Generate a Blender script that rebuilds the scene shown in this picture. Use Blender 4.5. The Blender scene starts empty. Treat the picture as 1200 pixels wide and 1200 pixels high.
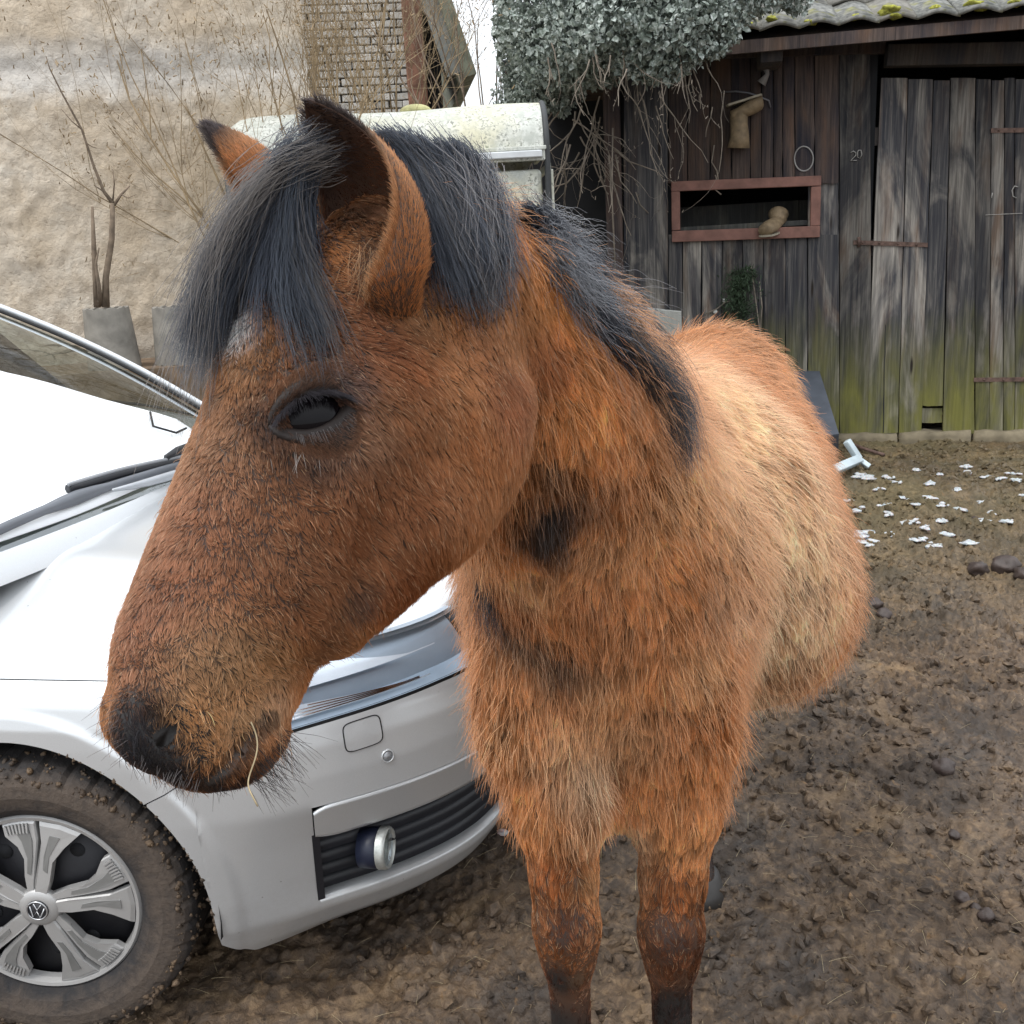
import bpy, bmesh, math, random
import numpy as np
from mathutils import Vector, Matrix, Euler, kdtree, noise as mnoise

random.seed(7)
RNG = np.random.default_rng(11)
scene = bpy.context.scene
COL = scene.collection

# ------------------------------------------------------------------ camera
PITCH = math.radians(15.0)
ROLL = 0.056
CAMZ = 1.55
F = 1150.0                       # focal length in pixels of the 1200 px photograph
cam_d = bpy.data.cameras.new('camera')
cam = bpy.data.objects.new('camera', cam_d)
COL.objects.link(cam)
scene.camera = cam
cam_d.sensor_width = 36.0
cam_d.lens = 36.0 * F / 1200.0
cam_d.clip_start = 0.05
cam_d.clip_end = 400.0
_r0 = np.array([1.0, 0.0, 0.0])
_u0 = np.array([0.0, math.sin(PITCH), math.cos(PITCH)])
FWD = np.array([0.0, math.cos(PITCH), -math.sin(PITCH)])
RIGHT = math.cos(ROLL) * _r0 - math.sin(ROLL) * _u0
UP = math.sin(ROLL) * _r0 + math.cos(ROLL) * _u0
CAM = np.array([0.0, 0.0, CAMZ])
cam.matrix_world = Matrix(((RIGHT[0], UP[0], -FWD[0], 0), (RIGHT[1], UP[1], -FWD[1], 0),
                           (RIGHT[2], UP[2], -FWD[2], CAMZ), (0, 0, 0, 1)))


def P(px, py, d):
    """world point seen at photograph pixel (px, py) at depth d along the view axis"""
    return CAM + d * (FWD + (px - 600) / F * RIGHT + (600 - py) / F * UP)


def ray(px, py):
    v = FWD + (px - 600) / F * RIGHT + (600 - py) / F * UP
    return v


def proj(p):
    q = np.asarray(p) - CAM
    z = q @ FWD
    return 600 + F * (q @ RIGHT) / z, 600 - F * (q @ UP) / z, z


# ------------------------------------------------------------------ sky, sun, exposure
world = bpy.data.worlds.new('World')
scene.world = world
world.use_nodes = True
wn, wl = world.node_tree.nodes, world.node_tree.links
wn.clear()
w_out = wn.new('ShaderNodeOutputWorld')
w_sky = wn.new('ShaderNodeTexSky')
w_sky.sky_type = 'NISHITA'
w_sky.sun_disc = False
w_sky.sun_elevation = math.radians(42)
w_sky.sun_rotation = math.radians(-60)
w_bg = wn.new('ShaderNodeBackground')
w_bg.inputs[1].default_value = 0.10
w_cl = wn.new('ShaderNodeBackground')          # the even overcast layer
w_cl.inputs[0].default_value = (0.93, 0.965, 1.0, 1)
w_cl.inputs[1].default_value = 1.42
w_add = wn.new('ShaderNodeMixShader')
w_add.inputs[0].default_value = 0.86
# an overcast sky is brightest overhead and about half as bright at the horizon
w_tc = wn.new('ShaderNodeTexCoord'); w_sep = wn.new('ShaderNodeSeparateXYZ'); wl.new(w_tc.outputs['Generated'], w_sep.inputs[0])
w_mr = wn.new('ShaderNodeMapRange'); w_mr.inputs[1].default_value = 0.0; w_mr.inputs[2].default_value = 1.0
w_mr.inputs[3].default_value = 1.05; w_mr.inputs[4].default_value = 2.35
wl.new(w_sep.outputs[2], w_mr.inputs[0]); wl.new(w_mr.outputs[0], w_cl.inputs[1])
wl.new(w_sky.outputs[0], w_bg.inputs[0])
wl.new(w_bg.outputs[0], w_add.inputs[1])
wl.new(w_cl.outputs[0], w_add.inputs[2])
wl.new(w_add.outputs[0], w_out.inputs[0])
sun_d = bpy.data.lights.new('sun', 'SUN')
sun_d.energy = 1.4
sun_d.angle = math.radians(18)
sun_d.color = (1.0, 0.96, 0.9)
sun = bpy.data.objects.new('sun', sun_d)
COL.objects.link(sun)
sun.rotation_euler = Vector((-0.45, -0.35, 0.9)).to_track_quat('Z', 'Y').to_euler()
scene.view_settings.view_transform = 'Standard'
scene.view_settings.look = 'None'
scene.view_settings.exposure = 0.28
scene.view_settings.gamma = 1.0
scene.view_settings.use_curve_mapping = False
scene.render.engine = 'CYCLES'
cy = scene.cycles
cy.use_denoising = True
try:
    cy.denoiser = 'OPENIMAGEDENOISE'
    cy.denoising_input_passes = 'RGB_ALBEDO_NORMAL'
    cy.denoising_prefilter = 'ACCURATE'
except Exception:
    pass
cy.max_bounces = 6
cy.diffuse_bounces = 3
cy.glossy_bounces = 3
cy.transmission_bounces = 6
cy.transparent_max_bounces = 8
cy.use_adaptive_sampling = True
cy.adaptive_threshold = 0.01
scene.render.hair_type = 'STRIP'
scene.render.hair_subdiv = 1


# ------------------------------------------------------------------ helpers
def link(o, parent=None):
    COL.objects.link(o)
    if parent is not None:
        o.parent = parent
    return o


def tag(o, label=None, cat=None, group=None, kind=None):
    if label: o['label'] = label
    if cat: o['category'] = cat
    if group: o['group'] = group
    if kind: o['kind'] = kind
    return o


def empty(name, loc=(0, 0, 0), rz=0.0, parent=None):
    o = bpy.data.objects.new(name, None)
    o.location = loc
    o.rotation_euler = (0, 0, rz)
    o.empty_display_size = 0.1
    return link(o, parent)


def mesh_obj(name, verts, faces, mat=None, parent=None, smooth=False, keep_world=False):
    """one mesh object; vertices are given in the parent's space (world when there is no parent)"""
    me = bpy.data.meshes.new(name)
    verts = np.asarray(verts, dtype=np.float64)
    me.from_pydata(verts.tolist(), [], [list(map(int, f)) for f in faces])
    if mat is not None: me.materials.append(mat)
    if smooth:
        me.polygons.foreach_set('use_smooth', np.ones(len(me.polygons), dtype=bool))
    me.update()
    o = bpy.data.objects.new(name, me)
    return link(o, parent)


def tri_obj(name, verts, quads, mat=None, parent=None, smooth=True):
    """fast path for large all-quad / all-tri meshes given as arrays"""
    me = bpy.data.meshes.new(name)
    v = np.ascontiguousarray(verts, dtype=np.float32)
    q = np.ascontiguousarray(quads, dtype=np.int32)
    k = q.shape[1]
    me.vertices.add(len(v)); me.vertices.foreach_set('co', v.ravel())
    me.loops.add(q.size); me.loops.foreach_set('vertex_index', q.ravel())
    me.polygons.add(len(q))
    me.polygons.foreach_set('loop_start', np.arange(0, q.size, k, dtype=np.int32))
    me.update(calc_edges=True)
    if smooth: me.polygons.foreach_set('use_smooth', np.ones(len(q), dtype=bool))
    if mat is not None: me.materials.append(mat)
    me.validate()
    o = bpy.data.objects.new(name, me)
    return link(o, parent)


class MB:
    """collects boxes, bars and tubes and builds them as ONE mesh object"""
    def __init__(s): s.v, s.f, s.sm = [], [], []

    def add(s, v, f, smooth=False):
        n = len(s.v)
        s.v += [tuple(map(float, p)) for p in v]
        s.f += [tuple(int(i) + n for i in q) for q in f]
        s.sm += [smooth] * len(f)

    def box(s, c, size, rot=None):
        x, y, z = [a / 2 for a in size]
        v = np.array([(i, j, k) for i in (-x, x) for j in (-y, y) for k in (-z, z)])
        if rot is not None: v = v @ np.array(rot).T
        v = v + np.array(c)
        s.add(v, [(0, 1, 3, 2), (4, 6, 7, 5), (0, 4, 5, 1), (2, 3, 7, 6), (0, 2, 6, 4), (1, 5, 7, 3)])

    def tube(s, pts, rad, n=8, caps=True, smooth=True, flat=1.0):
        pts = [np.array(p, dtype=float) for p in pts]
        m = len(pts)
        if not hasattr(rad, '__len__'): rad = [rad] * m
        v = []
        prev = None
        for i, p in enumerate(pts):
            t = pts[min(i + 1, m - 1)] - pts[max(i - 1, 0)]
            t = t / (np.linalg.norm(t) + 1e-12)
            if prev is None:
                a = np.array([0, 0, 1.0]) if abs(t[2]) < 0.9 else np.array([1.0, 0, 0])
            else:
                a = prev
            a = a - t * (a @ t)
            a = a / (np.linalg.norm(a) + 1e-12)
            prev = a
            b = np.cross(t, a)
            for k in range(n):
                w = 2 * math.pi * k / n
                v.append(p + rad[i] * (math.cos(w) * a + flat * math.sin(w) * b))
        f = [(i * n + k, i * n + (k + 1) % n, (i + 1) * n + (k + 1) % n, (i + 1) * n + k)
             for i in range(m - 1) for k in range(n)]
        if caps:
            f.append(tuple(range(n - 1, -1, -1)))
            f.append(tuple((m - 1) * n + k for k in range(n)))
        s.add(v, f, smooth)

    def build(s, name, mat=None, parent=None, bevel=0.0, smooth=None):
        me = bpy.data.meshes.new(name)
        me.from_pydata(s.v, [], s.f)
        sm = s.sm if smooth is None else [smooth] * len(s.f)
        me.polygons.foreach_set('use_smooth', sm)
        if mat is not None: me.materials.append(mat)
        me.update()
        o = bpy.data.objects.new(name, me)
        link(o, parent)
        if bevel:
            b = o.modifiers.new('bevel', 'BEVEL'); b.width = bevel; b.segments = 2; b.limit_method = 'ANGLE'
        return o


def fbm(x, y, z=0.0, o=4):
    """cheap vectorised value noise, roughly in -1..1"""
    x = np.asarray(x, dtype=np.float64); y = np.asarray(y, dtype=np.float64); z = np.zeros_like(x) + z
    tot = np.zeros_like(x); amp = 1.0; nrm = 0.0
    for k in range(o):
        xi, yi, zi = np.floor(x), np.floor(y), np.floor(z)
        fx, fy, fz = x - xi, y - yi, z - zi
        fx, fy, fz = [t * t * (3 - 2 * t) for t in (fx, fy, fz)]
        def h(a, b, c):
            n = (a * 374761393 + b * 668265263 + c * 2147483647.0 % 1e9 + k * 1013).astype(np.int64) & 0xffffffff
            n = ((n ^ (n >> 13)) * 1274126177) & 0xffffffff
            n = ((n ^ (n >> 16)) * 2246822519) & 0xffffffff
            return ((n ^ (n >> 15)) & 0xffff) / 32767.5 - 1.0
        v = 0
        for a in (0, 1):
            for b in (0, 1):
                for c in (0, 1):
                    w = (fx if a else 1 - fx) * (fy if b else 1 - fy) * (fz if c else 1 - fz)
                    v = v + w * h(xi + a, yi + b, (zi + c) * 79)
        tot += amp * v; nrm += amp; amp *= 0.5
        x, y, z = x * 2.03 + 17.1, y * 2.03 - 9.3, z * 2.03 + 3.7
    return tot / nrm


# ------------------------------------------------------------------ materials
class NT:
    def __init__(s, name):
        s.m = bpy.data.materials.new(name); s.m.use_nodes = True
        s.t = s.m.node_tree; s.n = s.t.nodes; s.l = s.t.links
        s.n.clear()
        s.out = s.n.new('ShaderNodeOutputMaterial')
        s.co = s.n.new('ShaderNodeTexCoord')

    def node(s, kind, **kw):
        o = s.n.new(kind)
        for k, v in kw.items():
            if hasattr(o, k) and not k.startswith('i_'): setattr(o, k, v)
        return o

    def link(s, a, b): s.l.new(a, b)

    def val(s, sock, v):
        if isinstance(v, bpy.types.NodeSocket): s.l.new(v, sock)
        else: sock.default_value = v

    def mapping(s, scale=(1, 1, 1), rot=(0, 0, 0), src='Object'):
        m = s.n.new('ShaderNodeMapping')
        m.inputs['Scale'].default_value = scale; m.inputs['Rotation'].default_value = rot
        s.l.new(s.co.outputs[src], m.inputs[0])
        return m.outputs[0]

    def noise(s, vec, scale=5, detail=6, rough=0.55, dist=0.0):
        o = s.n.new('ShaderNodeTexNoise')
        o.inputs['Scale'].default_value = scale; o.inputs['Detail'].default_value = detail
        o.inputs['Roughness'].default_value = rough; o.inputs['Distortion'].default_value = dist
        s.l.new(vec, o.inputs['Vector'])
        return o.outputs['Fac']

    def voro(s, vec, scale=5, feature='F1', rnd=1.0):
        o = s.n.new('ShaderNodeTexVoronoi'); o.feature = feature
        o.inputs['Scale'].default_value = scale; o.inputs['Randomness'].default_value = rnd
        s.l.new(vec, o.inputs['Vector'])
        return o

    def ramp(s, fac, stops, interp='LINEAR'):
        o = s.n.new('ShaderNodeValToRGB'); o.color_ramp.interpolation = interp
        e = o.color_ramp.elements
        while len(e) < len(stops): e.new(0.5)
        for k, (p, c) in enumerate(stops):
            e[k].position = p
            e[k].color = (c, c, c, 1) if not hasattr(c, '__len__') else (*c, 1)
        s.l.new(fac, o.inputs[0])
        return o.outputs[0]

    def mix(s, fac, a, b, mode='MIX'):
        o = s.n.new('ShaderNodeMix'); o.data_type = 'RGBA'; o.blend_type = mode
        s.val(o.inputs[0], fac)
        for sock, v in ((o.inputs[6], a), (o.inputs[7], b)):
            if isinstance(v, bpy.types.NodeSocket): s.l.new(v, sock)
            else: sock.default_value = (*v, 1)
        return o.outputs[2]

    def math(s, op, a, b=0.5):
        o = s.n.new('ShaderNodeMath'); o.operation = op
        s.val(o.inputs[0], a); s.val(o.inputs[1], b)
        return o.outputs[0]

    def bump(s, h, strength=0.3, dist=0.01, normal=None):
        o = s.n.new('ShaderNodeBump')
        o.inputs['Strength'].default_value = strength; o.inputs['Distance'].default_value = dist
        s.l.new(h, o.inputs['Height'])
        if normal is not None: s.l.new(normal, o.inputs['Normal'])
        return o.outputs[0]

    def bsdf(s, color, rough=0.6, metal=0.0, normal=None, spec=0.5, **kw):
        b = s.n.new('ShaderNodeBsdfPrincipled')
        if isinstance(color, bpy.types.NodeSocket): s.l.new(color, b.inputs['Base Color'])
        else: b.inputs['Base Color'].default_value = (*color, 1)
        s.val(b.inputs['Roughness'], rough); s.val(b.inputs['Metallic'], metal)
        b.inputs['Specular IOR Level'].default_value = spec
        if normal is not None: s.l.new(normal, b.inputs['Normal'])
        for k, v in kw.items():
            s.val(b.inputs[k.replace('_', ' ')], v)
        s.l.new(b.outputs[0], s.out.inputs[0])
        return b


def simple(name, color, rough=0.6, metal=0.0, vary=0.15, scale=8.0, bump=0.2, spec=0.5, bscale=60.0):
    t = NT(name)
    v = t.mapping()
    n = t.noise(v, scale, 5)
    c = t.mix(t.ramp(n, [(0.3, 0.0), (0.7, 1.0)]), tuple(x * (1 - vary) for x in color), tuple(min(1, x * (1 + vary)) for x in color))
    nm = t.bump(t.noise(v, bscale, 4), bump, 0.003) if bump else None
    t.bsdf(c, rough, metal, nm, spec)
    return t.m


def ground_h(x, y):
    """height of the yard: it climbs gently from the car towards the shed"""
    y = np.asarray(y, dtype=float)
    s = np.where(y > 1.5, (y - 1.5), 0.0)
    return 0.060 * s * s / (s + 0.35)


def hit_ground(px, py):
    v = ray(px, py); t = 1.0
    for _ in range(60):
        p = CAM + v * t
        t += (p[2] - float(ground_h(p[0], p[1]))) * 0.6
    return CAM + v * t




def unit(v):
    v = np.asarray(v, dtype=float)
    return v / np.linalg.norm(v)



def smooth_path(pts, n=24, it=30):
    a = np.array(pts, float); s_ = np.concatenate([[0], np.cumsum(np.linalg.norm(np.diff(a, axis=0), axis=1))])
    t = np.linspace(0, s_[-1], n); p = np.stack([np.interp(t, s_, a[:, k]) for k in range(3)], 1)
    for _ in range(it):
        q = p.copy(); q[1:-1] = (p[:-2] + 2 * p[1:-1] + p[2:]) / 4; p = q
    return list(p)


# ================================================================== the yard
GX0, GX1, GY0, GY1 = -2.6, 4.9, 0.55, 8.2


def yard_h(x, y):
    x = np.asarray(x, float); y = np.asarray(y, float)
    h = ground_h(x, y)
    h = h + 0.030 * fbm(x * 1.3, y * 1.3, 1.5, 2)
    tram = np.clip((x - 0.2) / 0.8, 0, 1) * np.clip((6.0 - y) / 2, 0.15, 1)            # churned ground on the right
    a = fbm(x * 6.1, y * 6.1, 0.3, 3); b = fbm(x * 19, y * 19, 3.3, 3); c = fbm(x * 52, y * 52, 7.7, 2)
    cl = np.maximum(0, b) ** 1.2
    pit = np.clip(fbm(x * 4.3 + 3, y * 4.3, 5.1, 2) - 0.32, 0, 1)
    h = h - 0.085 * pit
    h = h + (0.030 * a + 0.060 * cl + 0.026 * c + 0.008 * fbm(x * 110, y * 110, 2, 1)) * (0.55 + 0.75 * np.clip(fbm(x * 0.9 + 9, y * 0.9, 0, 2) + 0.3, 0, 1)) * (0.6 + 0.4 * tram)
    # hoof prints: short pits
    return h


M = NT('trodden_mud')
v = M.mapping(src='Object')
n1 = M.noise(v, 1.6, 5, 0.6); n2 = M.noise(v, 11, 6, 0.62, 0.4); n3 = M.noise(v, 46, 6, 0.65, 0.6); n4 = M.noise(v, 160, 4, 0.6)
c1 = M.ramp(n2, [(0.30, (0.026, 0.018, 0.013)), (0.46, (0.088, 0.058, 0.036)), (0.58, (0.145, 0.092, 0.051)), (0.72, (0.19, 0.115, 0.052))])
big_ = M.noise(v, 3.4, 4, 0.6, 0.8)
c2 = M.ramp(n3, [(0.34, (0.020, 0.015, 0.012)), (0.52, (0.098, 0.066, 0.043)), (0.70, (0.28, 0.19, 0.11))])
cc = M.mix(0.55, c1, c2)
cc = M.mix(M.ramp(big_, [(0.36, 0.65), (0.52, 0.0)]), cc, (0.030, 0.023, 0.019))
cc = M.mix(M.ramp(big_, [(0.58, 0.0), (0.70, 0.5)]), cc, (0.26, 0.175, 0.095))
pos = M.node('ShaderNodeNewGeometry'); sep = M.node('ShaderNodeSeparateXYZ'); M.link(pos.outputs['Position'], sep.inputs[0])
far = M.math('MULTIPLY', M.ramp(M.math('DIVIDE', sep.outputs['Y'], 8.0), [(0.40, 0.0), (0.66, 1.0)]), M.ramp(n1, [(0.35, 0.35), (0.6, 1.0)]))
cc = M.mix(M.math('MULTIPLY', far, 0.6), cc, M.mix(n3, (0.10, 0.085, 0.035), (0.20, 0.165, 0.075)))
cc = M.mix(M.ramp(M.noise(v, 26, 3), [(0.66, 0.0), (0.74, 0.6)]), cc, (0.22, 0.12, 0.045))
wet = M.ramp(n1, [(0.42, 1.0), (0.62, 0.0)])
bmp = M.bump(n3, 0.75, 0.012)
bmp = M.bump(n4, 0.55, 0.004, bmp)
M.bsdf(cc, M.math('SUBTRACT', 0.85, M.math('MULTIPLY', wet, 0.38)), 0, bmp, 0.5)
M_MUD = M.m


def nonuni(a, b, n, pw):
    t = np.linspace(0, 1, n) ** pw
    return a + (b - a) * t


xs = np.linspace(GX0, GX1, 1150)
ys = nonuni(GY0, GY1, 760, 1.45)
X, Y = np.meshgrid(xs, ys, indexing='ij')
Z = yard_h(X, Y)
V = np.stack([X, Y, Z], -1).reshape(-1, 3)
i, j = np.meshgrid(np.arange(1149), np.arange(759), indexing='ij')
q = (i * 760 + j).ravel()
gr = tri_obj('ground', V, np.stack([q, q + 760, q + 761, q + 1], 1), M_MUD)
tag(gr, kind='structure')
# the land beyond, out to the horizon
mb = MB()
rings_x = [-90, GX0, GX1, 90]; rings_y = [-60, GY0, GY1, 160]
for a in range(3):
    for b in range(3):
        if a == 1 and b == 1: continue
        pts_ = [(rings_x[a], rings_y[b]), (rings_x[a + 1], rings_y[b]), (rings_x[a + 1], rings_y[b + 1]), (rings_x[a], rings_y[b + 1])]
        mb.add([(x, y, float(ground_h(0, min(max(y, 0), 8.2))) - 0.03) for x, y in pts_], [(0, 1, 2, 3)])
tag(mb.build('field', M_MUD), kind='structure')


def blob_mesh(name, r, seed, mat, rough=0.25, sub=2, squash=1.0):
    b = bmesh.new(); bmesh.ops.create_icosphere(b, subdivisions=sub, radius=1.0)
    for vv in b.verts:
        c = vv.co.copy()
        k = 1 + rough * mnoise.noise(c * 1.3 + Vector((seed, seed * 2, 0))) + rough * 0.4 * mnoise.noise(c * 3.7 + Vector((seed, 0, 3)))
        vv.co = c * r * k; vv.co.z *= squash
    me = bpy.data.meshes.new(name); b.to_mesh(me); b.free()
    me.polygons.foreach_set('use_smooth', np.ones(len(me.polygons), dtype=bool)); me.materials.append(mat)
    return me


# crumbs and clods of mud lying loose on the surface (one piece of stuff)
def scatter_mesh(name, n, base_v, base_f, place, mat, kind='stuff', parent=None):
    """n copies of a small mesh merged with numpy; place(n) -> (pos, scale3, rot matrices)"""
    pos, scl, R = place(n)
    n = len(pos)
    v = (base_v[None] * scl[:, None, :]) @ np.transpose(R, (0, 2, 1)) + pos[:, None, :]
    f = base_f[None] + (np.arange(n) * len(base_v))[:, None, None]
    o = tri_obj(name, v.reshape(-1, 3), f.reshape(-1, base_f.shape[1]), mat, parent)
    return tag(o, kind=kind)


def rand_rot(n, tilt=1.0):
    a, b, c = RNG.uniform(0, 2 * math.pi, n), RNG.uniform(-1, 1, n) * tilt * math.pi / 2, RNG.uniform(-1, 1, n) * tilt * math.pi / 2
    ca, sa, cb, sb, cc_, sc = np.cos(a), np.sin(a), np.cos(b), np.sin(b), np.cos(c), np.sin(c)
    O, I = np.zeros(n), np.ones(n)
    Rz = np.stack([ca, -sa, O, sa, ca, O, O, O, I], -1).reshape(-1, 3, 3)
    Ry = np.stack([cb, O, sb, O, I, O, -sb, O, cb], -1).reshape(-1, 3, 3)
    Rx = np.stack([I, O, O, O, cc_, -sc, O, sc, cc_], -1).reshape(-1, 3, 3)
    return Rz @ Ry @ Rx


b_ = bmesh.new(); bmesh.ops.create_icosphere(b_, subdivisions=1, radius=1.0)
ico_v = np.array([tuple(w.co * (1 + 0.9 * mnoise.noise(w.co * 1.7))) for w in b_.verts]); ico_f = np.array([[w.index for w in f.verts] for f in b_.faces]); b_.free()


def place_clods(n):
    x = RNG.uniform(-1.2, 4.6, n); y = 0.9 + 6.0 * RNG.random(n) ** 1.2
    keep = fbm(x * 2.2, y * 2.2, 4.4, 2) > -0.25
    x, y = x[keep], y[keep]; m = len(x)
    s_ = 0.0022 + 0.017 * RNG.random(m) ** 6
    z = yard_h(x, y) + s_ * 0.25
    return np.stack([x, y, z], 1), s_[:, None] * RNG.uniform(0.45, 1.6, (m, 3)), rand_rot(m)


_c = scatter_mesh('mud_crumbs', 60000, ico_v, ico_f, place_clods, M_MUD)
_c.data.polygons.foreach_set('use_smooth', np.zeros(len(_c.data.polygons), dtype=bool))
M = NT('straw'); v = M.mapping()
M.bsdf(M.mix(M.noise(v, 14, 3), (0.30, 0.22, 0.12), (0.52, 0.43, 0.27)), 0.6)
M_STRAW = M.m
sv = []; sf = []
for k in range(5):
    t = k / 4; w = 0.014 * (1 - 0.5 * t)
    sv += [(t - 0.5, -w, 0.05 * math.sin(t * 3)), (t - 0.5, w, 0.05 * math.sin(t * 3)), (t - 0.5, 0, 0.05 * math.sin(t * 3) + w)]
for k in range(4):
    a = k * 3
    sf += [(a, a + 1, a + 4, a + 3), (a + 1, a + 2, a + 5, a + 4), (a + 2, a, a + 3, a + 5)]


def place_straw(n):
    x = RNG.uniform(-1.0, 4.8, n); y = 0.95 + 6.0 * RNG.random(n) ** 1.3
    z = yard_h(x, y) + 0.009
    L_ = 0.010 + 0.055 * RNG.random(n) ** 2.6
    return np.stack([x, y, z], 1), np.stack([L_, L_ * 0.3 + 0.025, L_ * 0.6 + 0.01], 1), rand_rot(n, 0.16)


scatter_mesh('straw_litter', 6500, np.array(sv), np.array(sf), place_straw, M_STRAW)
M_FIB = simple('dark_dung_fibre', (0.13, 0.09, 0.055), 0.9, vary=0.6, scale=6, bump=0)


def place_fib(n):
    x = RNG.uniform(-1.0, 4.6, n); y = 0.95 + 5.5 * RNG.random(n) ** 1.2
    z = yard_h(x, y) + 0.004
    L_ = 0.006 + 0.022 * RNG.random(n) ** 2
    return np.stack([x, y, z], 1), np.stack([L_, L_ * 0.6 + 0.08, L_ * 0.6 + 0.03], 1), rand_rot(n, 0.45)


scatter_mesh('mud_fibres', 16000, np.array(sv), np.array(sf), place_fib, M_FIB)
# larger clods: each lies loose
M_CLOD = simple('dried_clod', (0.10, 0.065, 0.04), 0.9, vary=0.4, scale=30, bump=0.8, bscale=90)
M_DUNG = simple('horse_dung', (0.050, 0.035, 0.030), 0.55, vary=0.3, scale=40, bump=0.6, bscale=160)
M_SNOW = NT('leftover_snow'); v = M_SNOW.mapping()
M_SNOW.bsdf(M_SNOW.mix(M_SNOW.noise(v, 60, 4), (0.30, 0.29, 0.28), (0.66, 0.68, 0.72)), 0.5, 0, M_SNOW.bump(M_SNOW.noise(v, 120, 4), 0.5, 0.004), Subsurface_Weight=0.15)
M_SNOW = M_SNOW.m
for k, (px, py, r, lab) in enumerate([
        (1128, 1060, 0.020, 'dark dropping at the left end of the row of three near the bottom right'),
        (1143, 1068, 0.014, 'small dropping wedged between the two larger ones near the bottom right'),
        (1155, 1076, 0.021, 'dark dropping at the right end of the row of three near the bottom right'),
        (1145, 676, 0.045, 'brown horse dropping just left of the two big ones at the right edge'),
        (1178, 672, 0.062, 'largest dark horse dropping, lying by the right edge of the yard'),
        (1200, 684, 0.045, 'dark horse dropping cut off by the right edge of the picture'),
        (1026, 706, 0.034, 'brown horse dropping just behind its darker twin beside the belly of the horse'),
        (1036, 718, 0.036, 'dark glossy horse dropping nearest the belly of the horse'),
        (1106, 905, 0.034, 'flat dark dung lump half sunk in the mud on the right'),
        (1142, 578 + 30, 0.02, 'small brown lump on the ground between the white snow scraps'),
        (1118, 985, 0.016, 'little dark dung crumb above the row of three near the bottom right')]):
    p = hit_ground(px, py)
    r = r * 0.9
    me = blob_mesh('horse_dropping', r, k * 3.1, M_DUNG, 0.34, 3, 0.78)
    o = bpy.data.objects.new('horse_dropping', me); o.location = (p[0], p[1], float(yard_h(p[0], p[1])) + r * 0.45); o.rotation_euler = (0, 0, k)
    tag(link(o), lab, 'dung', 'horse droppings in the yard')
# scraps of half melted snow
SN = [(995, 588), (1006, 601), (1004, 625), (1012, 634), (1010, 624), (1042, 562), (1076, 552), (1104, 557), (1034, 590), (1085, 588), (1078, 596), (1106, 597), (1130, 546), (1140, 553), (1172, 565), (1185, 556), (1192, 568),
      (1040, 604), (1063, 612), (1070, 614), (1078, 636), (1112, 632), (1094, 642), (1150, 610), (1180, 615), (598, 985), (1120, 575), (1015, 562), (1150, 590), (1030, 631), (1052, 566), (1060, 584), (1090, 568), (1098, 610), (1046, 620), (1122, 598), (1160, 560), (1166, 600), (1200, 585), (1028, 575), (1136, 640), (1084, 622)]
for k, (px, py) in enumerate(SN):
    p = hit_ground(px, py)
    big = (1.5 if 700 < px < 1020 else 1.0) * (0.8 if px == 598 else 1.0)
    b_ = bmesh.new()
    for q_ in range(RNG.integers(3, 8)):          # a scrap is a few thin melted patches run together
        g_ = bmesh.ops.create_icosphere(b_, subdivisions=2, radius=1.0)['verts']
        r = RNG.uniform(0.006, 0.020) * big; ox, oy = RNG.normal(0, 0.015 * big, 2); asp = RNG.uniform(0.7, 2.2); ph = RNG.uniform(0, 3.14)
        for w in g_:
            c = w.co.copy(); kk = 1 + 0.7 * mnoise.noise(c * 1.6 + Vector((k * 2.7, q_, 0)))
            x_, y_ = c.x * r * kk * asp, c.y * r * kk
            w.co = Vector((ox + x_ * math.cos(ph) - y_ * math.sin(ph), oy + x_ * math.sin(ph) + y_ * math.cos(ph), c.z * 0.007 * kk - 0.001))
    me = bpy.data.meshes.new('snow_scrap'); b_.to_mesh(me); b_.free(); me.materials.append(M_SNOW)
    me.polygons.foreach_set('use_smooth', np.ones(len(me.polygons), dtype=bool))
    o = bpy.data.objects.new('snow_scrap', me); o.location = (p[0], p[1], float(yard_h(p[0], p[1])) + 0.008); o.rotation_euler = (0, 0, k * 1.3)
    SL = {(995, 588): 'wide white scrap of snow touching the belly outline of the horse', (1004, 625): 'larger flat snow scrap beside the belly, nearest the camera of its cluster',
          (1012, 634): 'snow scrap at the lower right of the cluster beside the belly', (1042, 562): 'snow scrap just right of the pale plastic bracket', (1104, 557): 'long snow scrap below the second foundation stone of the shed door',
          (1130, 546): 'snow scrap nearest to the foundation stones, below the right part of the door', (1172, 565): 'elongated snow scrap near the right edge, left of its pair', (1192, 568): 'snow scrap closest to the right edge of the yard',
          (1094, 642): 'single white snow scrap lying nearest the camera, right of the others', (1112, 632): 'small snow scrap just behind the one lying nearest the camera', (598, 985): 'white scrap of snow on the ground under the end of the bumper'}
    lab = SL.get((px, py), 'small scrap of melting white snow scattered on the mud in front of the shed door')
    tag(link(o), lab, 'snow', 'scraps of melting snow in front of the shed' if px > 700 else None)
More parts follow.
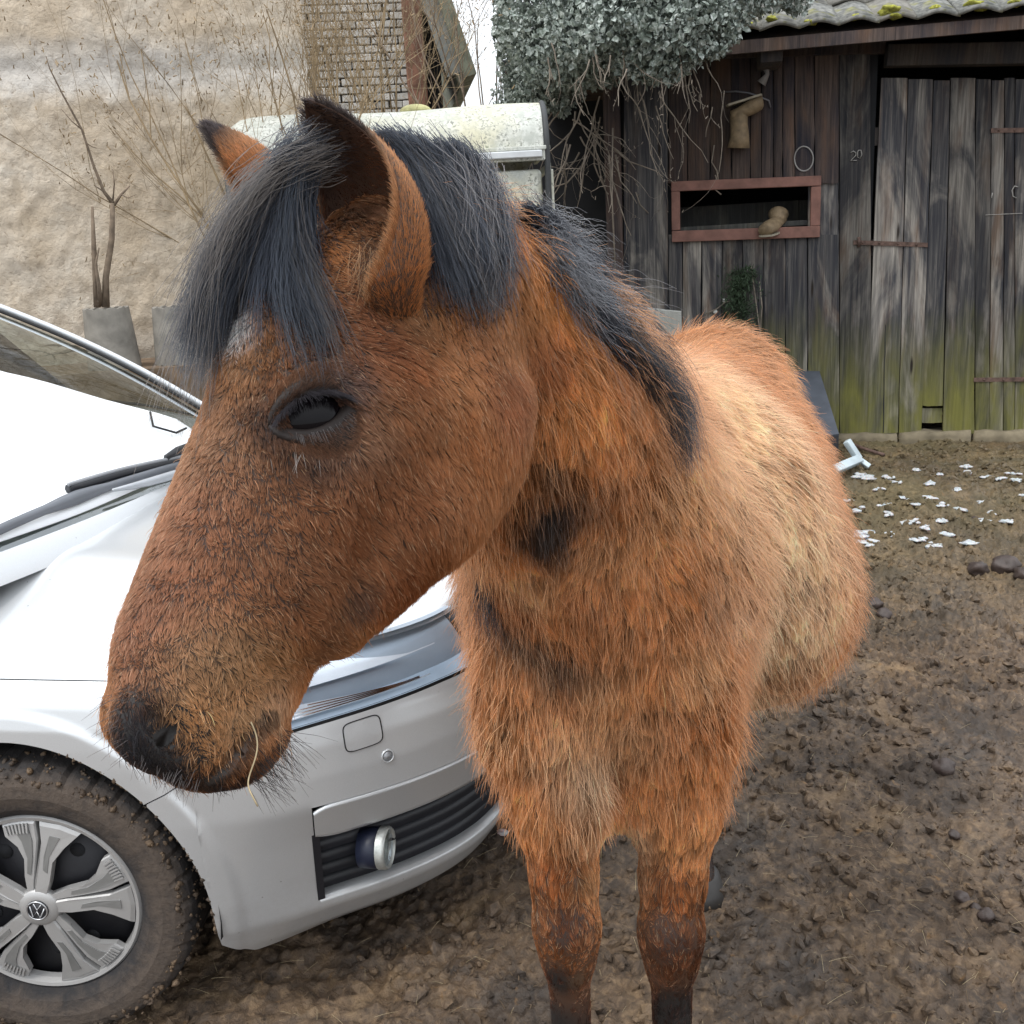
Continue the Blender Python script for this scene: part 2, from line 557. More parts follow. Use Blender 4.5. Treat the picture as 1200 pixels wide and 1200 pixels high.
# ================================================================== the wooden shed
def wood(name, tone=(0.31, 0.285, 0.255), dark=(0.022, 0.024, 0.032), brown=(0.13, 0.075, 0.045), moss=0.0, darkness=0.15, rough=0.85):
    t = NT(name)
    oi = t.node('ShaderNodeObjectInfo')
    add = t.n.new('ShaderNodeVectorMath'); add.operation = 'ADD'
    cmb = t.n.new('ShaderNodeCombineXYZ')
    t.link(t.math('MULTIPLY', oi.outputs['Random'], 37.0), cmb.inputs[0]); t.link(t.math('MULTIPLY', oi.outputs['Random'], 11.0), cmb.inputs[2])
    t.link(t.co.outputs['Object'], add.inputs[0]); t.link(cmb.outputs[0], add.inputs[1])
    def mp(sc):
        m = t.n.new('ShaderNodeMapping'); m.inputs['Scale'].default_value = sc; t.link(add.outputs[0], m.inputs[0]); return m.outputs[0]
    grain = t.noise(mp((60, 60, 2.2)), 1.0, 8, 0.62, 0.6)
    fine = t.noise(mp((240, 240, 5)), 1.0, 4, 0.6)
    patch = t.noise(mp((4.0, 4.0, 1.1)), 1.0, 5, 0.6, 1.0)
    patch2 = t.noise(mp((9.0, 9.0, 2.0)), 1.0, 4, 0.6, 0.6)
    c = t.mix(t.ramp(grain, [(0.30, 0.0), (0.62, 1.0)]), tuple(x * 0.30 for x in tone), tone)
    c = t.mix(t.ramp(fine, [(0.35, 0.45), (0.6, 0.0)]), c, tuple(x * 0.25 for x in tone))
    c = t.mix(t.math('MULTIPLY', t.ramp(patch2, [(0.48, 0.0), (0.66, 1.0)]), 0.75), c, t.mix(grain, tuple(x * 0.5 for x in brown), brown))
    dk = t.math('ADD', t.ramp(patch, [(0.5 - 0.16 * darkness, 1.0), (0.62, 0.0)]), 0.0)
    dk = t.math('MULTIPLY', dk, t.ramp(grain, [(0.3, 1.0), (0.75, 0.55)]))
    c = t.mix(dk, c, dark)
    # every board differs in tone
    hsv = t.n.new('ShaderNodeHueSaturation'); t.link(c, hsv.inputs['Color'])
    t.link(t.math('ADD', t.math('MULTIPLY', oi.outputs['Random'], 0.75), 0.62), hsv.inputs['Value'])
    c = hsv.outputs[0]
    if moss:
        g = t.node('ShaderNodeNewGeometry'); sp = t.node('ShaderNodeSeparateXYZ'); t.link(g.outputs['Position'], sp.inputs[0])
        zz = t.math('ADD', sp.outputs['Z'], t.math('MULTIPLY', t.math('SUBTRACT', patch, 0.5), 1.1))
        mm = t.ramp(t.math('DIVIDE', zz, 2.0), [(0.20, 0.85 * moss), (0.52, 0.0)])
        mm = t.math('MULTIPLY', mm, t.ramp(patch2, [(0.34, 0.35), (0.58, 1.0)]))
        c = t.mix(mm, c, t.mix(grain, (0.10, 0.10, 0.025), (0.235, 0.225, 0.055)))
    # knots
    vo = t.voro(mp((9, 9, 1.5)), 1.0)
    kn = t.ramp(vo.outputs['Distance'], [(0.045, 1.0), (0.10, 0.0)])
    c = t.mix(kn, c, (0.02, 0.015, 0.012))
    nm = t.bump(grain, 0.8, 0.006)
    t.bsdf(c, rough, 0, nm, 0.3)
    return t.m


M_PLANK = wood('weathered_plank', moss=1.0)
M_PLANKD = wood('dark_stained_plank', (0.13, 0.095, 0.08), (0.012, 0.015, 0.026), (0.17, 0.10, 0.065), 0.0, 1.0)
M_BEAM = wood('old_beam', (0.12, 0.10, 0.085), (0.03, 0.03, 0.035), (0.10, 0.06, 0.04), 0.0, 0.6)
M_VOID = simple('shade_black_interior', (0.012, 0.013, 0.016), 0.9, bump=0)  # near black: shade of interiors, recesses and gaps put into the colour
M_RUST = simple('rusty_iron', (0.12, 0.075, 0.06), 0.75, 0.3, vary=0.5, scale=30, bump=0.5)
M_REDF = simple('faded_red_paint', (0.185, 0.088, 0.068), 0.7, vary=0.28, scale=14, bump=0.35, bscale=90)
M_LEATHER = simple('worn_leather', (0.20, 0.145, 0.085), 0.7, vary=0.35, scale=25, bump=0.4, bscale=120)
M_SOLE = simple('boot_sole_edge', (0.30, 0.27, 0.21), 0.7, vary=0.2)
M_ROOT = simple('pale_dead_ivy_stem', (0.22, 0.185, 0.15), 0.85, vary=0.35, scale=20, bump=0.3)
M_STONE = simple('foundation_stone', (0.18, 0.15, 0.10), 0.9, vary=0.4, scale=9, bump=0.9, bscale=40)

SA = math.radians(10)
SE = np.array([math.cos(SA), -math.sin(SA), 0.0]); SN_ = np.array([-math.sin(SA), -math.cos(SA), 0.0])
S_REF = hit_ground(1100, 512)
_v = ray(726, 520); _t = ((S_REF - CAM) @ SN_) / (_v @ SN_)
SO = CAM + _v * _t; SO[2] = 0.0


def sh(px, py, off=0.0):
    """photo spot -> (x, z) in the shed's own frame, on the plane 'off' metres in front of its wall"""
    v = ray(px, py); t = ((SO + SN_ * off - CAM) @ SN_) / (v @ SN_)
    p = CAM + v * t
    return float((p - SO) @ SE), float(p[2])


def sl(x, off, z):
    """shed frame coordinates: x along the wall, -off behind, z up"""
    return (x, -off, z)


shed = empty('wooden_shed', SO, -SA)
tag(shed, 'old weathered grey plank shed with a mossy tiled roof and a wide double door', 'shed')


def plank(px_t, px_b, y_t, y_b, off=0.0, th=0.024, mat=None, name='plank', parent=None, px_t2=None, px_b2=None, jag=0.012, gap=0.003):
    """a board between two photo edges; its long edges waver a little, its foot is ragged"""
    x0t, zt = sh(px_t, y_t, off); x1t, zt1 = sh(px_t2, y_t, off); x0b, zb = sh(px_b, y_b, off); x1b, zb1 = sh(px_b2, y_b, off)
    n = 9
    w0, w1 = RNG.normal(0, 0.0016, n), RNG.normal(0, 0.0016, n)
    cup = RNG.uniform(-0.003, 0.003); lean = RNG.uniform(0, 0.006)
    L_, R_ = [], []
    cols = 4
    V = []
    for side in (0, 1):
        for i in range(n):
            t = i / (n - 1)
            zl = zb + (zt - zb) * t; zr = zb1 + (zt1 - zb1) * t
            if i == 0: zl += RNG.uniform(-jag, jag); zr += RNG.uniform(-jag, jag)
            xa = x0b + (x0t - x0b) * t + gap + w0[i]; xb = x1b + (x1t - x1b) * t - gap + w1[i]
            for k in range(cols + 1):
                s_ = k / cols
                rnd = 0.0035 if k in (0, cols) and side == 0 else 0.0
                V.append((xa + (xb - xa) * s_, -(off + (th if side == 0 else 0) - rnd + lean * (1 - t) + cup * (1 - (2 * s_ - 1) ** 2) * (side == 0)), zl + (zr - zl) * s_ + (RNG.uniform(-jag, jag) * 0.5 if i == 0 else 0)))
    c1_ = cols + 1; N = n * c1_
    Fq = []
    for i in range(n - 1):
        for k in range(cols):
            a = i * c1_ + k
            Fq.append((a, a + 1, a + c1_ + 1, a + c1_)); Fq.append((N + a, N + a + c1_, N + a + c1_ + 1, N + a + 1))
        a = i * c1_
        Fq.append((a, a + c1_, N + a + c1_, N + a)); a += cols; Fq.append((a, N + a, N + a + c1_, a + c1_))
    for k in range(cols):
        Fq.append((k, N + k, N + k + 1, k + 1)); a = (n - 1) * c1_ + k; Fq.append((a, a + 1, N + a + 1, N + a))
    o = mesh_obj(name, V, Fq, mat or M_PLANK, parent or shed)
    return o


zr_ = sh(1100, 505)[1]
# wall boards left of the door, above, beside and below the red frame
LB = [731, 783, 800, 822, 846, 870, 894, 920, 946, 983, 1020]
for a, b in zip(LB[:-1], LB[1:]):
    if b <= 783 or a >= 960:
        plank(a, a, 62, 512, 0, px_t2=b, px_b2=b, mat=M_PLANK)
    else:
        plank(a, a, 275, 512, 0, px_t2=b, px_b2=b, mat=M_PLANK)
UB = [783, 806, 832, 857, 879, 892, 906, 917, 931, 954, 983]
for a, b in zip(UB[:-1], UB[1:]):
    plank(a, a, 55, 214, 0, px_t2=b, px_b2=b, mat=M_PLANKD)
plank(946, 946, 214, 285, 0, px_t2=983, px_b2=983, mat=M_PLANK, jag=0.002, th=0.012)
# back of the wall: darkness behind the gaps and inside the opening
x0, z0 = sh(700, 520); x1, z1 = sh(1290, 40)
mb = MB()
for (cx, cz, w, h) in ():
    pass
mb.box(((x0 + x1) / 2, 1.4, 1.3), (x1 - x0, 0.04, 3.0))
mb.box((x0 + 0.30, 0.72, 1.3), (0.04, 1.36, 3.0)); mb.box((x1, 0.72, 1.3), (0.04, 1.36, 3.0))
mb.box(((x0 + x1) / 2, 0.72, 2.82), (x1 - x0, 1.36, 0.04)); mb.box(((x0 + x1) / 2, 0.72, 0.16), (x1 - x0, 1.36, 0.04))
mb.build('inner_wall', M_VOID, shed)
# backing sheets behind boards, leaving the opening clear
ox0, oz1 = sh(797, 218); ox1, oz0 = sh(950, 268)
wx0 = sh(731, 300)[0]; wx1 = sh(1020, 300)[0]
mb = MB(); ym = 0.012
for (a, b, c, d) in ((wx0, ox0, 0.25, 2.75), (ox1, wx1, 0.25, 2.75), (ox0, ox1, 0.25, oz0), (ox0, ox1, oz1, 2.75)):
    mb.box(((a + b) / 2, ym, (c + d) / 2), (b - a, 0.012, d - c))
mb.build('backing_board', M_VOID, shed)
# door: boards, ledges behind, strap hinges
door = empty('door', (0, 0, 0), 0, shed)
DB_T = [1031, 1063, 1093, 1113, 1142, 1161, 1176, 1188, 1204, 1222, 1250]
DB_B = [1014, 1052, 1079, 1104, 1141, 1158, 1174, 1188, 1206, 1226, 1254]
for k in range(len(DB_T) - 1):
    yb = 505 if k != 2 else 474
    plank(DB_T[k], DB_B[k], 92 + (k % 3) * 1.5, yb + (k % 2) * 2, 0.004, px_t2=DB_T[k + 1], px_b2=DB_B[k + 1], parent=door, gap=0.0028)
plank(1036, 1033, 380, 505, 0.0, px_t2=1037, px_b2=1035, parent=door, mat=M_VOID, th=0.03, gap=0)
plank(1079, 1079, 478, 495, 0.0, px_t2=1104, px_b2=1104, parent=door, th=0.015, jag=0.003)
for yy in (160, 290, 445):
    xa, za = sh(1022, yy); xb, zb = sh(1254, yy); mb = MB()
    mb.box(((xa + xb) / 2, 0.03, za), (xb - xa, 0.03, 0.10)); mb.build('door_ledge', M_BEAM, door)


def strap(pxa, pxb, y0, y1, parent, pin=True):
    xa, za = sh(pxa, y0, 0.03); xb, zb = sh(pxb, y1, 0.03)
    m = MB()
    n = 8
    for s_ in range(n):
        f0, f1 = s_ / n, (s_ + 1) / n
        zz0, zz1 = za + (zb - za) * f0, za + (zb - za) * f1
        m.add([(xa + (xb - xa) * f, -o_, z_ + d) for f, z_ in ((f0, zz0), (f1, zz1)) for o_ in (0.030, 0.036) for d in (-0.013, 0.013)],
              [(0, 1, 3, 2), (4, 6, 7, 5), (0, 4, 5, 1), (2, 3, 7, 6), (0, 2, 6, 4), (1, 5, 7, 3)])
    for f in (0.12, 0.35, 0.6, 0.85):
        m.tube([(xa + (xb - xa) * f, -0.036, za + (zb - za) * f), (xa + (xb - xa) * f, -0.041, za + (zb - za) * f)], 0.006, 8)
    if pin: m.tube([(xa + 0.03, -0.044, za - 0.03), (xa + 0.03, -0.044, za + 0.03)], 0.010, 8)
    return m.build('hinge', M_RUST, parent)


strap(1000, 1087, 284, 287, door); strap(1161, 1240, 153, 152, door, False); strap(1141, 1240, 445, 444, door, False)
# header beam, wall plate, corner post, rafter tail
def beam(pxa, pya, pxb, pyb, dep, h, off, name='beam', mat=None, par=None):
    xa, za = sh(pxa, pya, off); xb, zb = sh(pxb, pyb, off)
    ang = math.atan2(zb - za, xb - xa)
    m = MB(); m.box((0, 0, 0), (math.hypot(xb - xa, zb - za), dep, h))
    o = m.build(name, mat or M_BEAM, par or shed, bevel=0.006)
    o.location = ((xa + xb) / 2, -off, (za + zb) / 2); o.rotation_euler = (0, -ang, 0)
    return o


beam(1038, 66, 1260, 62, 0.10, 0.115, 0.05, 'beam', M_PLANKD if False else M_BEAM)
beam(731, 62, 1038, 52, 0.05, 0.10, 0.02, 'wall_plate', M_PLANKD)
xa, za = sh(725, 130); xb, zb = sh(727, 520)
m = MB(); m.box(((xa + xb) / 2 - 0.02, -0.01, (za + zb) / 2 + 0.15), (0.10, 0.10, za - zb + 0.5)); m.build('corner_post', M_PLANKD, shed, bevel=0.008)
xa, za = sh(903, 62, 0.25)
m = MB(); m.box((xa, -0.16, za), (0.12, 0.34, 0.12)); m.build('rafter_tail', M_BEAM, shed, bevel=0.006)
xa, za = sh(897, 78, 0.05); xb, zb = sh(892, 98, 0.05)
m = MB(); m.tube([(xa, -0.06, za), (xa + 0.01, -0.07, (za + zb) / 2), (xb, -0.06, zb)], [0.022, 0.012, 0.030], 7); m.build('rag', simple('grey_rag', (0.25, 0.24, 0.24), 0.9), shed)
xa, za = sh(893, 60, 0.03)
# foundation stones
for (pa, pb, yt, yb) in ((975, 1053, 509, 532), (1054, 1138, 507, 527), (1141, 1215, 506, 523), (900, 972, 512, 534), (820, 898, 514, 536), (735, 818, 516, 538)):
    xa, za = sh(pa, yt, 0.06); xb, zb = sh(pb, yb, 0.06)
    b_ = bmesh.new(); bmesh.ops.create_cube(b_, size=1.0); bmesh.ops.subdivide_edges(b_, edges=b_.edges, cuts=5, use_grid_fill=True)
    for w in b_.verts:
        c = Vector((w.co.x * (xb - xa - 0.006), w.co.y * 0.22, w.co.z * (za - zb + 0.10)))
        r_ = Vector((abs(w.co.x) * 2, abs(w.co.y) * 2, abs(w.co.z) * 2)); k_ = sum(1 for q_ in r_ if q_ > 0.95)
        c *= 1 - 0.03 * max(0, k_ - 1)
        c += Vector((1, 1, 1)) * 0.016 * mnoise.noise(c * 9 + Vector((pa, 0, 0)))
        w.co = c
    me = bpy.data.meshes.new('foundation_stone'); b_.to_mesh(me); b_.free(); me.materials.append(M_STONE)
    me.polygons.foreach_set('use_smooth', np.ones(len(me.polygons), dtype=bool))
    o = bpy.data.objects.new('foundation_stone', me); o.location = ((xa + xb) / 2, 0.03, (za + zb) / 2 - 0.05); link(o, shed)

# the red frame in the wall opening
xa, za = sh(786, 216, 0.03); xb, zb = sh(962, 280, 0.03)
fr = empty('window_frame', (0, 0, 0), 0, shed)
x_l, x_r = sh(787, 250, 0.03)[0], sh(961, 245, 0.03)[0]
z_tl, z_tr, z_bl, z_br = sh(787, 213, 0.03)[1], sh(961, 206, 0.03)[1], sh(785, 284, 0.03)[1], sh(960, 278, 0.03)[1]
fw = 0.058


def frame_piece(p4, th, name):
    """four corner points (x, z), extruded towards the yard"""
    V = [(x, -0.022, z) for x, z in p4] + [(x, -0.022 - th, z) for x, z in p4]
    o = mesh_obj(name, V, [(0, 1, 2, 3), (7, 6, 5, 4), (0, 4, 5, 1), (1, 5, 6, 2), (2, 6, 7, 3), (3, 7, 4, 0)], M_REDF, fr)
    b = o.modifiers.new('b', 'BEVEL'); b.width = 0.004; b.segments = 2
    return o


frame_piece([(x_l, z_tl), (x_r, z_tr), (x_r, z_tr - fw), (x_l, z_tl - fw)], 0.034, 'rail')
frame_piece([(x_l, z_bl), (x_l, z_bl + fw * 1.15), (x_r, z_br + fw * 1.15), (x_r, z_br)][::-1], 0.034, 'rail')
frame_piece([(x_l, z_bl + fw * 1.15 + 0.002), (x_l + fw * 0.9, z_bl + fw * 1.15 + 0.004), (x_l + fw * 0.9, z_tl - fw - 0.001), (x_l, z_tl - fw - 0.001)][::-1], 0.030, 'stile')
frame_piece([(x_r - fw, z_br + fw * 1.15 + 0.001), (x_r, z_br + fw * 1.15 + 0.002), (x_r, z_tr - fw - 0.002), (x_r - fw, z_tr - fw - 0.002)][::-1], 0.030, 'stile')
m = MB(); zs = sh(870, 262)[1]
m.box(((x_l + x_r) / 2, 0.22, zs - 0.015), (x_r - x_l - 0.06, 0.40, 0.03)); m.box(((x_l + x_r) / 2, 0.44, zs + 0.05), (x_r - x_l, 0.02, 0.16))
m.build('shelf', wood('shelf_board', (0.16, 0.16, 0.14), (0.06, 0.06, 0.06), (0.15, 0.13, 0.1), 0, 0.2), shed)


def boot(loc, rot, scale, lab, name='old_boot', shaft=1.0, foot=1.0):
    """an old ankle boot lying on its side: foot, shaft, sole"""
    root = empty(name, loc)
    root.rotation_euler = rot; root.scale = (scale,) * 3
    tag(root, lab, 'boot', 'old leather boots on the shed wall')
    prof = [(-0.135, 0.046, 0.034, 0.030), (-0.12, 0.055, 0.044, 0.034), (-0.06, 0.060, 0.050, 0.040), (0.0, 0.052, 0.044, 0.048), (0.05, 0.050, 0.040, 0.060), (0.09, 0.046, 0.036, 0.062)]
    V, Fq, n = [], [], 18
    for x, ry, rz, cz in prof:
        for k in range(n):
            a = 2 * math.pi * k / n; V.append((x * (foot if x < 0 else 1), ry * math.cos(a), cz + rz * math.sin(a) * (0.8 if math.sin(a) < 0 else 1)))
    for i in range(len(prof) - 1):
        for k in range(n): Fq.append((i * n + k, i * n + (k + 1) % n, (i + 1) * n + (k + 1) % n, (i + 1) * n + k))
    Fq += [tuple(range(n))[::-1], tuple(range((len(prof) - 1) * n, len(prof) * n))]
    mesh_obj('foot', V, Fq, M_LEATHER, root, True)
    m = MB(); m.tube([(0.045, 0, 0.06), (0.055, 0, 0.06 + 0.05 * shaft), (0.065, 0.004, 0.06 + 0.10 * shaft), (0.085, 0.01, 0.06 + 0.15 * shaft)], [0.052, 0.050, 0.055, 0.066], 16, caps=False)
    o = m.build('shaft', M_LEATHER, root); s_ = o.modifiers.new('t', 'SOLIDIFY'); s_.thickness = 0.004
    V = []
    out = [(-0.14, 0.030), (-0.13, 0.048), (-0.07, 0.062), (0.0, 0.050), (0.06, 0.048), (0.095, 0.040), (0.105, 0.0), (0.095, -0.040), (0.06, -0.044), (0.0, -0.042), (-0.07, -0.056), (-0.13, -0.046), (-0.14, -0.02), (-0.143, 0.0)]
    V = [(x * (foot if x < 0 else 1), y, -0.006) for x, y in out] + [(x * (foot if x < 0 else 1), y, 0.006) for x, y in out]; k_ = len(out)
    Fq = [tuple(range(k_)), tuple(range(2 * k_ - 1, k_ - 1, -1))] + [(i, i + k_, (i + 1) % k_ + k_, (i + 1) % k_) for i in range(k_)]
    mesh_obj('sole', V, Fq, M_SOLE, root)
    return root


def sw3(px, py, off):
    v = ray(px, py); t = ((SO + SN_ * off - CAM) @ SN_) / (v @ SN_)
    return CAM + v * t


def basis_rot(xax, zax):
    x_ = unit(xax); z_ = unit(np.array(zax) - x_ * (np.array(zax) @ x_)); y_ = np.cross(z_, x_)
    return Matrix(((x_[0], y_[0], z_[0]), (x_[1], y_[1], z_[1]), (x_[2], y_[2], z_[2]))).to_euler()


c_ = sw3(872, 118, 0.09)
boot(c_, basis_rot(-SE * 1.0 - np.array([0, 0, 0.22]), np.array([0, 0, -1.0]) - SE * 0.28), 1.0, 'worn brown leather boot hanging upside down under the eaves above the red frame', shaft=1.25, foot=0.75)
c_ = sw3(908, 272, 0.01)
boot(c_, basis_rot(-SN_ * 1.0 + SE * 0.6 + np.array([0, 0, 0.18]), (0, 0, 1)), 0.95, 'worn brown leather boot lying in the red framed opening with its sole gaping', shaft=0.25)
# wire hook from which the boot hangs, and the wire loop
m = MB(); m.tube([sw3(x, y, o_) for x, y, o_ in ((846, 108, 0.03), (862, 107, 0.06), (878, 109, 0.08), (892, 114, 0.07), (901, 118, 0.05), (903, 126, 0.04))], 0.005, 6)
tag(m.build('bent_wire', simple('grey_wire', (0.22, 0.22, 0.24), 0.5, 0.6)), 'bent grey wire holding the boot that hangs under the eaves', 'wire')
m = MB(); pts_ = [sw3(942 + 11 * math.cos(a), 186 + 14.5 * math.sin(a), 0.032) for a in np.linspace(0, 2 * math.pi, 25)]
m.tube(pts_, 0.0045, 6, caps=False)
tag(m.build('wire_loop', simple('dull_wire', (0.30, 0.29, 0.28), 0.5, 0.4)), 'oval wire loop hanging on the planks above the right end of the red frame', 'loop')
# chalk marks on the boards: figures and strokes, each its own line of chalk
M_CHALK = simple('chalk', (0.34, 0.33, 0.31), 0.9)
SHO = np.array(SO)


def to_shed(p):
    q = np.array(p) - SO
    return np.array([q @ SE, -(q @ SN_), q[2]])


def chalk(pts, w=0.0028):
    m = MB(); m.tube([to_shed(sw3(x, y, 0.0315)) for x, y in pts], w, 4); m.build('chalk_mark', M_CHALK, shed)


chalk([(997, 179), (1000, 177), (1003, 179), (1003, 182), (997, 188), (1004, 188)]); chalk([(1006, 176), (1009, 176), (1010, 181), (1008, 186), (1005, 184), (1005, 178), (1006, 176)])
chalk([(1193, 219), (1189, 218), (1186, 223), (1187, 230), (1191, 232)]); chalk([(1163, 226), (1162, 232)]); chalk([(1155, 252), (1175, 251), (1198, 250)], 0.0018)
# light slits above the door
m = MB()
# roof: two visible courses of pan tiles over battens, more behind
M_TILE = NT('mossy_concrete_tile'); t = M_TILE; v = t.mapping()
na, nb = t.noise(v, 6, 5), t.noise(v, 28, 5)
c = t.mix(t.ramp(nb, [(0.35, 0), (0.65, 1)]), (0.085, 0.09, 0.088), (0.24, 0.24, 0.225))
oi_ = t.node('ShaderNodeObjectInfo')
c = t.mix(t.math('MULTIPLY', oi_.outputs['Random'], 0.5), c, (0.20, 0.18, 0.15))
c = t.mix(t.ramp(na, [(0.54, 0), (0.64, 0.8)]), c, t.mix(nb, (0.10, 0.11, 0.03), (0.28, 0.26, 0.07)))
t.bsdf(c, 0.9, 0, t.bump(nb, 0.6, 0.004), 0.2); M_TILE = t.m
roof = empty('roof', (0, 0, 0), 0, shed)
exa, eza = sh(845, 44, 0.42); exb, ezb = sh(1200, 20, 0.42)
slope = math.radians(24)
tw = 0.205; tl = 0.36
me_t = bpy.data.meshes.new('roof_tile')
V, Fq = [], []
n_ = 12
for side in (0, 1):
    for i in (0, 1):
        for k in range(n_ + 1):
            f = k / n_; x = f * (tw + 0.015)
            zz = 0.026 * (0.5 - 0.5 * math.cos(2 * math.pi * f * 1.0)) ** 0.8 + (0 if side else -0.020)
            V.append((x, i * (tl + 0.06), zz))
w_ = n_ + 1
for k in range(n_):
    Fq += [(2 * w_ + k, 2 * w_ + k + 1, 3 * w_ + k + 1, 3 * w_ + k), (k, w_ + k, w_ + k + 1, k + 1), (k, k + 1, 2 * w_ + k + 1, 2 * w_ + k), (w_ + k, 3 * w_ + k, 3 * w_ + k + 1, w_ + k + 1)]
Fq += [(0, 2 * w_, 3 * w_, w_), (n_, w_ + n_, 3 * w_ + n_, 2 * w_ + n_)]
me_t.from_pydata(V, [], Fq); me_t.materials.append(M_TILE); me_t.polygons.foreach_set('use_smooth', np.ones(len(Fq), dtype=bool)); me_t.update()
tz = (ezb - eza) / (exb - exa)
for row in range(5):
    for kx in range(-5, 14):
        x = exa + kx * tw
        o = bpy.data.objects.new('roof_tile', me_t)
        yy = -0.44 + row * tl * math.cos(slope)
        zz = eza + 0.03 + row * (tl * math.sin(slope) + 0.012) + tz * (x - exa) * 0.5
        o.location = (x + RNG.normal(0, 0.003), yy + RNG.normal(0, 0.006), zz + RNG.normal(0, 0.003))
        o.rotation_euler = (slope + RNG.normal(0, 0.012), -tz * 0.5 + RNG.normal(0, 0.01), RNG.normal(0, 0.012))
        link(o, roof)
# boards under the tiles and the fascia
m = MB(); cs, sn = math.cos(slope), math.sin(slope)
xm0, xm1 = exa - 5 * tw, exa + 14 * tw
V = [(x, y_, z_) for x in (xm0, xm1) for (y_, z_) in ((-0.38, eza - 0.02 + 0.00), (1.45, eza - 0.02 + 1.83 * math.tan(slope)), (1.45, eza - 0.045 + 1.83 * math.tan(slope)), (-0.38, eza - 0.045))]
m.add(V, [(0, 1, 5, 4), (3, 7, 6, 2), (0, 4, 7, 3), (1, 2, 6, 5), (0, 3, 2, 1), (4, 5, 6, 7)])
m.build('roof_boarding', M_PLANKD, roof)
m = MB(); m.box(((xm0 + xm1) / 2, -0.40, eza - 0.055), (xm1 - xm0, 0.025, 0.065)); m.build('fascia_board', M_PLANKD, roof)
# rag-like moss cushions on the tile edges
M_MOSS = simple('yellow_green_moss', (0.27, 0.27, 0.045), 0.95, vary=0.5, scale=60, bump=1.0, bscale=200)
for k, (px, py, r) in enumerate(((905, 22, 0.03), (950, 26, 0.035), (1003, 20, 0.03), (1042, 12, 0.05), (1048, 18, 0.04), (1095, 10, 0.03), (1142, 6, 0.045), (1150, 10, 0.03), (1190, 3, 0.04), (860, 34, 0.035), (880, 30, 0.03))):
    xx, zz = sh(px, py, 0.40)
    o = bpy.data.objects.new('moss_cushion', blob_mesh('moss_cushion', r, k * 1.7, M_MOSS, 0.5, 3, 0.5)); o.location = (xx, -0.40, zz); link(o, roof)

# dark recess left of the shed, hung with dead ivy stems
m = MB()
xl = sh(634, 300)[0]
m.box((xl / 2 - 0.1, 1.35, 1.3), (-xl + 0.6, 0.05, 3.2)); m.build('side_wall', M_VOID, shed)  # wall painted near black for the shade of the recess
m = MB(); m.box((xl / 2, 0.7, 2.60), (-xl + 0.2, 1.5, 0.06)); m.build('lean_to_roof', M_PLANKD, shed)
# ================================================================== rendered house wall on the left
WA = math.radians(13)
WE = np.array([math.cos(WA), math.sin(WA), 0.0]); WN = np.array([math.sin(WA), -math.cos(WA), 0.0])
WO = np.array([-2.2, 4.75, 0.0])


def wl_(px, py, off=0.0):
    v = ray(px, py); t = ((WO + WN * off - CAM) @ WN) / (v @ WN)
    p = CAM + v * t
    return float((p - WO) @ WE), float(p[2]), p


w0 = wl_(-60, 300)[0]; w1 = wl_(362, 100)[0]
M = NT('rough_lime_render'); v = M.mapping()
na, nb, nc = M.noise(v, 1.3, 5, 0.6), M.noise(v, 9, 6, 0.62, 0.5), M.noise(v, 45, 5, 0.65, 0.4)
c = M.ramp(nb, [(0.30, (0.40, 0.335, 0.260)), (0.50, (0.55, 0.475, 0.385)), (0.70, (0.66, 0.595, 0.505))])
c = M.mix(M.ramp(na, [(0.45, 0.0), (0.62, 0.75)]), c, (0.52, 0.42, 0.305))
sp = M.node('ShaderNodeSeparateXYZ'); M.link(M.co.outputs['Object'], sp.inputs[0])
zb_ = wl_(120, 82)[1]
zz = M.math('ADD', sp.outputs['Z'], M.math('MULTIPLY', M.math('SUBTRACT', nb, 0.5), 0.16))
band = M.ramp(M.math('MULTIPLY', M.math('ABSOLUTE', M.math('SUBTRACT', zz, zb_)), 4.0), [(0.20, 0.6), (0.62, 0.0)])
c = M.mix(band, c, M.mix(nc, (0.52, 0.51, 0.50), (0.68, 0.67, 0.65)))
c = M.mix(M.ramp(M.noise(v, 2.2, 4), [(0.56, 0.0), (0.70, 0.7)]), c, (0.42, 0.38, 0.33))
c = M.mix(M.ramp(nc, [(0.30, 0.55), (0.42, 0.0)]), c, (0.17, 0.12, 0.08))
M.bsdf(c, 0.95, 0, M.bump(nc, 0.9, 0.010, M.bump(nb, 0.4, 0.015)), 0.15)
M_REND = M.m
nx, nz = 420, 300
xs_ = np.linspace(w0, w1, nx); zs_ = np.linspace(0, 4.2, nz)
Xw, Zw = np.meshgrid(xs_, zs_, indexing='ij')
dd = 0.010 * fbm(Xw * 4, Zw * 4, 0.7, 3) + 0.010 * fbm(Xw * 16, Zw * 16, 2.2, 3)
bnd = np.clip(1 - np.abs(Zw - zb_ + 0.04 * fbm(Xw * 5, Zw * 2, 0, 2)) / 0.13, 0, 1)
dd = dd - 0.02 * bnd
Vw = np.stack([Xw, -dd, Zw], -1).reshape(-1, 3)
i, j = np.meshgrid(np.arange(nx - 1), np.arange(nz - 1), indexing='ij'); q = (i * nz + j).ravel()
hw_ = empty('house_wall', WO, WA)
tag(hw_, 'rough ochre lime plastered house wall with a paler band, behind the car', 'wall')
tri_obj('plaster', Vw, np.stack([q, q + nz, q + nz + 1, q + 1], 1), M_REND, hw_)
m = MB(); m.box(((w0 + w1) / 2 - 1.5, 0.25, 2.1), (w1 - w0 + 2.98, 0.40, 4.19)); m.build('wall_core', M_REND, hw_)

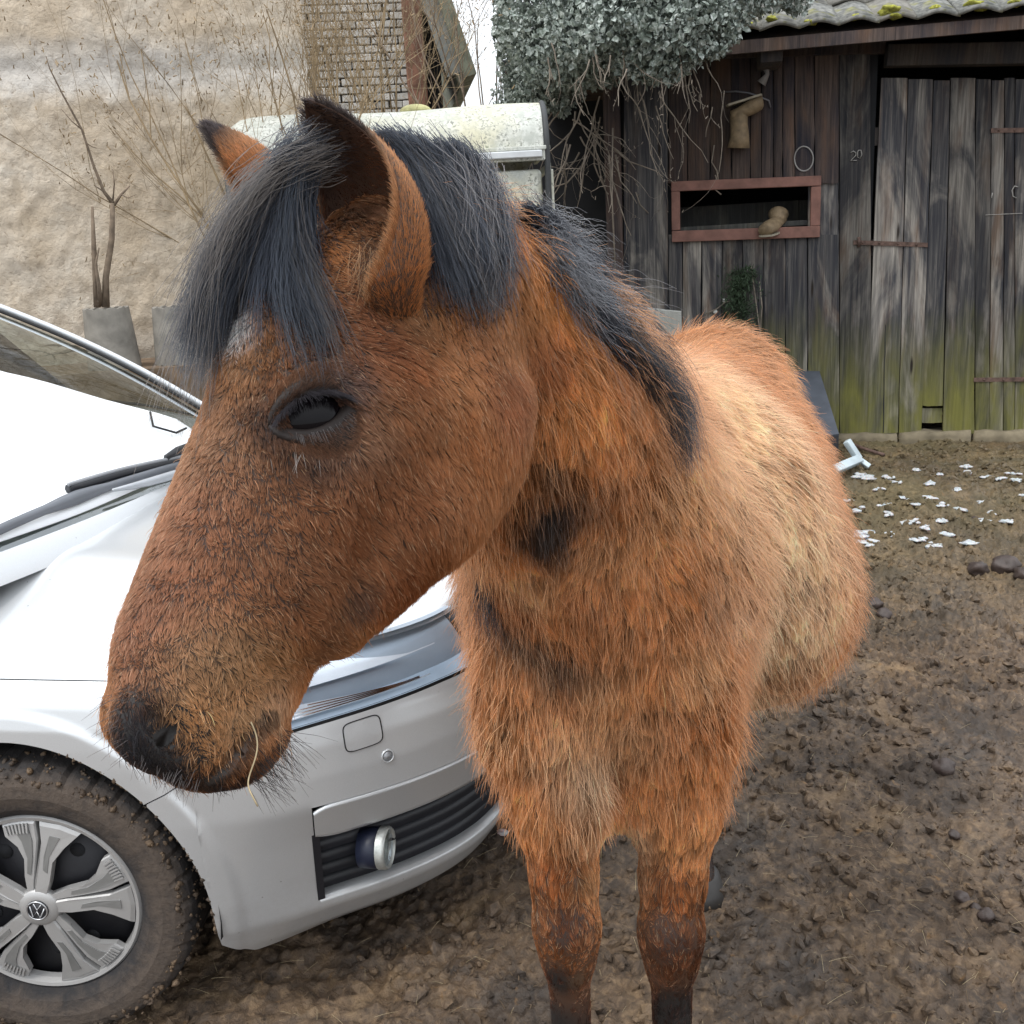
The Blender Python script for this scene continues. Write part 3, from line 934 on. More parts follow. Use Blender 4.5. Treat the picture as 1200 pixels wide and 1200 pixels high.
# ------------------------------------------------------------------ barn gable of grey blocks further back
GA = math.radians(6); GE = np.array([math.cos(GA), math.sin(GA), 0]); GN = np.array([math.sin(GA), -math.cos(GA), 0]); GO = np.array([-1.4, 8.6, 0.0])


def gb(px, py, off=0.0):
    v = ray(px, py); t = ((GO + GN * off - CAM) @ GN) / (v @ GN); p = CAM + v * t
    return float((p - GO) @ GE), float(p[2])


barn = empty('barn', GO, GA)
tag(barn, 'barn gable of pale grey bricks with a brown corner post behind the trailer', 'barn')
bx0 = gb(340, 60)[0]; bx1 = gb(474, 60)[0]; bz0 = gb(400, 150)[1]; bz1 = gb(400, -12)[1]
M_BRICK = NT('grey_brick'); t = M_BRICK; v = t.mapping(); oi_ = t.node('ShaderNodeObjectInfo')
c = t.mix(oi_.outputs['Random'], (0.46, 0.45, 0.43), (0.74, 0.72, 0.69)); c = t.mix(t.ramp(t.noise(v, 14, 4), [(0.4, 0), (0.7, 0.5)]), c, (0.25, 0.23, 0.20))
t.bsdf(c, 0.95, 0, t.bump(t.noise(v, 40, 4), 0.6, 0.006), 0.15); M_BRICK = t.m
bw, bh = 0.108, 0.060
me_b = bpy.data.meshes.new('brick')
b_ = bmesh.new(); bmesh.ops.create_cube(b_, size=1.0)
for w in b_.verts: w.co = Vector((w.co.x * (bw - 0.012), w.co.y * 0.10, w.co.z * (bh - 0.012)))
bmesh.ops.bevel(b_, geom=b_.edges, offset=0.004, segments=1, affect='EDGES'); b_.to_mesh(me_b); b_.free(); me_b.materials.append(M_BRICK)
r_ = 0; z = bz0
while z < bz1 and r_ < 30:
    x = bx0 + (bw / 2 if r_ % 2 else 0)
    while x < bx1 - bw * 0.4:
        o = bpy.data.objects.new('brick', me_b); o.location = (x + bw / 2 + RNG.normal(0, 0.003), -0.05 + RNG.normal(0, 0.004), z + bh / 2); o.rotation_euler = (RNG.normal(0, 0.01), RNG.normal(0, 0.02), RNG.normal(0, 0.01))
        link(o, barn); x += bw
    z += bh; r_ += 1
m = MB(); m.box(((bx0 + bx1) / 2 + 0.0, 0.03, (0 + bz1) / 2), (bx1 - bx0, 0.12, bz1)); m.build('mortar', simple('old_mortar', (0.24, 0.22, 0.20), 0.95, bump=0.6), barn)
m = MB(); m.box(((bx0 + bx1) / 2 - 0.6, 0.30, bz0 / 2 - 0.1), (bx1 - bx0 + 1.8, 0.3, bz0 - 0.02)); m.build('wall_base', M_REND, barn)
px0 = gb(474, 60)[0]; px1 = gb(497, 60)[0]; px2 = gb(530, 60)[0]
m = MB(); m.box(((px0 + px1) / 2, -0.04, 2.2), (px1 - px0, 0.16, 4.6)); m.build('corner_post', simple('red_brown_timber', (0.22, 0.11, 0.075), 0.85, vary=0.4, scale=10, bump=0.5), barn, bevel=0.01)
m = MB(); m.box(((px1 + px2) / 2 - 0.05, 0.5, 2.0), (px2 - px1 - 0.1, 0.9, 4.2)); m.build('dark_bay', M_VOID, barn)
# verge of the barn roof, sloping down to the right
xa, za = gb(492, -70, 0.2); xb, zb = gb(548, 96, 0.2)
m = MB(); L_ = math.hypot(xb - xa, zb - za); ang = math.atan2(zb - za, xb - xa)
m.box((0, 1.0, 0), (L_, 2.6, 0.10)); o = m.build('roof', simple('mossy_roof_edge', (0.15, 0.16, 0.12), 0.9, vary=0.4, scale=12, bump=0.6), barn); o.location = ((xa + xb) / 2, -0.2, (za + zb) / 2); o.rotation_euler = (0, -ang, 0)
m = MB(); m.box((-0.05, -0.25, -0.09), (L_, 0.03, 0.16)); o = m.build('barge_board', simple('grey_barge_board', (0.20, 0.21, 0.20), 0.85, vary=0.3), barn); o.location = ((xa + xb) / 2, -0.2, (za + zb) / 2); o.rotation_euler = (0, -ang, 0)

# ------------------------------------------------------------------ the old horse trailer
TA = math.radians(2); TE = np.array([math.cos(TA), math.sin(TA), 0]); TN = np.array([math.sin(TA), -math.cos(TA), 0]); TO = np.array([-1.0, 4.55, 0.0])


def tr(px, py, off=0.0):
    v = ray(px, py); t = ((TO + TN * off - CAM) @ TN) / (v @ TN); p = CAM + v * t
    return float((p - TO) @ TE), float(p[2])


M = NT('lichened_white_paint'); v = M.mapping()
na, nb, nc = M.noise(v, 3, 5), M.noise(v, 20, 6, 0.65, 0.6), M.noise(v, 75, 5, 0.7, 0.5)
c = M.mix(M.ramp(nb, [(0.38, 0), (0.62, 1)]), (0.42, 0.44, 0.40), (0.62, 0.63, 0.59))
g = M.node('ShaderNodeNewGeometry'); sp = M.node('ShaderNodeSeparateXYZ'); M.link(M.co.outputs['Object'], sp.inputs[0])
right = M.ramp(M.math('MULTIPLY', M.math('ADD', sp.outputs['X'], 0.2), 0.7), [(0.25, 0.10), (0.85, 0.62)])
c = M.mix(M.math('MULTIPLY', M.ramp(na, [(0.40, 0.0), (0.58, 1)]), right), c, (0.62, 0.57, 0.36))
c = M.mix(M.math('MULTIPLY', M.ramp(nc, [(0.51, 0.0), (0.57, 0.9)]), M.ramp(nb, [(0.42, 0.1), (0.58, 1.0)])), c, (0.19, 0.20, 0.17))
c = M.mix(M.math('MULTIPLY', M.ramp(nb, [(0.60, 0.0), (0.68, 0.8)]), right), c, (0.30, 0.32, 0.20))
M.bsdf(c, 0.6, 0, M.bump(nc, 0.3, 0.003), 0.4); M_TRAILER = M.m
M_RUB = simple('black_rubber', (0.03, 0.033, 0.035), 0.6, vary=0.3)
trailer = empty('horse_trailer', TO, TA)
tag(trailer, 'old white trailer with a rounded lichen spotted roof behind the horse', 'trailer')
xl, _ = tr(264, 180); xr, _ = tr(640, 180)
zt = tr(500, 126, -0.15)[1]; zm = tr(560, 175, 0.02)[1]; zm2 = tr(560, 190, 0.0)[1]
R0 = zt - zm                                     # the height of the rounded roof
D_ = 1.7
V, Fq = [], []
prof = [(-0.0, 0.0)] + [(R0 * 1.05 * (1 - math.cos(a)), R0 * math.sin(a)) for a in np.linspace(0.0, math.pi / 2, 14)][1:]
prof = prof + [(D_ - y, z_) for y, z_ in prof[::-1]]
nxs = 30
for ix in range(nxs + 1):
    f = ix / nxs; x = xl + (xr - xl) * f
    e_ = 0.10; k = 1.0
    if f < e_: k = math.sqrt(max(0, 1 - (1 - f / e_) ** 2)) * 0.18 + 0.82
    for (y, z_) in prof: V.append((x, y, zm + z_ * k + 0.006 * math.sin(f * 9)))
npf = len(prof)
for ix in range(nxs):
    for k in range(npf - 1): Fq.append((ix * npf + k, (ix + 1) * npf + k, (ix + 1) * npf + k + 1, ix * npf + k + 1))
Fq += [tuple(range(npf)), tuple(range(nxs * npf, (nxs + 1) * npf))[::-1]]
mesh_obj('roof', V, Fq, M_TRAILER, trailer, True).modifiers.new('e', 'EDGE_SPLIT')
m = MB(); m.box(((xl + xr) / 2, D_ / 2, (zm2 + 0.35) / 2 - 0.02), (xr - xl - 0.04, D_ - 0.04, zm2 - 0.39)); m.build('body', M_TRAILER, trailer, bevel=0.02)
M_ALU = simple('weathered_aluminium', (0.55, 0.57, 0.58), 0.45, 0.7, vary=0.15, bump=0.1)
m = MB(); m.box(((xl + xr) / 2, -0.008, (zm + zm2) / 2 + 0.02), (xr - xl, 0.03, (zm - zm2) * 0.35)); m.box(((xl + xr) / 2, 0.006, (zm + zm2) / 2 - 0.005), (xr - xl - 0.01, 0.04, (zm - zm2) * 1.05)); m.build('rain_gutter', M_TRAILER, trailer, bevel=0.004)
m = MB(); m.box((xr - 0.38, -0.022, zm2 + 0.02), (0.72, 0.03, 0.03)); m.build('aluminium_rail', M_ALU, trailer, bevel=0.004)
m = MB()
m.tube([(xr + 0.004, y, z_) for y, z_ in [(0.0, 0.6), (0.0, zm2)] + [(y_, zm + z2) for y_, z2 in prof[:14]]], 0.014, 8)
m.build('edge_moulding', M_RUB, trailer)
m = MB(); m.tube([(xl - 0.004, y, z_) for y, z_ in [(0.0, 0.6), (0.0, zm2)]], 0.014, 8); m.build('edge_moulding', M_RUB, trailer)
m = MB(); m.box((xr + 0.012, 0.42, zm2 - 0.03), (0.02, 0.78, 0.03)); m.box((xr + 0.012, 0.42, zm2 + 0.05), (0.02, 0.78, 0.02)); m.box((xr + 0.014, 0.03, zm2 - 0.62), (0.03, 0.05, 1.15)); m.build('end_trim', M_TRAILER, trailer, bevel=0.003)
for wx in (-0.25, 0.55):
    m = MB(); m.tube([((xl + xr) / 2 + wx, 0.06, 0.46), ((xl + xr) / 2 + wx, 0.22, 0.46)], 0.27, 28); m.build('wheel', M_RUB, trailer)
m = MB(); m.box(((xl + xr) / 2, 0.6, 0.36), (0.9, 0.12, 0.12)); m.build('axle', M_RUB, trailer)
vx, vz = tr(486, 119, -0.35)
M_YM = simple('mossy_cap', (0.42, 0.40, 0.20), 0.9, vary=0.3, scale=20, bump=0.6)
b_ = bmesh.new(); bmesh.ops.create_uvsphere(b_, u_segments=20, v_segments=12, radius=0.075)
for w in b_.verts: w.co.z *= 0.42
me = bpy.data.meshes.new('roof_vent'); b_.to_mesh(me); b_.free(); me.materials.append(M_YM)
o = bpy.data.objects.new('roof_vent', me); o.location = (vx, 0.35, zt + 0.012); link(o, trailer)
# thin coiled wire on the trailer's roof
m = MB(); pts_ = []
for x, y, off in ((372, 180, 0.05), (345, 172, 0.05), (322, 167, 0.05), (309, 158, 0.05), (313, 152, 0.05), (324, 152, 0.05)):
    a_, z_ = tr(x, y, off); pts_.append(TO + TE * a_ + TN * off + np.array([0, 0, z_]))

# ------------------------------------------------------------------ raised bed with two concrete pipes
M_CONC = simple('weathered_concrete', (0.22, 0.205, 0.18), 0.95, vary=0.3, scale=12, bump=0.7, bscale=60)
M_EARTH = simple('dry_earth', (0.16, 0.11, 0.07), 0.95, vary=0.4, scale=14, bump=0.9, bscale=50)


def wp(px, py, off):
    return wl_(px, py, off)[2]


pt1 = wp(124, 361, 0.42); pt2 = wp(204, 359, 0.42)
zb1 = wp(124, 432, 0.42)[2]
m = MB()
bmin, bmax = wl_(-60, 300)[0], wl_(300, 300)[0]
bed = MB(); bed.box(((bmin + bmax) / 2, -0.30, zb1 / 2), (bmax - bmin, 0.56, zb1)); o = bed.build('raised_bed', M_EARTH); o.location = WO; o.rotation_euler = (0, 0, WA)
tag(o, 'raised earth bed along the foot of the plastered wall', 'planting bed')
for (pt, lab) in ((pt1, 'grey concrete pipe planter holding the bare sapling, left one of two'), (pt2, 'grey concrete pipe planter half hidden by the forelock, right one of two')):
    h = pt[2] - zb1
    r0, r1 = 0.096, 0.114
    n = 36; V = []
    for (r, z_) in ((r1, 0.0), (r0 + 0.008, h * 0.6), (r0, h), (r0 - 0.018, h), (r0 - 0.018, h - 0.05)):
        V += [(r * math.cos(2 * math.pi * k / n) * (1 + 0.01 * math.sin(3 * k)), r * math.sin(2 * math.pi * k / n), z_ + 0.004 * math.sin(k * 1.9)) for k in range(n)]
    Fq = [(a * n + b, a * n + (b + 1) % n, (a + 1) * n + (b + 1) % n, (a + 1) * n + b) for a in range(4) for b in range(n)]
    root = empty('pipe_planter', (pt[0], pt[1], zb1)); tag(root, lab, 'planter', 'concrete pipe planters')
    o = mesh_obj('pipe', V, Fq, M_CONC, root, True); o.modifiers.new('e', 'EDGE_SPLIT')
    m = MB(); m.tube([(0, 0, h - 0.07), (0, 0, h - 0.035)], r0 - 0.016, n); m.build('soil', M_EARTH, root)

# ------------------------------------------------------------------ bare sapling and twiggy bushes
M_BARK = simple('grey_brown_bark', (0.16, 0.12, 0.085), 0.9, vary=0.35, scale=30, bump=0.5)
M_TWIG = simple('yellow_brown_twig', (0.26, 0.19, 0.11), 0.85, vary=0.45, scale=9, bump=0.0)


def grow(mb, p, d, L_, r, depth, maxd, segs=6, spread=0.6, up=0.15, wob=0.10, kids=(2, 4), sides=4):
    pts_ = [p.copy()]; rad = [r]
    cur = p.copy(); dd_ = d.copy()
    for k in range(segs):
        dd_ = unit(dd_ + RNG.normal(0, wob, 3) + np.array([0, 0, up * 0.2]))
        cur = cur + dd_ * L_ / segs; pts_.append(cur.copy()); rad.append(r * (1 - 0.62 * (k + 1) / segs))
    mb.tube(pts_, rad, sides, caps=False)
    if depth < maxd:
        for _ in range(RNG.integers(kids[0], kids[1] + 1)):
            i_ = RNG.integers(1, segs + 1)
            nd = unit(dd_ + RNG.normal(0, spread, 3) * (1, 0.7, 1) + np.array([0, 0, up]))
            grow(mb, pts_[i_], nd, L_ * RNG.uniform(0.45, 0.75), rad[i_] * 0.72, depth + 1, maxd, max(3, segs - 1), spread, up, wob, kids, max(3, sides - 1))
    else:
        for i_ in range(2, len(pts_)):
            if RNG.random() < 0.55:              # buds and old seed heads
                q_ = pts_[i_]; mb.tube([q_, q_ + RNG.normal(0, 1, 3) * 0.008 + np.array([0, 0, 0.010])], [0.0035, 0.002], 3, caps=False)


sap = MB()
def stem(pp, rr):
    sap.tube([wp(x, y, 0.42 + o_) for x, y, o_ in pp], rr, 8)
stem([(114, 360, 0), (112, 330, 0.01), (110, 290, 0), (108, 242, 0.01)], [0.016, 0.013, 0.011, 0.006])
stem([(124, 360, 0), (124, 325, 0.01), (131, 280, 0), (132, 238, 0)], [0.018, 0.014, 0.013, 0.010])
stem([(118, 358, 0), (116, 335, 0.03), (112, 310, 0.02), (116, 290, 0.01)], [0.012, 0.009, 0.006, 0.003])
stem([(132, 238, 0), (122, 225, 0), (110, 195, 0.02), (96, 152, 0.03), (72, 108, 0.05), (58, 80, 0.06), (54, 66, 0.06)], [0.009, 0.007, 0.0055, 0.0045, 0.0035, 0.0025, 0.0015])
stem([(96, 152, 0.03), (84, 142, 0.04), (72, 128, 0.05)], [0.003, 0.002, 0.0012]); stem([(102, 168, 0.03), (108, 172, 0.02), (114, 174, 0.02)], [0.003, 0.002, 0.001])
stem([(132, 238, 0), (134, 215, 0.01), (132, 198, 0.02)], [0.004, 0.003, 0.0015]); stem([(134, 240, 0), (142, 228, 0), (152, 218, -0.02)], [0.007, 0.005, 0.003]); stem([(124, 226, 0), (110, 217, 0.02)], [0.004, 0.002])
stem([(142, 228, 0), (150, 232, 0.02), (160, 228, 0.02)], [0.003, 0.002, 0.001])
o = sap.build('sapling', M_BARK); tag(o, 'bare sapling with two upright stems growing out of the left concrete pipe', 'tree')


def shrub(name, lab, cat, base, n, L_, fan, maxd, mat, r=0.007, lean=(0, 0, 0), group=None, depth_jit=0.25, spread=0.5):
    m = MB()
    for k in range(n):
        a = (k + 0.5) / n - 0.5
        d = unit(np.array([fan * a * 2, 0.15 * RNG.normal(), 1.0]) + np.array(lean) + RNG.normal(0, 0.12, 3))
        grow(m, np.array(base) + np.array([a * 0.5, RNG.normal(0, depth_jit), 0]), d, L_ * RNG.uniform(0.65, 1.1), r * RNG.uniform(0.6, 1.2), 0, maxd, 7, spread, 0.22, 0.09)
    o = m.build(name, mat); tag(o, lab, cat, group)
    return o


def at_y(px, py, y):
    v = ray(px, py); return CAM + v * ((y) / v[1])


b1 = at_y(395, 150, 5.3); b1[2] = 0.7
shrub('bare_shrub', 'bare yellowish shrub in front of the plastered wall left of the trailer', 'shrub', at_y(330, 330, 5.0), 44, 1.35, 0.62, 4, M_TWIG, 0.0062, (-0.22, 0, 0))
shrub('bare_shrub', 'tangle of bare twigs in front of the grey brick gable', 'shrub', at_y(440, 190, 7.4), 26, 1.3, 0.75, 4, M_TWIG, 0.0065, (0, 0, 0))
shrub('bare_shrub', 'dense bare twigs between the barn roof and the ivy against the sky', 'shrub', at_y(572, 190, 7.0), 13, 1.4, 0.5, 4, simple('grey_brown_twig', (0.20, 0.15, 0.11), 0.9, vary=0.4, bump=0), 0.007)

# ------------------------------------------------------------------ ivy over the left end of the shed
M = NT('frosted_ivy_leaf'); v = M.mapping(); nn_ = M.noise(v, 7, 4); n2_ = M.noise(v, 60, 3)
c = M.ramp(n2_, [(0.30, (0.07, 0.095, 0.075)), (0.5, (0.26, 0.30, 0.27)), (0.68, (0.58, 0.62, 0.60))])
c = M.mix(M.ramp(nn_, [(0.45, 0), (0.65, 0.6)]), c, (0.10, 0.13, 0.10))
M.bsdf(c, 0.55, 0, None, 0.5); M_IVY = M.m
ivy = empty('ivy', SO + SE * 0.0 + np.array([0, 0, 0.3]))
tag(ivy, 'thick grey green ivy spilling over the left end of the shed roof', 'ivy')
io = -np.array(ivy.location)
# leaf: lobed, folded along its rib
lv = np.array([(0, 0, 0), (0.35, 0.42, 0.08), (0.75, 0.22, 0.05), (1.0, 0, -0.03), (0.75, -0.22, 0.05), (0.35, -0.42, 0.08)]); lf = np.array([(0, 1, 2, 3), (0, 3, 4, 5)])
blobs = []    # (px, py, y-distance, radius m)
for (px, py, dy, r) in ((668, 18, 6.1, 0.36), (632, 90, 6.3, 0.20), (650, 95, 6.2, 0.22), (680, 30, 5.9, 0.36), (700, 70, 5.95, 0.20), (720, 20, 5.7, 0.32), (760, 25, 5.55, 0.30), (760, 55, 5.5, 0.20), (800, 25, 5.45, 0.26), (800, 50, 5.4, 0.18),
                        (835, 15, 5.45, 0.20), (830, 45, 5.35, 0.13), (880, 0, 5.5, 0.16), (920, -8, 5.6, 0.14), (740, -20, 5.9, 0.4), (700, -35, 6.2, 0.5), (610, 115, 6.5, 0.16), (655, 118, 6.3, 0.12), (780, 70, 5.42, 0.12), (730, 60, 5.6, 0.16), (640, 60, 6.3, 0.24)):
    blobs.append((at_y(px, py, dy), r))


def place_ivy(n):
    w = np.array([b[1] ** 2 for b in blobs]); w /= w.sum()
    k = RNG.choice(len(blobs), n, p=w)
    d = RNG.normal(0, 1, (n, 3)); d /= np.linalg.norm(d, axis=1, keepdims=True)
    c = np.array([b[0] for b in blobs])[k]; r = np.array([b[1] for b in blobs])[k]
    p = c + d * (r * (0.75 + 0.35 * RNG.random(n) ** 0.5))[:, None] * (1, 0.8, 0.85)
    p += 0.10 * np.stack([fbm(p[:, 0] * 2.7, p[:, 2] * 2.7, 4.4 + i_, 2) for i_ in range(3)], 1)
    p += 0.04 * np.stack([fbm(p[:, 0] * 6, p[:, 2] * 6, i_, 2) for i_ in range(3)], 1)
    s_ = 0.014 + 0.036 * RNG.random(n) ** 1.8
    R = rand_rot(n, 0.9)
    return p + io, np.stack([s_, s_, s_], 1), R


scatter_mesh('foliage', 50000, lv, lf, place_ivy, M_IVY, parent=ivy)
m = MB()
for k in range(30):          # hanging sprays along the lower fringe
    px = RNG.uniform(640, 850); py = 60 + RNG.uniform(-10, 35)
    p = at_y(px, py, 5.35 + RNG.uniform(-0.05, 0.3)) + io
    grow(m, p, unit(np.array([RNG.normal(0, 0.3), -0.1, -1.0])), RNG.uniform(0.12, 0.30), 0.0045, 0, 1, 5, 0.5, -0.3, 0.2, (1, 2), 4)
for k in range(22):          # dead stems in the dark recess
    px = RNG.uniform(655, 722); py = RNG.uniform(110, 200)
    p = at_y(px, py, 6.15 + RNG.uniform(-0.2, 0.3)) + io
    grow(m, p, unit(np.array([RNG.normal(0, 0.5), -0.1, -1.0])), RNG.uniform(0.25, 0.6), 0.0055, 0, 2, 6, 0.6, -0.2, 0.22, (1, 2), 4)
p = at_y(718, 150, 6.0) + io; m.tube([p, at_y(717, 230, 6.0) + io, at_y(721, 320, 6.0) + io], 0.005, 5)
m.build('stem', M_ROOT, ivy)
m = MB()
for k in range(7):
    p = at_y(RNG.uniform(735, 860), RNG.uniform(90, 130), 5.75) + io
    grow(m, p, unit(np.array([RNG.normal(0, 0.2), 0, -1.0])), RNG.uniform(0.15, 0.5), 0.004, 0, 1, 6, 0.5, -0.3, 0.15, (1, 3), 4)
m.build('tendril', M_ROOT, ivy)
for (pth) in ([(838, 205), (842, 215), (838, 222), (845, 228)], [(837, 170), (834, 190), (840, 200), (842, 212)], [(760, 250), (750, 240), (745, 225)]):
    m = MB(); m.tube([sw3(x, y, 0.045) - np.array(ivy.location) for x, y in pth], 0.004, 5); m.build('tendril', M_ROOT, ivy)

# ------------------------------------------------------------------ things standing about
# dark steel box with a sloping lid beside the horse's rump
M_DK = simple('dark_blue_grey_board', (0.075, 0.085, 0.105), 0.5, vary=0.25, scale=6, bump=0.2)
M_DK2 = simple('black_board_edge', (0.018, 0.018, 0.022), 0.6)
A_ = hit_ground(984, 548)
y_ = A_[1]
tr_ = at_y(983, 511, y_); tl_ = at_y(880, 520, y_ + 0.02); br_ = at_y(984, 548, y_); bl_ = at_y(880, 552, y_ + 0.02)
ur_ = at_y(951, 408, y_ + 0.95); ul_ = at_y(840, 412, y_ + 0.98); 
dn = lambda p: np.array([p[0], p[1], float(ground_h(0, p[1])) - 0.01])
V = [tl_, tr_, ur_, ul_, dn(tl_), dn(tr_), dn(ur_), dn(ul_)]
box_root = empty('feed_bunker', (0, 0, 0)); tag(box_root, 'black box with a sloping blue grey lid half hidden behind the rump of the horse', 'box')
c0 = sum(V) / 8; c0[2] = float(ground_h(0, c0[1])); box_root.location = c0
V = [p - c0 for p in V]
mesh_obj('body', V, [(4, 5, 1, 0), (5, 6, 2, 1), (6, 7, 3, 2), (7, 4, 0, 3)], M_DK2, box_root)
nrm = unit(np.cross(V[1] - V[0], V[3] - V[0])); nrm = nrm if nrm[2] > 0 else -nrm
T = [p + nrm * 0.014 for p in V[:4]]; Bt = [p - nrm * 0.004 for p in V[:4]]
mesh_obj('lid', T + Bt, [(0, 1, 2, 3), (7, 6, 5, 4), (0, 4, 5, 1), (1, 5, 6, 2), (2, 6, 7, 3), (3, 7, 4, 0)], M_DK, box_root)
# chips of pale plastic pipe
M_PL = simple('pale_blue_plastic', (0.50, 0.58, 0.62), 0.45, vary=0.15, bump=0.05)
m = MB(); a_, b2 = hit_ground(976, 566), hit_ground(1006, 552)
a_[2] = float(yard_h(a_[0], a_[1])) + 0.045; b2[2] = float(yard_h(b2[0], b2[1])) + 0.05
m.tube([a_, b2], 0.034, 4); m.tube([b2, b2 + np.array([-0.07, 0.01, 0.11])], 0.026, 4); m.tube([b2, b2 + np.array([0.05, -0.03, -0.04])], 0.02, 4)
tag(m.build('plastic_bracket', M_PL, bevel=0.004), 'pale blue grey plastic bracket lying on the ground by the foot of the black box', 'bracket')
m = MB(); m.tube([hit_ground(994, 524) + [0, 0, 0.03], hit_ground(1010, 531) + [0, 0, 0.03], hit_ground(1036, 537) + [0, 0, 0.02]], 0.011, 6)
tag(m.build('iron_rod', M_RUST), 'curved rusty rod lying on the ground below the shed planks', 'rod')
# white board leaning behind the withers
M_WB = wood('white_flaking_board', (0.62, 0.64, 0.62), (0.35, 0.36, 0.34), (0.45, 0.42, 0.36), 0, 0.2)
p0, p1, p2, p3 = at_y(735, 360, 5.5), at_y(798, 366, 5.45), at_y(799, 392, 5.45), at_y(735, 396, 5.5)
V = [p0, p1, p2, p3] + [p + np.array([0.02, 0.10, 0]) for p in (p0, p1, p2, p3)]
tag(mesh_obj('white_board', V, [(0, 1, 2, 3), (7, 6, 5, 4), (0, 4, 5, 1), (1, 5, 6, 2), (2, 6, 7, 3), (3, 7, 4, 0)], M_WB), 'flaking white board between the mane and the shed wall', 'board')
m = MB()
for px, y0 in ((745, 385), (790, 388)):
    a_ = at_y(px, y0, 5.5); m.box(((a_[0]), 5.53, (a_[2] + 0.2) / 2), (0.05, 0.05, a_[2] - 0.2))
tag(m.build('trestle', M_BEAM), 'low timber trestle carrying the white board behind the horse', 'trestle')
# evergreen sprig and knobs on the wall
M_FIR = simple('dark_evergreen', (0.035, 0.06, 0.03), 0.8, vary=0.4, scale=20, bump=0)


def place_fir(n):
    t_ = RNG.random(n); c_ = RNG.random(n)
    px = 882 - 22 * c_ + RNG.normal(0, 7, n); py = 315 + 78 * t_
    px = px - 10 * t_ + RNG.normal(0, 8, n) * t_
    p = np.array([sw3(a, b, 0.05 + 0.03 * RNG.random()) for a, b in zip(px, py)])
    s_ = RNG.uniform(0.02, 0.05, n)
    return p - SPR, np.stack([s_, s_ * 0.25, s_ * 0.25], 1), rand_rot(n, 0.9)


SPR = sw3(875, 360, 0.03)
sp_root = empty('evergreen_spray', SPR); tag(sp_root, 'dark green spray of twigs hanging on the planks under the red frame', 'plant')
scatter_mesh('foliage', 1500, lv, lf, place_fir, M_FIR, parent=sp_root)
m = MB()
for pth in ([(880, 312), (884, 340), (888, 370), (892, 400)], [(890, 330), (893, 360), (890, 395)], [(862, 352), (850, 354), (840, 362), (826, 368)]):
    m.tube([sw3(x, y, 0.05) - SPR for x, y in pth], 0.004, 5)
m.build('stem', M_ROOT, sp_root)
M_KN = simple('white_knob', (0.70, 0.70, 0.68), 0.4, bump=0)
for (px, py) in ((876, 316), (867, 331), (849, 352), (838, 365)):
    b_ = bmesh.new(); bmesh.ops.create_uvsphere(b_, u_segments=12, v_segments=8, radius=0.014); me = bpy.data.meshes.new('white_knob'); b_.to_mesh(me); b_.free(); me.materials.append(M_KN)
    o = bpy.data.objects.new('white_knob', me); o.location = to_shed(sw3(px, py, 0.034)); link(o, shed)
# ================================================================== the silver car
TH = math.radians(-10)
_v = ray(45, 1062); HUB = CAM + _v * ((CAMZ - 0.305) / -_v[2])
EX = np.array([math.cos(TH), math.sin(TH), 0]); EY = np.array([-math.sin(TH), math.cos(TH), 0])
CO = np.array([HUB[0], HUB[1], 0.0])
HW = 0.88            # half width


def car_at(px, py, w=None, z=None):
    v = ray(px, py)
    t = ((CO + EY * w - CAM) @ EY) / (v @ EY) if w is not None else (z - CAMZ) / v[2]
    q = CAM + v * t - CO
    return float(q @ EX), float(q @ EY), float(q[2])


def paint(name, color, dirt=0.5):
    t = NT(name); v = t.mapping()
    fl = t.noise(v, 900, 2)
    g = t.node('ShaderNodeSeparateXYZ'); t.link(t.co.outputs['Object'], g.inputs[0])
    dn = t.noise(v, 22, 6, 0.7); dn2 = t.noise(v, 120, 4, 0.7)
    low = t.ramp(t.math('ADD', g.outputs['Z'], t.math('MULTIPLY', t.math('SUBTRACT', dn, 0.5), 0.25)), [(0.12, 0.9), (0.34, 0.10), (0.75, 0.02)])
    sp_ = t.voro(v, 26.0); spk = t.math('MULTIPLY', t.ramp(sp_.outputs['Distance'], [(0.030, 1.0), (0.055, 0.0)]), t.ramp(t.noise(v, 4, 2), [(0.48, 0.0), (0.56, 1.0)]))
    film = t.math('MULTIPLY', t.math('ADD', low, t.math('MULTIPLY', t.ramp(dn2, [(0.60, 0.0), (0.72, 0.5)]), 0.25)), dirt)
    c = t.mix(t.ramp(fl, [(0.4, 0.0), (0.6, 1.0)]), tuple(x * 0.93 for x in color), color)
    c = t.mix(film, c, (0.19, 0.155, 0.12))
    c = t.mix(t.math('MULTIPLY', spk, dirt * 1.3), c, (0.08, 0.065, 0.05))
    b = t.bsdf(c, t.math('ADD', t.math('MULTIPLY', film, 0.4), 0.34), t.math('SUBTRACT', 0.52, t.math('MULTIPLY', film, 0.5)), t.bump(fl, 0.02, 0.0005), 0.5)
    b.inputs['Coat Weight'].default_value = 0.7; b.inputs['Coat Roughness'].default_value = 0.06
    return t.m


M_SILVER = paint('silver_metallic_paint', (0.64, 0.66, 0.68))
M_BLACKP = simple('black_trim_plastic', (0.014, 0.015, 0.020), 0.42, vary=0.2, bump=0.15)
M_GAP = simple('panel_gap_dark', (0.012, 0.012, 0.013), 0.8, bump=0)
M_CHROME = simple('chrome', (0.75, 0.76, 0.78), 0.12, 1.0, vary=0.03, bump=0)
M_REFL = simple('headlight_reflector', (0.66, 0.70, 0.75), 0.42, 0.5, vary=0.1, bump=0)
M_HLIN = simple('headlight_bezel', (0.34, 0.40, 0.47), 0.35, 0.4, vary=0.1, bump=0)


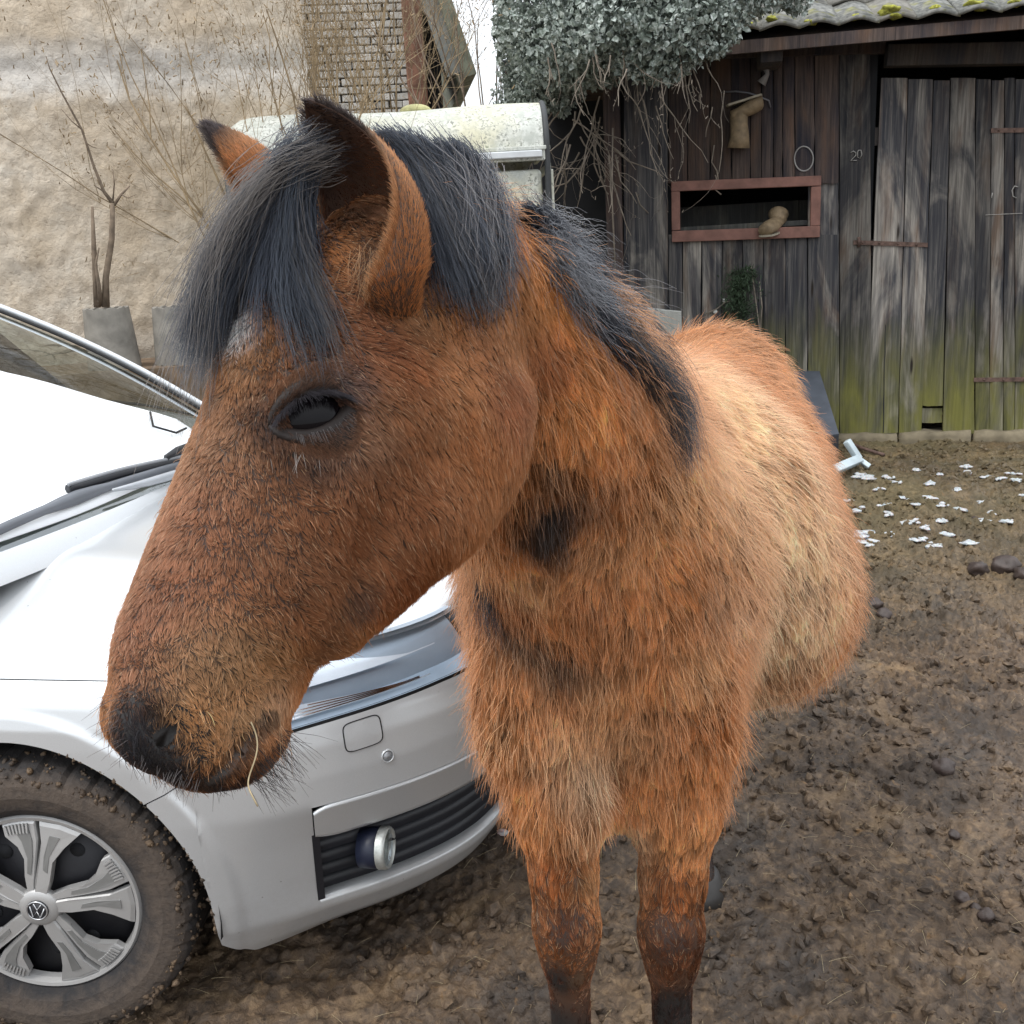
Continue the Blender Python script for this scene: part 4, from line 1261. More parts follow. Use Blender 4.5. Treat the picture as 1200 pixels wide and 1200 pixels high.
def glass(name, tint, rough=0.02, alpha=0.25):
    t = NT(name)
    gl = t.n.new('ShaderNodeBsdfGlossy'); gl.inputs['Roughness'].default_value = rough; gl.inputs[0].default_value = (0.9, 0.95, 1, 1)
    tr_ = t.n.new('ShaderNodeBsdfTransparent'); tr_.inputs[0].default_value = (*tint, 1)
    fr_ = t.n.new('ShaderNodeFresnel'); fr_.inputs[0].default_value = 1.55
    mx = t.n.new('ShaderNodeMixShader'); t.link(t.math('ADD', t.math('MULTIPLY', fr_.outputs[0], 0.35 if alpha < 0.3 else 1.0), alpha * 0.3), mx.inputs[0]); t.link(tr_.outputs[0], mx.inputs[1]); t.link(gl.outputs[0], mx.inputs[2])
    t.link(mx.outputs[0], t.out.inputs[0]); return t.m


M_LENS = glass('headlight_lens', (0.95, 0.97, 0.99), 0.02, 0.0); M_GLASS = glass('green_tinted_glass', (0.45, 0.52, 0.48), 0.015, 0.35)
car = empty('parked_car', CO, TH)
tag(car, 'silver hatchback with muddy front wheel and wheel trim parked behind the horse', 'car')

# plan contour at mid height: (x, w) with running length
CP = np.array([(-2.9, 0.0), (-1.5, 0.0), (-0.6, 0.0), (0.0, 0.0), (0.30, 0.002), (0.42, 0.018), (0.52, 0.058), (0.62, 0.118), (0.72, 0.19), (0.82, 0.285), (0.89, 0.39), (0.935, 0.55), (0.955, 0.72), (0.96, 0.88)])
_cs = np.concatenate([[0], np.cumsum(np.linalg.norm(np.diff(CP, axis=0), axis=1))])


def _smooth_contour():
    t = np.linspace(0, _cs[-1], 900); p = np.stack([np.interp(t, _cs, CP[:, 0]), np.interp(t, _cs, CP[:, 1])], 1)
    for _ in range(260):
        g_ = p.copy(); g_[1:-1] = (p[:-2] + 2 * p[1:-1] + p[2:]) / 4; g_[-1, 0] = p[-2, 0]; p = g_
    return p


CC = _smooth_contour(); CL = np.concatenate([[0], np.cumsum(np.linalg.norm(np.diff(CC, axis=0), axis=1))])
CNx = np.gradient(CC[:, 0]); CNw = np.gradient(CC[:, 1]); _l = np.hypot(CNx, CNw)
CN = np.stack([-CNw / _l * -1, -CNx / _l * 1], 1)       # outward normal (towards -w on the side, +x at the front)
CN = np.stack([CNw / _l, -CNx / _l], 1)


def cl_of_x(x):
    """running length of the contour where it reaches x (side and corner only)"""
    return float(np.interp(x, CC[:, 0], CL))


# inset of the skin from the mid-height contour, by height: side and front differ
ZS = np.array([0.15, 0.18, 0.24, 0.30, 0.42, 0.50, 0.56, 0.62, 0.66, 0.70, 0.74, 0.765, 0.785])
IN_SIDE = np.array([0.05, 0.04, 0.02, 0.010, 0.002, 0.0, 0.0, 0.0, 0.002, 0.006, 0.018, 0.032, 0.050])
IN_FRONT = np.array([0.12, 0.085, 0.045, 0.040, 0.020, 0.000, 0.004, 0.012, 0.022, 0.040, 0.070, 0.098, 0.125])


def hood_z(x, w, f=None):
    f = np.clip(w / HW, 0, 1) if f is None else f
    ze = 0.785 - 0.02 * np.clip((x - 0.2) / 0.6, 0, 1)
    zc = np.interp(x, [-0.40, -0.1, 0.3, 0.6, 0.80, 0.90], [1.01, 0.975, 0.925, 0.875, 0.825, 0.785])
    e = 1 - (1 - f) ** 2.5
    bulge = 0.010 * np.exp(-((f - 0.42) / 0.08) ** 2)
    return ze + (zc - ze) * e + bulge


def skin(L_, z, out=0.0):
    """point of the side/front skin at contour length L_ and height z (arrays)"""
    L_ = np.asarray(L_, float); z = np.asarray(z, float)
    x = np.interp(L_, CL, CC[:, 0]); w = np.interp(L_, CL, CC[:, 1]); nx_ = np.interp(L_, CL, CN[:, 0]); nw = np.interp(L_, CL, CN[:, 1])
    fr = np.clip((x - 0.30) / 0.35, 0, 1); fr = fr * fr * (3 - 2 * fr)
    ins = np.interp(z, ZS, IN_SIDE) * (1 - fr) + np.interp(z, ZS, IN_FRONT) * fr
    rr = np.hypot(x, z - 0.305)
    lip = np.clip((0.435 - rr) / 0.018, 0, 1) * (x < 0.45) * (x > -0.45) * (z > 0.16)
    o = out - ins + 0.007 * lip * lip * (3 - 2 * lip)
    return np.stack([x + nx_ * o, w + nw * o, z], -1)


def hood_pt(L_, t):
    """t 0..1 from the fender edge to the centre line"""
    e = skin(L_, np.full_like(np.asarray(L_, float), 0.785))
    xc = np.interp(e[..., 0], [-0.62, 0.1, 0.55, 0.83], [-0.12, 0.25, 0.62, 0.865])
    x = e[..., 0] * (1 - t) + xc * t; w = e[..., 1] * (1 - t) + HW * t
    return np.stack([x, w, hood_z(x, w, t + 0 * x)], -1)


def grid_mesh(name, fn, us, vs, mat, parent, flip=False, mirror=True, thick=0.0025, extra=None):
    """fn(U, V) -> points; a mirrored twin for the far side is part of the same panel only where it crosses the middle"""
    U, Vv = np.meshgrid(us, vs, indexing='ij')
    Pt = fn(U, Vv).reshape(-1, 3)
    nu, nv_ = len(us), len(vs)
    i, j = np.meshgrid(np.arange(nu - 1), np.arange(nv_ - 1), indexing='ij'); q = (i * nv_ + j).ravel()
    Q = np.stack([q, q + nv_, q + nv_ + 1, q + 1], 1)
    return Pt, Q


def build_panel(name, parts, mat, mirror=False, both=False, thick=0.003):
    """parts: list of (points, quads). both=True adds the mirrored half to the same mesh"""
    Vs, Qs, off = [], [], 0
    for Pt, Q in parts:
        for m_ in ((False, True) if both else (mirror,)):
            p_ = Pt.copy(); q_ = Q.copy()
            if m_: p_[:, 1] = 2 * HW - p_[:, 1]; q_ = q_[:, ::-1]
            Vs.append(p_); Qs.append(q_ + off); off += len(p_)
    o = tri_obj(name, np.concatenate(Vs), np.concatenate(Qs), mat, car)
    bm = bmesh.new(); bm.from_mesh(o.data); bmesh.ops.remove_doubles(bm, verts=bm.verts, dist=0.0006); bmesh.ops.recalc_face_normals(bm, faces=bm.faces); bm.to_mesh(o.data); bm.free()
    if thick:
        s_ = o.modifiers.new('t', 'SOLIDIFY'); s_.thickness = thick; s_.offset = -1; s_.use_rim = False
        # make sure it thickens inwards: outward normal must point away from the car's middle
        c = np.array([0.1, HW, 0.5]); me = o.data
        k = sum((Vector(p.center) - Vector(c)).dot(p.normal) for p in me.polygons)
        if k < 0: s_.offset = 1
    return o


GAP = 0.0028
R_ARCH = 0.372


def arch_z(x): return 0.305 + math.sqrt(max(0.0, R_ARCH ** 2 - x * x))


def var_grid(cols, zlo, zhi, nrow, out=0.0):
    """columns at contour lengths, each running from zlo(x) to zhi(x)"""
    xs_ = np.interp(cols, CL, CC[:, 0])
    Pt = []
    for L_, x in zip(cols, xs_):
        zz = np.linspace(zlo(x), zhi(x), nrow)
        Pt.append(skin(np.full(nrow, L_), zz, out))
    Pt = np.concatenate(Pt)
    n = len(cols); i, j = np.meshgrid(np.arange(n - 1), np.arange(nrow - 1), indexing='ij'); q = (i * nrow + j).ravel()
    return Pt, np.stack([q, q + nrow, q + nrow + 1, q + 1], 1)


Z_SEAM = 0.776
XS = 0.275                       # fender / bumper seam at the arch, leaning forward as it rises


def hood_edge(x): return 0.783


fx = np.concatenate([np.linspace(-0.62, -0.376, 16), -0.372 * np.cos(np.linspace(0, math.pi / 2, 26)) , 0.372 * np.sin(np.linspace(0, math.asin(XS / 0.372), 22))[1:]])
fcols = [cl_of_x(x) for x in fx]
fend = [var_grid(fcols, lambda x: 0.20 if abs(x) > 0.3725 else arch_z(x), lambda x: 0.765, 26)]
# the fender's forward tongue above the bumper, up to the headlight
tong = [cl_of_x(x) for x in np.linspace(XS, 0.47, 14)]
fend.append(var_grid(tong, lambda x: 0.553 + (x - XS) * 0.50, lambda x: 0.765, 26))
fend.append(grid_mesh('', lambda U, V_: skin(U, V_), np.array([cl_of_x(x) for x in np.linspace(-0.62, 0.47, 60)]), np.linspace(0.765, 0.7846, 4), None, None))
for mir in (False, True): build_panel('fender', fend, M_SILVER, mir)
# bumper: cheek behind the intake, band above it, lip below it
bx = np.concatenate([0.372 * np.sin(np.linspace(math.asin((XS + GAP) / 0.372), math.pi / 2 - 0.02, 22)), np.linspace(0.3725, 0.575, 26)])
def b_lo(x): return arch_z(x) if x < 0.3725 else 0.155 + 0.05 * max(0, 1 - (x - 0.3725) / 0.06)
def b_hi(x): return min(0.553 + (x - XS) * 0.50 - GAP, 0.655)
HB = lambda x: 0.655 + 0.018 * min(1, max(0, (x - 0.47) / 0.35))
INX = 0.575
cheek = var_grid([cl_of_x(x) for x in bx], b_lo, lambda x: b_hi(x) if x < 0.478 else HB(x), 44)
Lc = np.linspace(cl_of_x(INX), CL[-1], 70)
lip = (lambda g: g)(var_grid(list(Lc), lambda x: 0.155, lambda x: 0.262 + 0.0 * x, 14))
upper = var_grid(list(Lc), lambda x: 0.500, lambda x: HB(x) if x < 0.90 else HB(0.9), 26)
# the lip carries a shelf along its top edge
Zt = np.full_like(Lc, 0.262)
sh1 = skin(Lc, Zt); sh2 = skin(Lc, Zt - 0.004, -0.05)
shelf = (np.stack([sh1, sh2], 1).reshape(-1, 3), np.array([(2 * k, 2 * k + 2, 2 * k + 3, 2 * k + 1) for k in range(len(Lc) - 1)]))
build_panel('bumper', [cheek, lip, upper, shelf], M_SILVER, both=True)
# wide band over the intake, standing a little proud, rounded at its end
def band_lo(x): return 0.418 + 0.010 * max(0, 1 - (x - INX) / 0.05) ** 2
def band_hi(x): return 0.497 - 0.014 * max(0, 1 - (x - INX) / 0.035) ** 2
band_c = list(np.linspace(cl_of_x(INX + 0.002), CL[-1], 80))
bd = var_grid(band_c, band_lo, band_hi, 12, 0.004)
e1 = skin(np.array(band_c), np.array([band_lo(x) for x in np.interp(band_c, CL, CC[:, 0])]), 0.004); e2 = skin(np.array(band_c), np.array([band_lo(x) for x in np.interp(band_c, CL, CC[:, 0])]), -0.03)
e3 = skin(np.array(band_c), np.array([band_hi(x) for x in np.interp(band_c, CL, CC[:, 0])]), 0.004); e4 = skin(np.array(band_c), np.array([band_hi(x) + 0.002 for x in np.interp(band_c, CL, CC[:, 0])]), -0.004)
st = lambda a, b: (np.stack([a, b], 1).reshape(-1, 3), np.array([(2 * k, 2 * k + 2, 2 * k + 3, 2 * k + 1) for k in range(len(a) - 1)]))
build_panel('bumper_strip', [bd, st(e1, e2), st(e3, e4)], M_SILVER, both=True)
# bonnet
hx = list(np.linspace(cl_of_x(-0.62), cl_of_x(0.50), 60)) + list(np.linspace(cl_of_x(0.50), CL[-1], 50))[1:]
hood = grid_mesh('', lambda U, V_: hood_pt(U, V_), np.array(hx), np.concatenate([[0.003, 0.012, 0.03], np.linspace(0.07, 1, 34)]), None, None)
build_panel('bonnet', [hood], M_SILVER, both=True)
# doors, sill, rear quarter
for xa_, xb_, nm in ((-1.62, -0.625, 'door'), (-2.6, -1.625, 'rear_door')):
    dcols = [cl_of_x(x) for x in np.linspace(xa_ + 0.003, xb_, 24)]
    for mir in (False, True):
        build_panel(nm, [var_grid(dcols, lambda x: 0.24, lambda x: 0.783, 20), (lambda P1: (P1, np.array([(a * 6 + b, a * 6 + 6 + b, a * 6 + 7 + b, a * 6 + b + 1) for a in range(23) for b in range(5)])))(
            np.concatenate([np.stack([skin(np.full(6, L_), np.full(6, 0.783))[:, 0], skin(np.full(6, L_), np.full(6, 0.783))[:, 1] + np.linspace(0, 0.05, 6), np.linspace(0.783, 0.93, 6)], 1) for L_ in dcols]))], M_SILVER, mir)
scols = [cl_of_x(x) for x in np.linspace(-2.6, -0.38, 30)]
for mir in (False, True): build_panel('sill', [var_grid(scols, lambda x: 0.14, lambda x: 0.236, 6, -0.006)], M_BLACKP, mir)

# dark structure inside: wheel wells, engine bay, floor
m = MB()
m.box((-1.35, HW, 0.45), (1.9, 1.5, 0.50)); m.box((0.56, HW, 0.44), (0.30, 1.05, 0.36)); m.box((0.1, HW, 0.50), (1.0, 0.9, 0.50))
m.box((-0.55, HW, 0.55), (0.30, 1.60, 0.46))
m.build('chassis', M_GAP, car)
for s_, wv in ((0, 0.02), (1, 2 * HW - 0.02)):
    m = MB(); n = 32; R_ = 0.385
    V = []
    for k in range(n + 1):
        a = math.pi * (1.12 * k / n) - 0.06 * math.pi
        for yy in (0.022, 0.33): V.append((R_ * math.cos(a), yy if s_ == 0 else 2 * HW - yy, 0.305 + R_ * math.sin(a)))
    m.add(V, [(2 * k, 2 * k + 1, 2 * k + 3, 2 * k + 2) for k in range(n)], True)
    yy = 0.33 if s_ == 0 else 2 * HW - 0.33
    m.box((0, yy, 0.42), (0.8, 0.01, 0.62))
    m.build('wheel_well', M_GAP, car)

# lower intake: recessed black box with slats, fog lamp
Li = np.linspace(cl_of_x(INX - 0.004), CL[-1], 60)
def strip(za, zb, oa, ob): return st(skin(Li, np.full_like(Li, za), oa), skin(Li, np.full_like(Li, zb), ob))
build_panel('intake', [strip(0.262, 0.430, -0.045, -0.06), st(skin(Li[:2], np.array([0.262] * 2), 0), skin(Li[:2], np.array([0.43] * 2), 0))], M_BLACKP, both=True, thick=0)
pt_ = np.array([skin(np.array([Li[0]]), np.array([zz]), oo)[0] for zz in (0.262, 0.43) for oo in (-0.001, -0.07)])
mesh_obj('intake_cheek', pt_, [(0, 1, 3, 2)], M_BLACKP, car)
for zc_ in (0.290, 0.322, 0.354, 0.386, 0.414):
    a1 = strip(zc_ - 0.007, zc_ + 0.009, -0.008, -0.036); a2 = strip(zc_ - 0.007, zc_ - 0.010, -0.008, -0.04)
    build_panel('grille_slat', [a1, a2], M_BLACKP, both=True, thick=0)


def disc_on_skin(px, py, r, out, z=None):
    """skin point nearest to the photo spot"""
    best = None
    for L_ in np.linspace(cl_of_x(0.3), cl_of_x(0.93), 260):
        zz = np.linspace(0.2, 0.8, 121); pts = skin(np.full(121, L_), zz, out)
        wpt = CO + pts[:, :1] * EX + pts[:, 1:2] * EY + pts[:, 2:] * np.array([0, 0, 1.0])
        q = wpt - CAM; dz = q @ FWD; u_ = 600 + F * (q @ RIGHT) / dz; v_ = 600 - F * (q @ UP) / dz
        d = np.hypot(u_ - px, v_ - py); k = int(np.argmin(d))
        if best is None or d[k] < best[0]: best = (d[k], L_, zz[k], pts[k])
    L_, zz = best[1], best[2]
    a = skin(np.array([L_ + 0.004]), np.array([zz]))[0] - skin(np.array([L_ - 0.004]), np.array([zz]))[0]
    b = skin(np.array([L_]), np.array([zz + 0.004]))[0] - skin(np.array([L_]), np.array([zz - 0.004]))[0]
    a, b = unit(a), unit(b); n = np.cross(b, a); n = n if n[1] < 0 or n[0] > 0 else -n
    if n @ np.array([1, -1, 0]) < 0: n = -n
    return best[3], a, b, n, L_, zz


fp, fa, fb, fn_, fL, fz = disc_on_skin(449, 993, 0, 0.008)
fdir = unit(np.array([1.0, -0.02, 0.02]))
fr_ = empty('fog_lamp', fp, 0, car)
m = MB(); m.tube([-fdir * 0.045, fdir * 0.004], 0.043, 28); m.build('housing', simple('blue_black_plastic', (0.012, 0.016, 0.035), 0.45), fr_)
m = MB(); _p = unit(np.cross(fdir, (0, 0, 1))); _q = np.cross(_p, fdir); _V = []
for r_, h_ in ((0.0445, -0.004), (0.0445, 0.010), (0.0415, 0.0155), (0.037, 0.015), (0.0355, 0.004)):
    _V += [fdir * h_ + r_ * (math.cos(2 * math.pi * k / 36) * _p + math.sin(2 * math.pi * k / 36) * _q) for k in range(36)]
m.add(_V, [(a * 36 + b, a * 36 + (b + 1) % 36, (a + 1) * 36 + (b + 1) % 36, (a + 1) * 36 + b) for a in range(4) for b in range(36)], True); m.build('bezel', simple('chalky_chrome_ring', (0.50, 0.52, 0.50), 0.35, 0.5, vary=0.3, scale=40, bump=0.3, bscale=200), fr_)
m = MB(); m.tube([fdir * 0.003, fdir * 0.005], 0.036, 28); m.build('reflector', simple('fog_reflector', (0.40, 0.38, 0.27), 0.3, 0.7, vary=0.6, scale=120, bump=0.6, bscale=260), fr_)
m = MB(); m.tube([fdir * 0.010, fdir * 0.0105], 0.036, 28); m.build('lens', M_LENS, fr_)

# headlight: cavity, reflector strips, bulb, clear cover
HX0, HX1 = 0.40, 0.905
def hl_lo(x): return HB(x) + 0.006 if x > 0.478 else 0.662
def hl_hi(x): return 0.666 + 0.1145 * np.clip((x - HX0) / 0.075, 0, 1)
hcols = [float(L_) for L_ in np.linspace(cl_of_x(HX0), cl_of_x(HX1), 46)]
for mir in (False, True):
    build_panel('headlight', [var_grid(hcols, hl_lo, hl_hi, 14, 0.0005)], M_LENS, mir, thick=0)
    hl = bpy.data.objects['headlight' if not mir else 'headlight.001']
    def sub(name, parts, mat, thick=0):
        o = build_panel(name, parts, mat, mir, thick=thick); o.parent = hl; return o
    sub('lamp_housing', [var_grid(hcols, lambda x: hl_lo(x) + 0.004, lambda x: hl_hi(x) - 0.004, 10, -0.055)], M_HLIN)
    hX = np.interp(hcols, CL, CC[:, 0]); hLa = np.array(hcols)
    lo_z = np.array([hl_lo(x) for x in hX]); hi_z = np.array([hl_hi(x) for x in hX])
    sub('lamp_floor', [st(skin(hLa, lo_z, -0.001), skin(hLa, lo_z + 0.004, -0.056)), st(skin(hLa, hi_z, -0.001), skin(hLa, hi_z - 0.004, -0.056))], M_HLIN)
    hs = hcols[4:34]
    sub('reflector_strip', [var_grid(hs, lambda x: hl_lo(x) + 0.008, lambda x: hl_lo(x) + 0.010 + 0.030 * max(0, min(1, (0.80 - x) / 0.3)), 6, -0.020)], M_REFL)
    for k in range(4):
        sub('reflector_rib', [var_grid(hcols[8 + k * 2:32], lambda x, k=k: hl_lo(x) + 0.011 + k * 0.008 * max(0.1, min(1, (0.80 - x) / 0.3)), lambda x, k=k: hl_lo(x) + 0.013 + k * 0.008 * max(0.1, min(1, (0.80 - x) / 0.3)), 2, -0.017)], M_CHROME)
    sub('reflector_bowl', [var_grid(hcols[10:38], lambda x: hl_lo(x) + 0.05, lambda x: hl_lo(x) + 0.052 + max(0.0, hl_hi(x) - 0.012 - hl_lo(x) - 0.052) * min(1.0, max(0.0, (0.80 - x) / 0.20)), 8, -0.035)], M_REFL)
    mm = MB(); q0 = skin(np.array([hcols[9]]), np.array([0.695]), -0.02)[0]
    if mir: q0[1] = 2 * HW - q0[1]
    mm.tube([q0, q0 + np.array([0.02, -0.02 if not mir else 0.02, 0])], [0.016, 0.010], 16)
    bb = mm.build('bulb', M_CHROME, car); bb.parent = hl
    # dark seal under the lamp
    sub('seal', [var_grid([float(L_) for L_ in np.linspace(cl_of_x(0.40), cl_of_x(HX1), 50)], lambda x: hl_lo(x) - 0.006, lambda x: hl_lo(x) + 0.001, 2, -0.004)], M_GAP)

# upper grille between the lamps
Lg = np.linspace(cl_of_x(0.912), CL[-1], 24)
for zc_ in (0.69, 0.715, 0.74):
    a1 = st(skin(Lg, np.full_like(Lg, zc_), -0.004), skin(Lg, np.full_like(Lg, zc_ + 0.010), -0.012))
    build_panel('grille_bar', [a1], M_CHROME if zc_ == 0.69 else M_BLACKP, both=True, thick=0)
build_panel('grille_back', [st(skin(Lg, np.full_like(Lg, 0.67), -0.05), skin(Lg, np.full_like(Lg, 0.785), -0.04))], M_BLACKP, both=True, thick=0)
# headlight washer cap (a fine rounded outline) and parking sensor
wc, wa_, wb_, wn_, _, _ = disc_on_skin(426, 861, 0, 0.0)
ol = MB(); n = 40; ring = []
for k in range(n + 1):
    a = 2 * math.pi * k / n; cx_, sx_ = math.cos(a), math.sin(a)
    ex_ = 0.040 * math.copysign(abs(cx_) ** 0.38, cx_); ez_ = 0.029 * math.copysign(abs(sx_) ** 0.38, sx_)
    # follow the skin
    Lq, zq = None, None
    ring.append((ex_, ez_))
_, _, _, _, wL, wz = disc_on_skin(426, 861, 0, 0.0)
dl = 0.01; ml = np.linalg.norm(skin(np.array([wL + dl]), np.array([wz]))[0] - skin(np.array([wL - dl]), np.array([wz]))[0]) / (2 * dl)
pts_ = [skin(np.array([wL + a / ml]), np.array([wz + b + 0.05 * a]), 0.0006)[0] for a, b in ring]
ol.tube(pts_, 0.0013, 5, caps=False); ol.build('washer_cap_gap', M_GAP, car)
capv = [skin(np.array([wL + a * k / ml]), np.array([wz + (b + 0.05 * a) * k]), 0.0012)[0] for k in (0.3, 0.65, 0.955) for a, b in ring[:-1]]
capf = [(r * n + i, r * n + (i + 1) % n, (r + 1) * n + (i + 1) % n, (r + 1) * n + i) for r in range(2) for i in range(n)] + [tuple(range(n))[::-1]]
mesh_obj('washer_cap', capv, capf, M_SILVER, car, True)
sc, sa_, sb_, sn_, _, _ = disc_on_skin(455, 886, 0, 0.0)
m = MB(); m.tube([sc - sn_ * 0.004, sc + sn_ * 0.0016], 0.0105, 20); o_ = m.build('parking_sensor', simple('sensor_grey', (0.36, 0.37, 0.39), 0.4, 0.5), car)
m = MB(); ringp = [sc + sn_ * 0.001 + 0.0125 * (math.cos(a) * sa_ + math.sin(a) * sb_) for a in np.linspace(0, 2 * math.pi, 25)]; m.tube(ringp, 0.0018, 5, caps=False); m.build('sensor_ring', M_SILVER, o_)

# ------------------------------------------------------------------ windscreen, pillars, roof, cowl, wipers
def ws(u, s_):
    """windscreen point: u 0 near edge .. 1 far edge, s_ 0 base .. 1 header"""
    c = 1 - (2 * u - 1) ** 2
    w0, w1 = 0.13 + 1.50 * u, 0.30 + 1.16 * u
    x0, z0_ = -0.20 + 0.15 * c, 0.968 + 0.02 * c
    x1, z1_ = -0.98 + 0.10 * c, 1.46 + 0.04 * c
    x = x0 + (x1 - x0) * s_; z_ = z0_ + (z1_ - z0_) * s_ + 0.035 * math.sin(math.pi * s_)
    return np.array([x, w0 + (w1 - w0) * s_, z_])


nu, nv_ = 40, 24
V = [ws(i / (nu - 1), j / (nv_ - 1)) for i in range(nu) for j in range(nv_)]
Fq = [(i * nv_ + j, (i + 1) * nv_ + j, (i + 1) * nv_ + j + 1, i * nv_ + j + 1) for i in range(nu - 1) for j in range(nv_ - 1)]
mesh_obj('windscreen', V, Fq, M_GLASS, car, True)
for u, du in ((0.0, -1), (1.0, 1)):
    m = MB(); pts_ = [ws(u, s_) + np.array([0.01, 0.022 * du, 0.012]) for s_ in np.linspace(-0.12, 1.02, 14)]
    m.tube(pts_, 0.012, 12, flat=0.7); m.build('pillar', M_SILVER, car)
    m = MB(); pts_ = [ws(u, s_) + np.array([0.012, -0.006 * du, 0.006]) for s_ in np.linspace(0.0, 1.0, 14)]
    m.tube(pts_, 0.005, 8); m.build('pillar_seal', M_GAP, car)
V = []
for i in range(nu):
    for j in range(20):
        p = ws(i / (nu - 1), 1.0); f = j / 19
        V.append((p[0] - 1.9 * f, p[1], p[2] + 0.03 * math.sin(math.pi * min(1, f * 1.2)) - 0.08 * f * f))
Fq = [(i * 20 + j, (i + 1) * 20 + j, (i + 1) * 20 + j + 1, i * 20 + j + 1) for i in range(nu - 1) for j in range(19)]
o = mesh_obj('roof', V, Fq, M_SILVER, car, True); s_ = o.modifiers.new('t', 'SOLIDIFY'); s_.thickness = 0.02
m = MB(); m.box((-1.9, HW, 1.0), (1.4, 1.44, 0.7)); m.box((-0.62, HW, 0.86), (0.9, 1.36, 0.12)); m.build('cabin', M_GAP, car)
# side glass
V = [(-0.62, 0.075, 0.93), (-2.6, 0.075, 0.95), (-2.5, 0.24, 1.40), (-1.02, 0.28, 1.44)]
mesh_obj('side_window', V, [(0, 1, 2, 3)], M_GLASS, car); mesh_obj('side_window', [(x, 2 * HW - y, z_) for x, y, z_ in V], [(0, 1, 2, 3)][::-1], M_GLASS, car)
# cowl panel between bonnet and glass
V = []
for i in range(nu):
    u = i / (nu - 1); a = ws(u, 0.0); b_x = -0.295
    hz = float(hood_z(np.array(b_x), np.array(min(a[1], 2 * HW - a[1]))))
    c_ = 1 - (2 * u - 1) ** 2
    V += [tuple(a + np.array([0.0, 0, 0.002])), (a[0] + 0.012, a[1], a[2] - 0.014), (a[0] + 0.03, a[1], a[2] - 0.06)]
Fq = [(i * 3 + j, (i + 1) * 3 + j, (i + 1) * 3 + j + 1, i * 3 + j + 1) for i in range(nu - 1) for j in range(2)]
M_COWL = simple('grey_cowl_plastic', (0.30, 0.32, 0.35), 0.45, vary=0.15)
mesh_obj('cowl', V, Fq, M_SILVER, car, True)


def on_glass(px, py, lift):
    """photo spot -> point on the windscreen surface raised by lift (car frame)"""
    v = ray(px, py); best = None
    o_ = CAM - CO
    vo = np.array([v @ EX, v @ EY, v[2]]); oo = np.array([o_ @ EX, o_ @ EY, o_[2]])
    for u in np.linspace(-0.1, 1.1, 61):
        for s_ in np.linspace(-0.25, 1.0, 51):
            p = ws(u, s_) + np.array([0.5, 0, 0.85]) * lift
            q = p - oo; t = (q @ vo) / (vo @ vo); d = np.linalg.norm(q - t * vo)
            if best is None or d < best[0]: best = (d, p)
    return best[1]


# wiper: hinged arm, blade with rubber lip
wr = empty('wiper', (0, 0, 0), 0, car)
bl = smooth_path([on_glass(x, y, 0.030) for x, y in ((74, 572), (100, 562), (140, 551), (178, 543), (215, 537), (255, 530))], 20, 40)
m = MB(); m.tube(bl, 0.0125, 8, flat=1.0); m.build('blade', M_BLACKP, wr)
m = MB(); m.tube([p + np.array([0.004, -0.004, 0.012]) for p in bl], 0.0050, 6); m.build('blade_spine', simple('grey_spine', (0.28, 0.29, 0.31), 0.4, 0.3), wr)
m = MB(); q_ = on_glass(206, 528, 0.045); m.tube([q_ + np.array([0, 0.08, 0]), q_, q_ + np.array([0, -0.06, -0.004])], [0.012, 0.014, 0.010], 8, flat=0.7); m.build('blade_clip', M_BLACKP, wr)
ar = smooth_path([on_glass(x, y, 0.030) for x, y in ((-40, 634), (0, 618), (28, 606), (60, 590), (88, 580), (135, 568), (175, 556), (215, 545), (250, 536))], 18, 25)
m = MB(); m.tube(ar, [0.012] * 5 + [0.016, 0.018, 0.015] + [0.011] * 10, 8, flat=0.7); m.build('arm', simple('grey_wiper_arm', (0.15, 0.16, 0.18), 0.45, 0.2), wr)
ar = smooth_path([on_glass(x, y, 0.034) for x, y in ((130, 580), (165, 566), (205, 551), (250, 540))], 8, 6)
m = MB(); m.tube(ar, [0.004, 0.008, 0.011] + [0.012] * 5, 8, flat=0.7); m.build('arm_cover', simple('silver_grey_plastic', (0.42, 0.44, 0.47), 0.4, 0.3), wr)

# white sheet added over the windscreen to turn it white, far side left clear
M_COV = NT('white_sheet_surface'); v = M_COV.mapping()
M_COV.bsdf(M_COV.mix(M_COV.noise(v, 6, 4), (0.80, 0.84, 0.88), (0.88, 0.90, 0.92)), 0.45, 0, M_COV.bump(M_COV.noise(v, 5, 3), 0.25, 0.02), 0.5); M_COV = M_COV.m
gu, gs = 36, 24
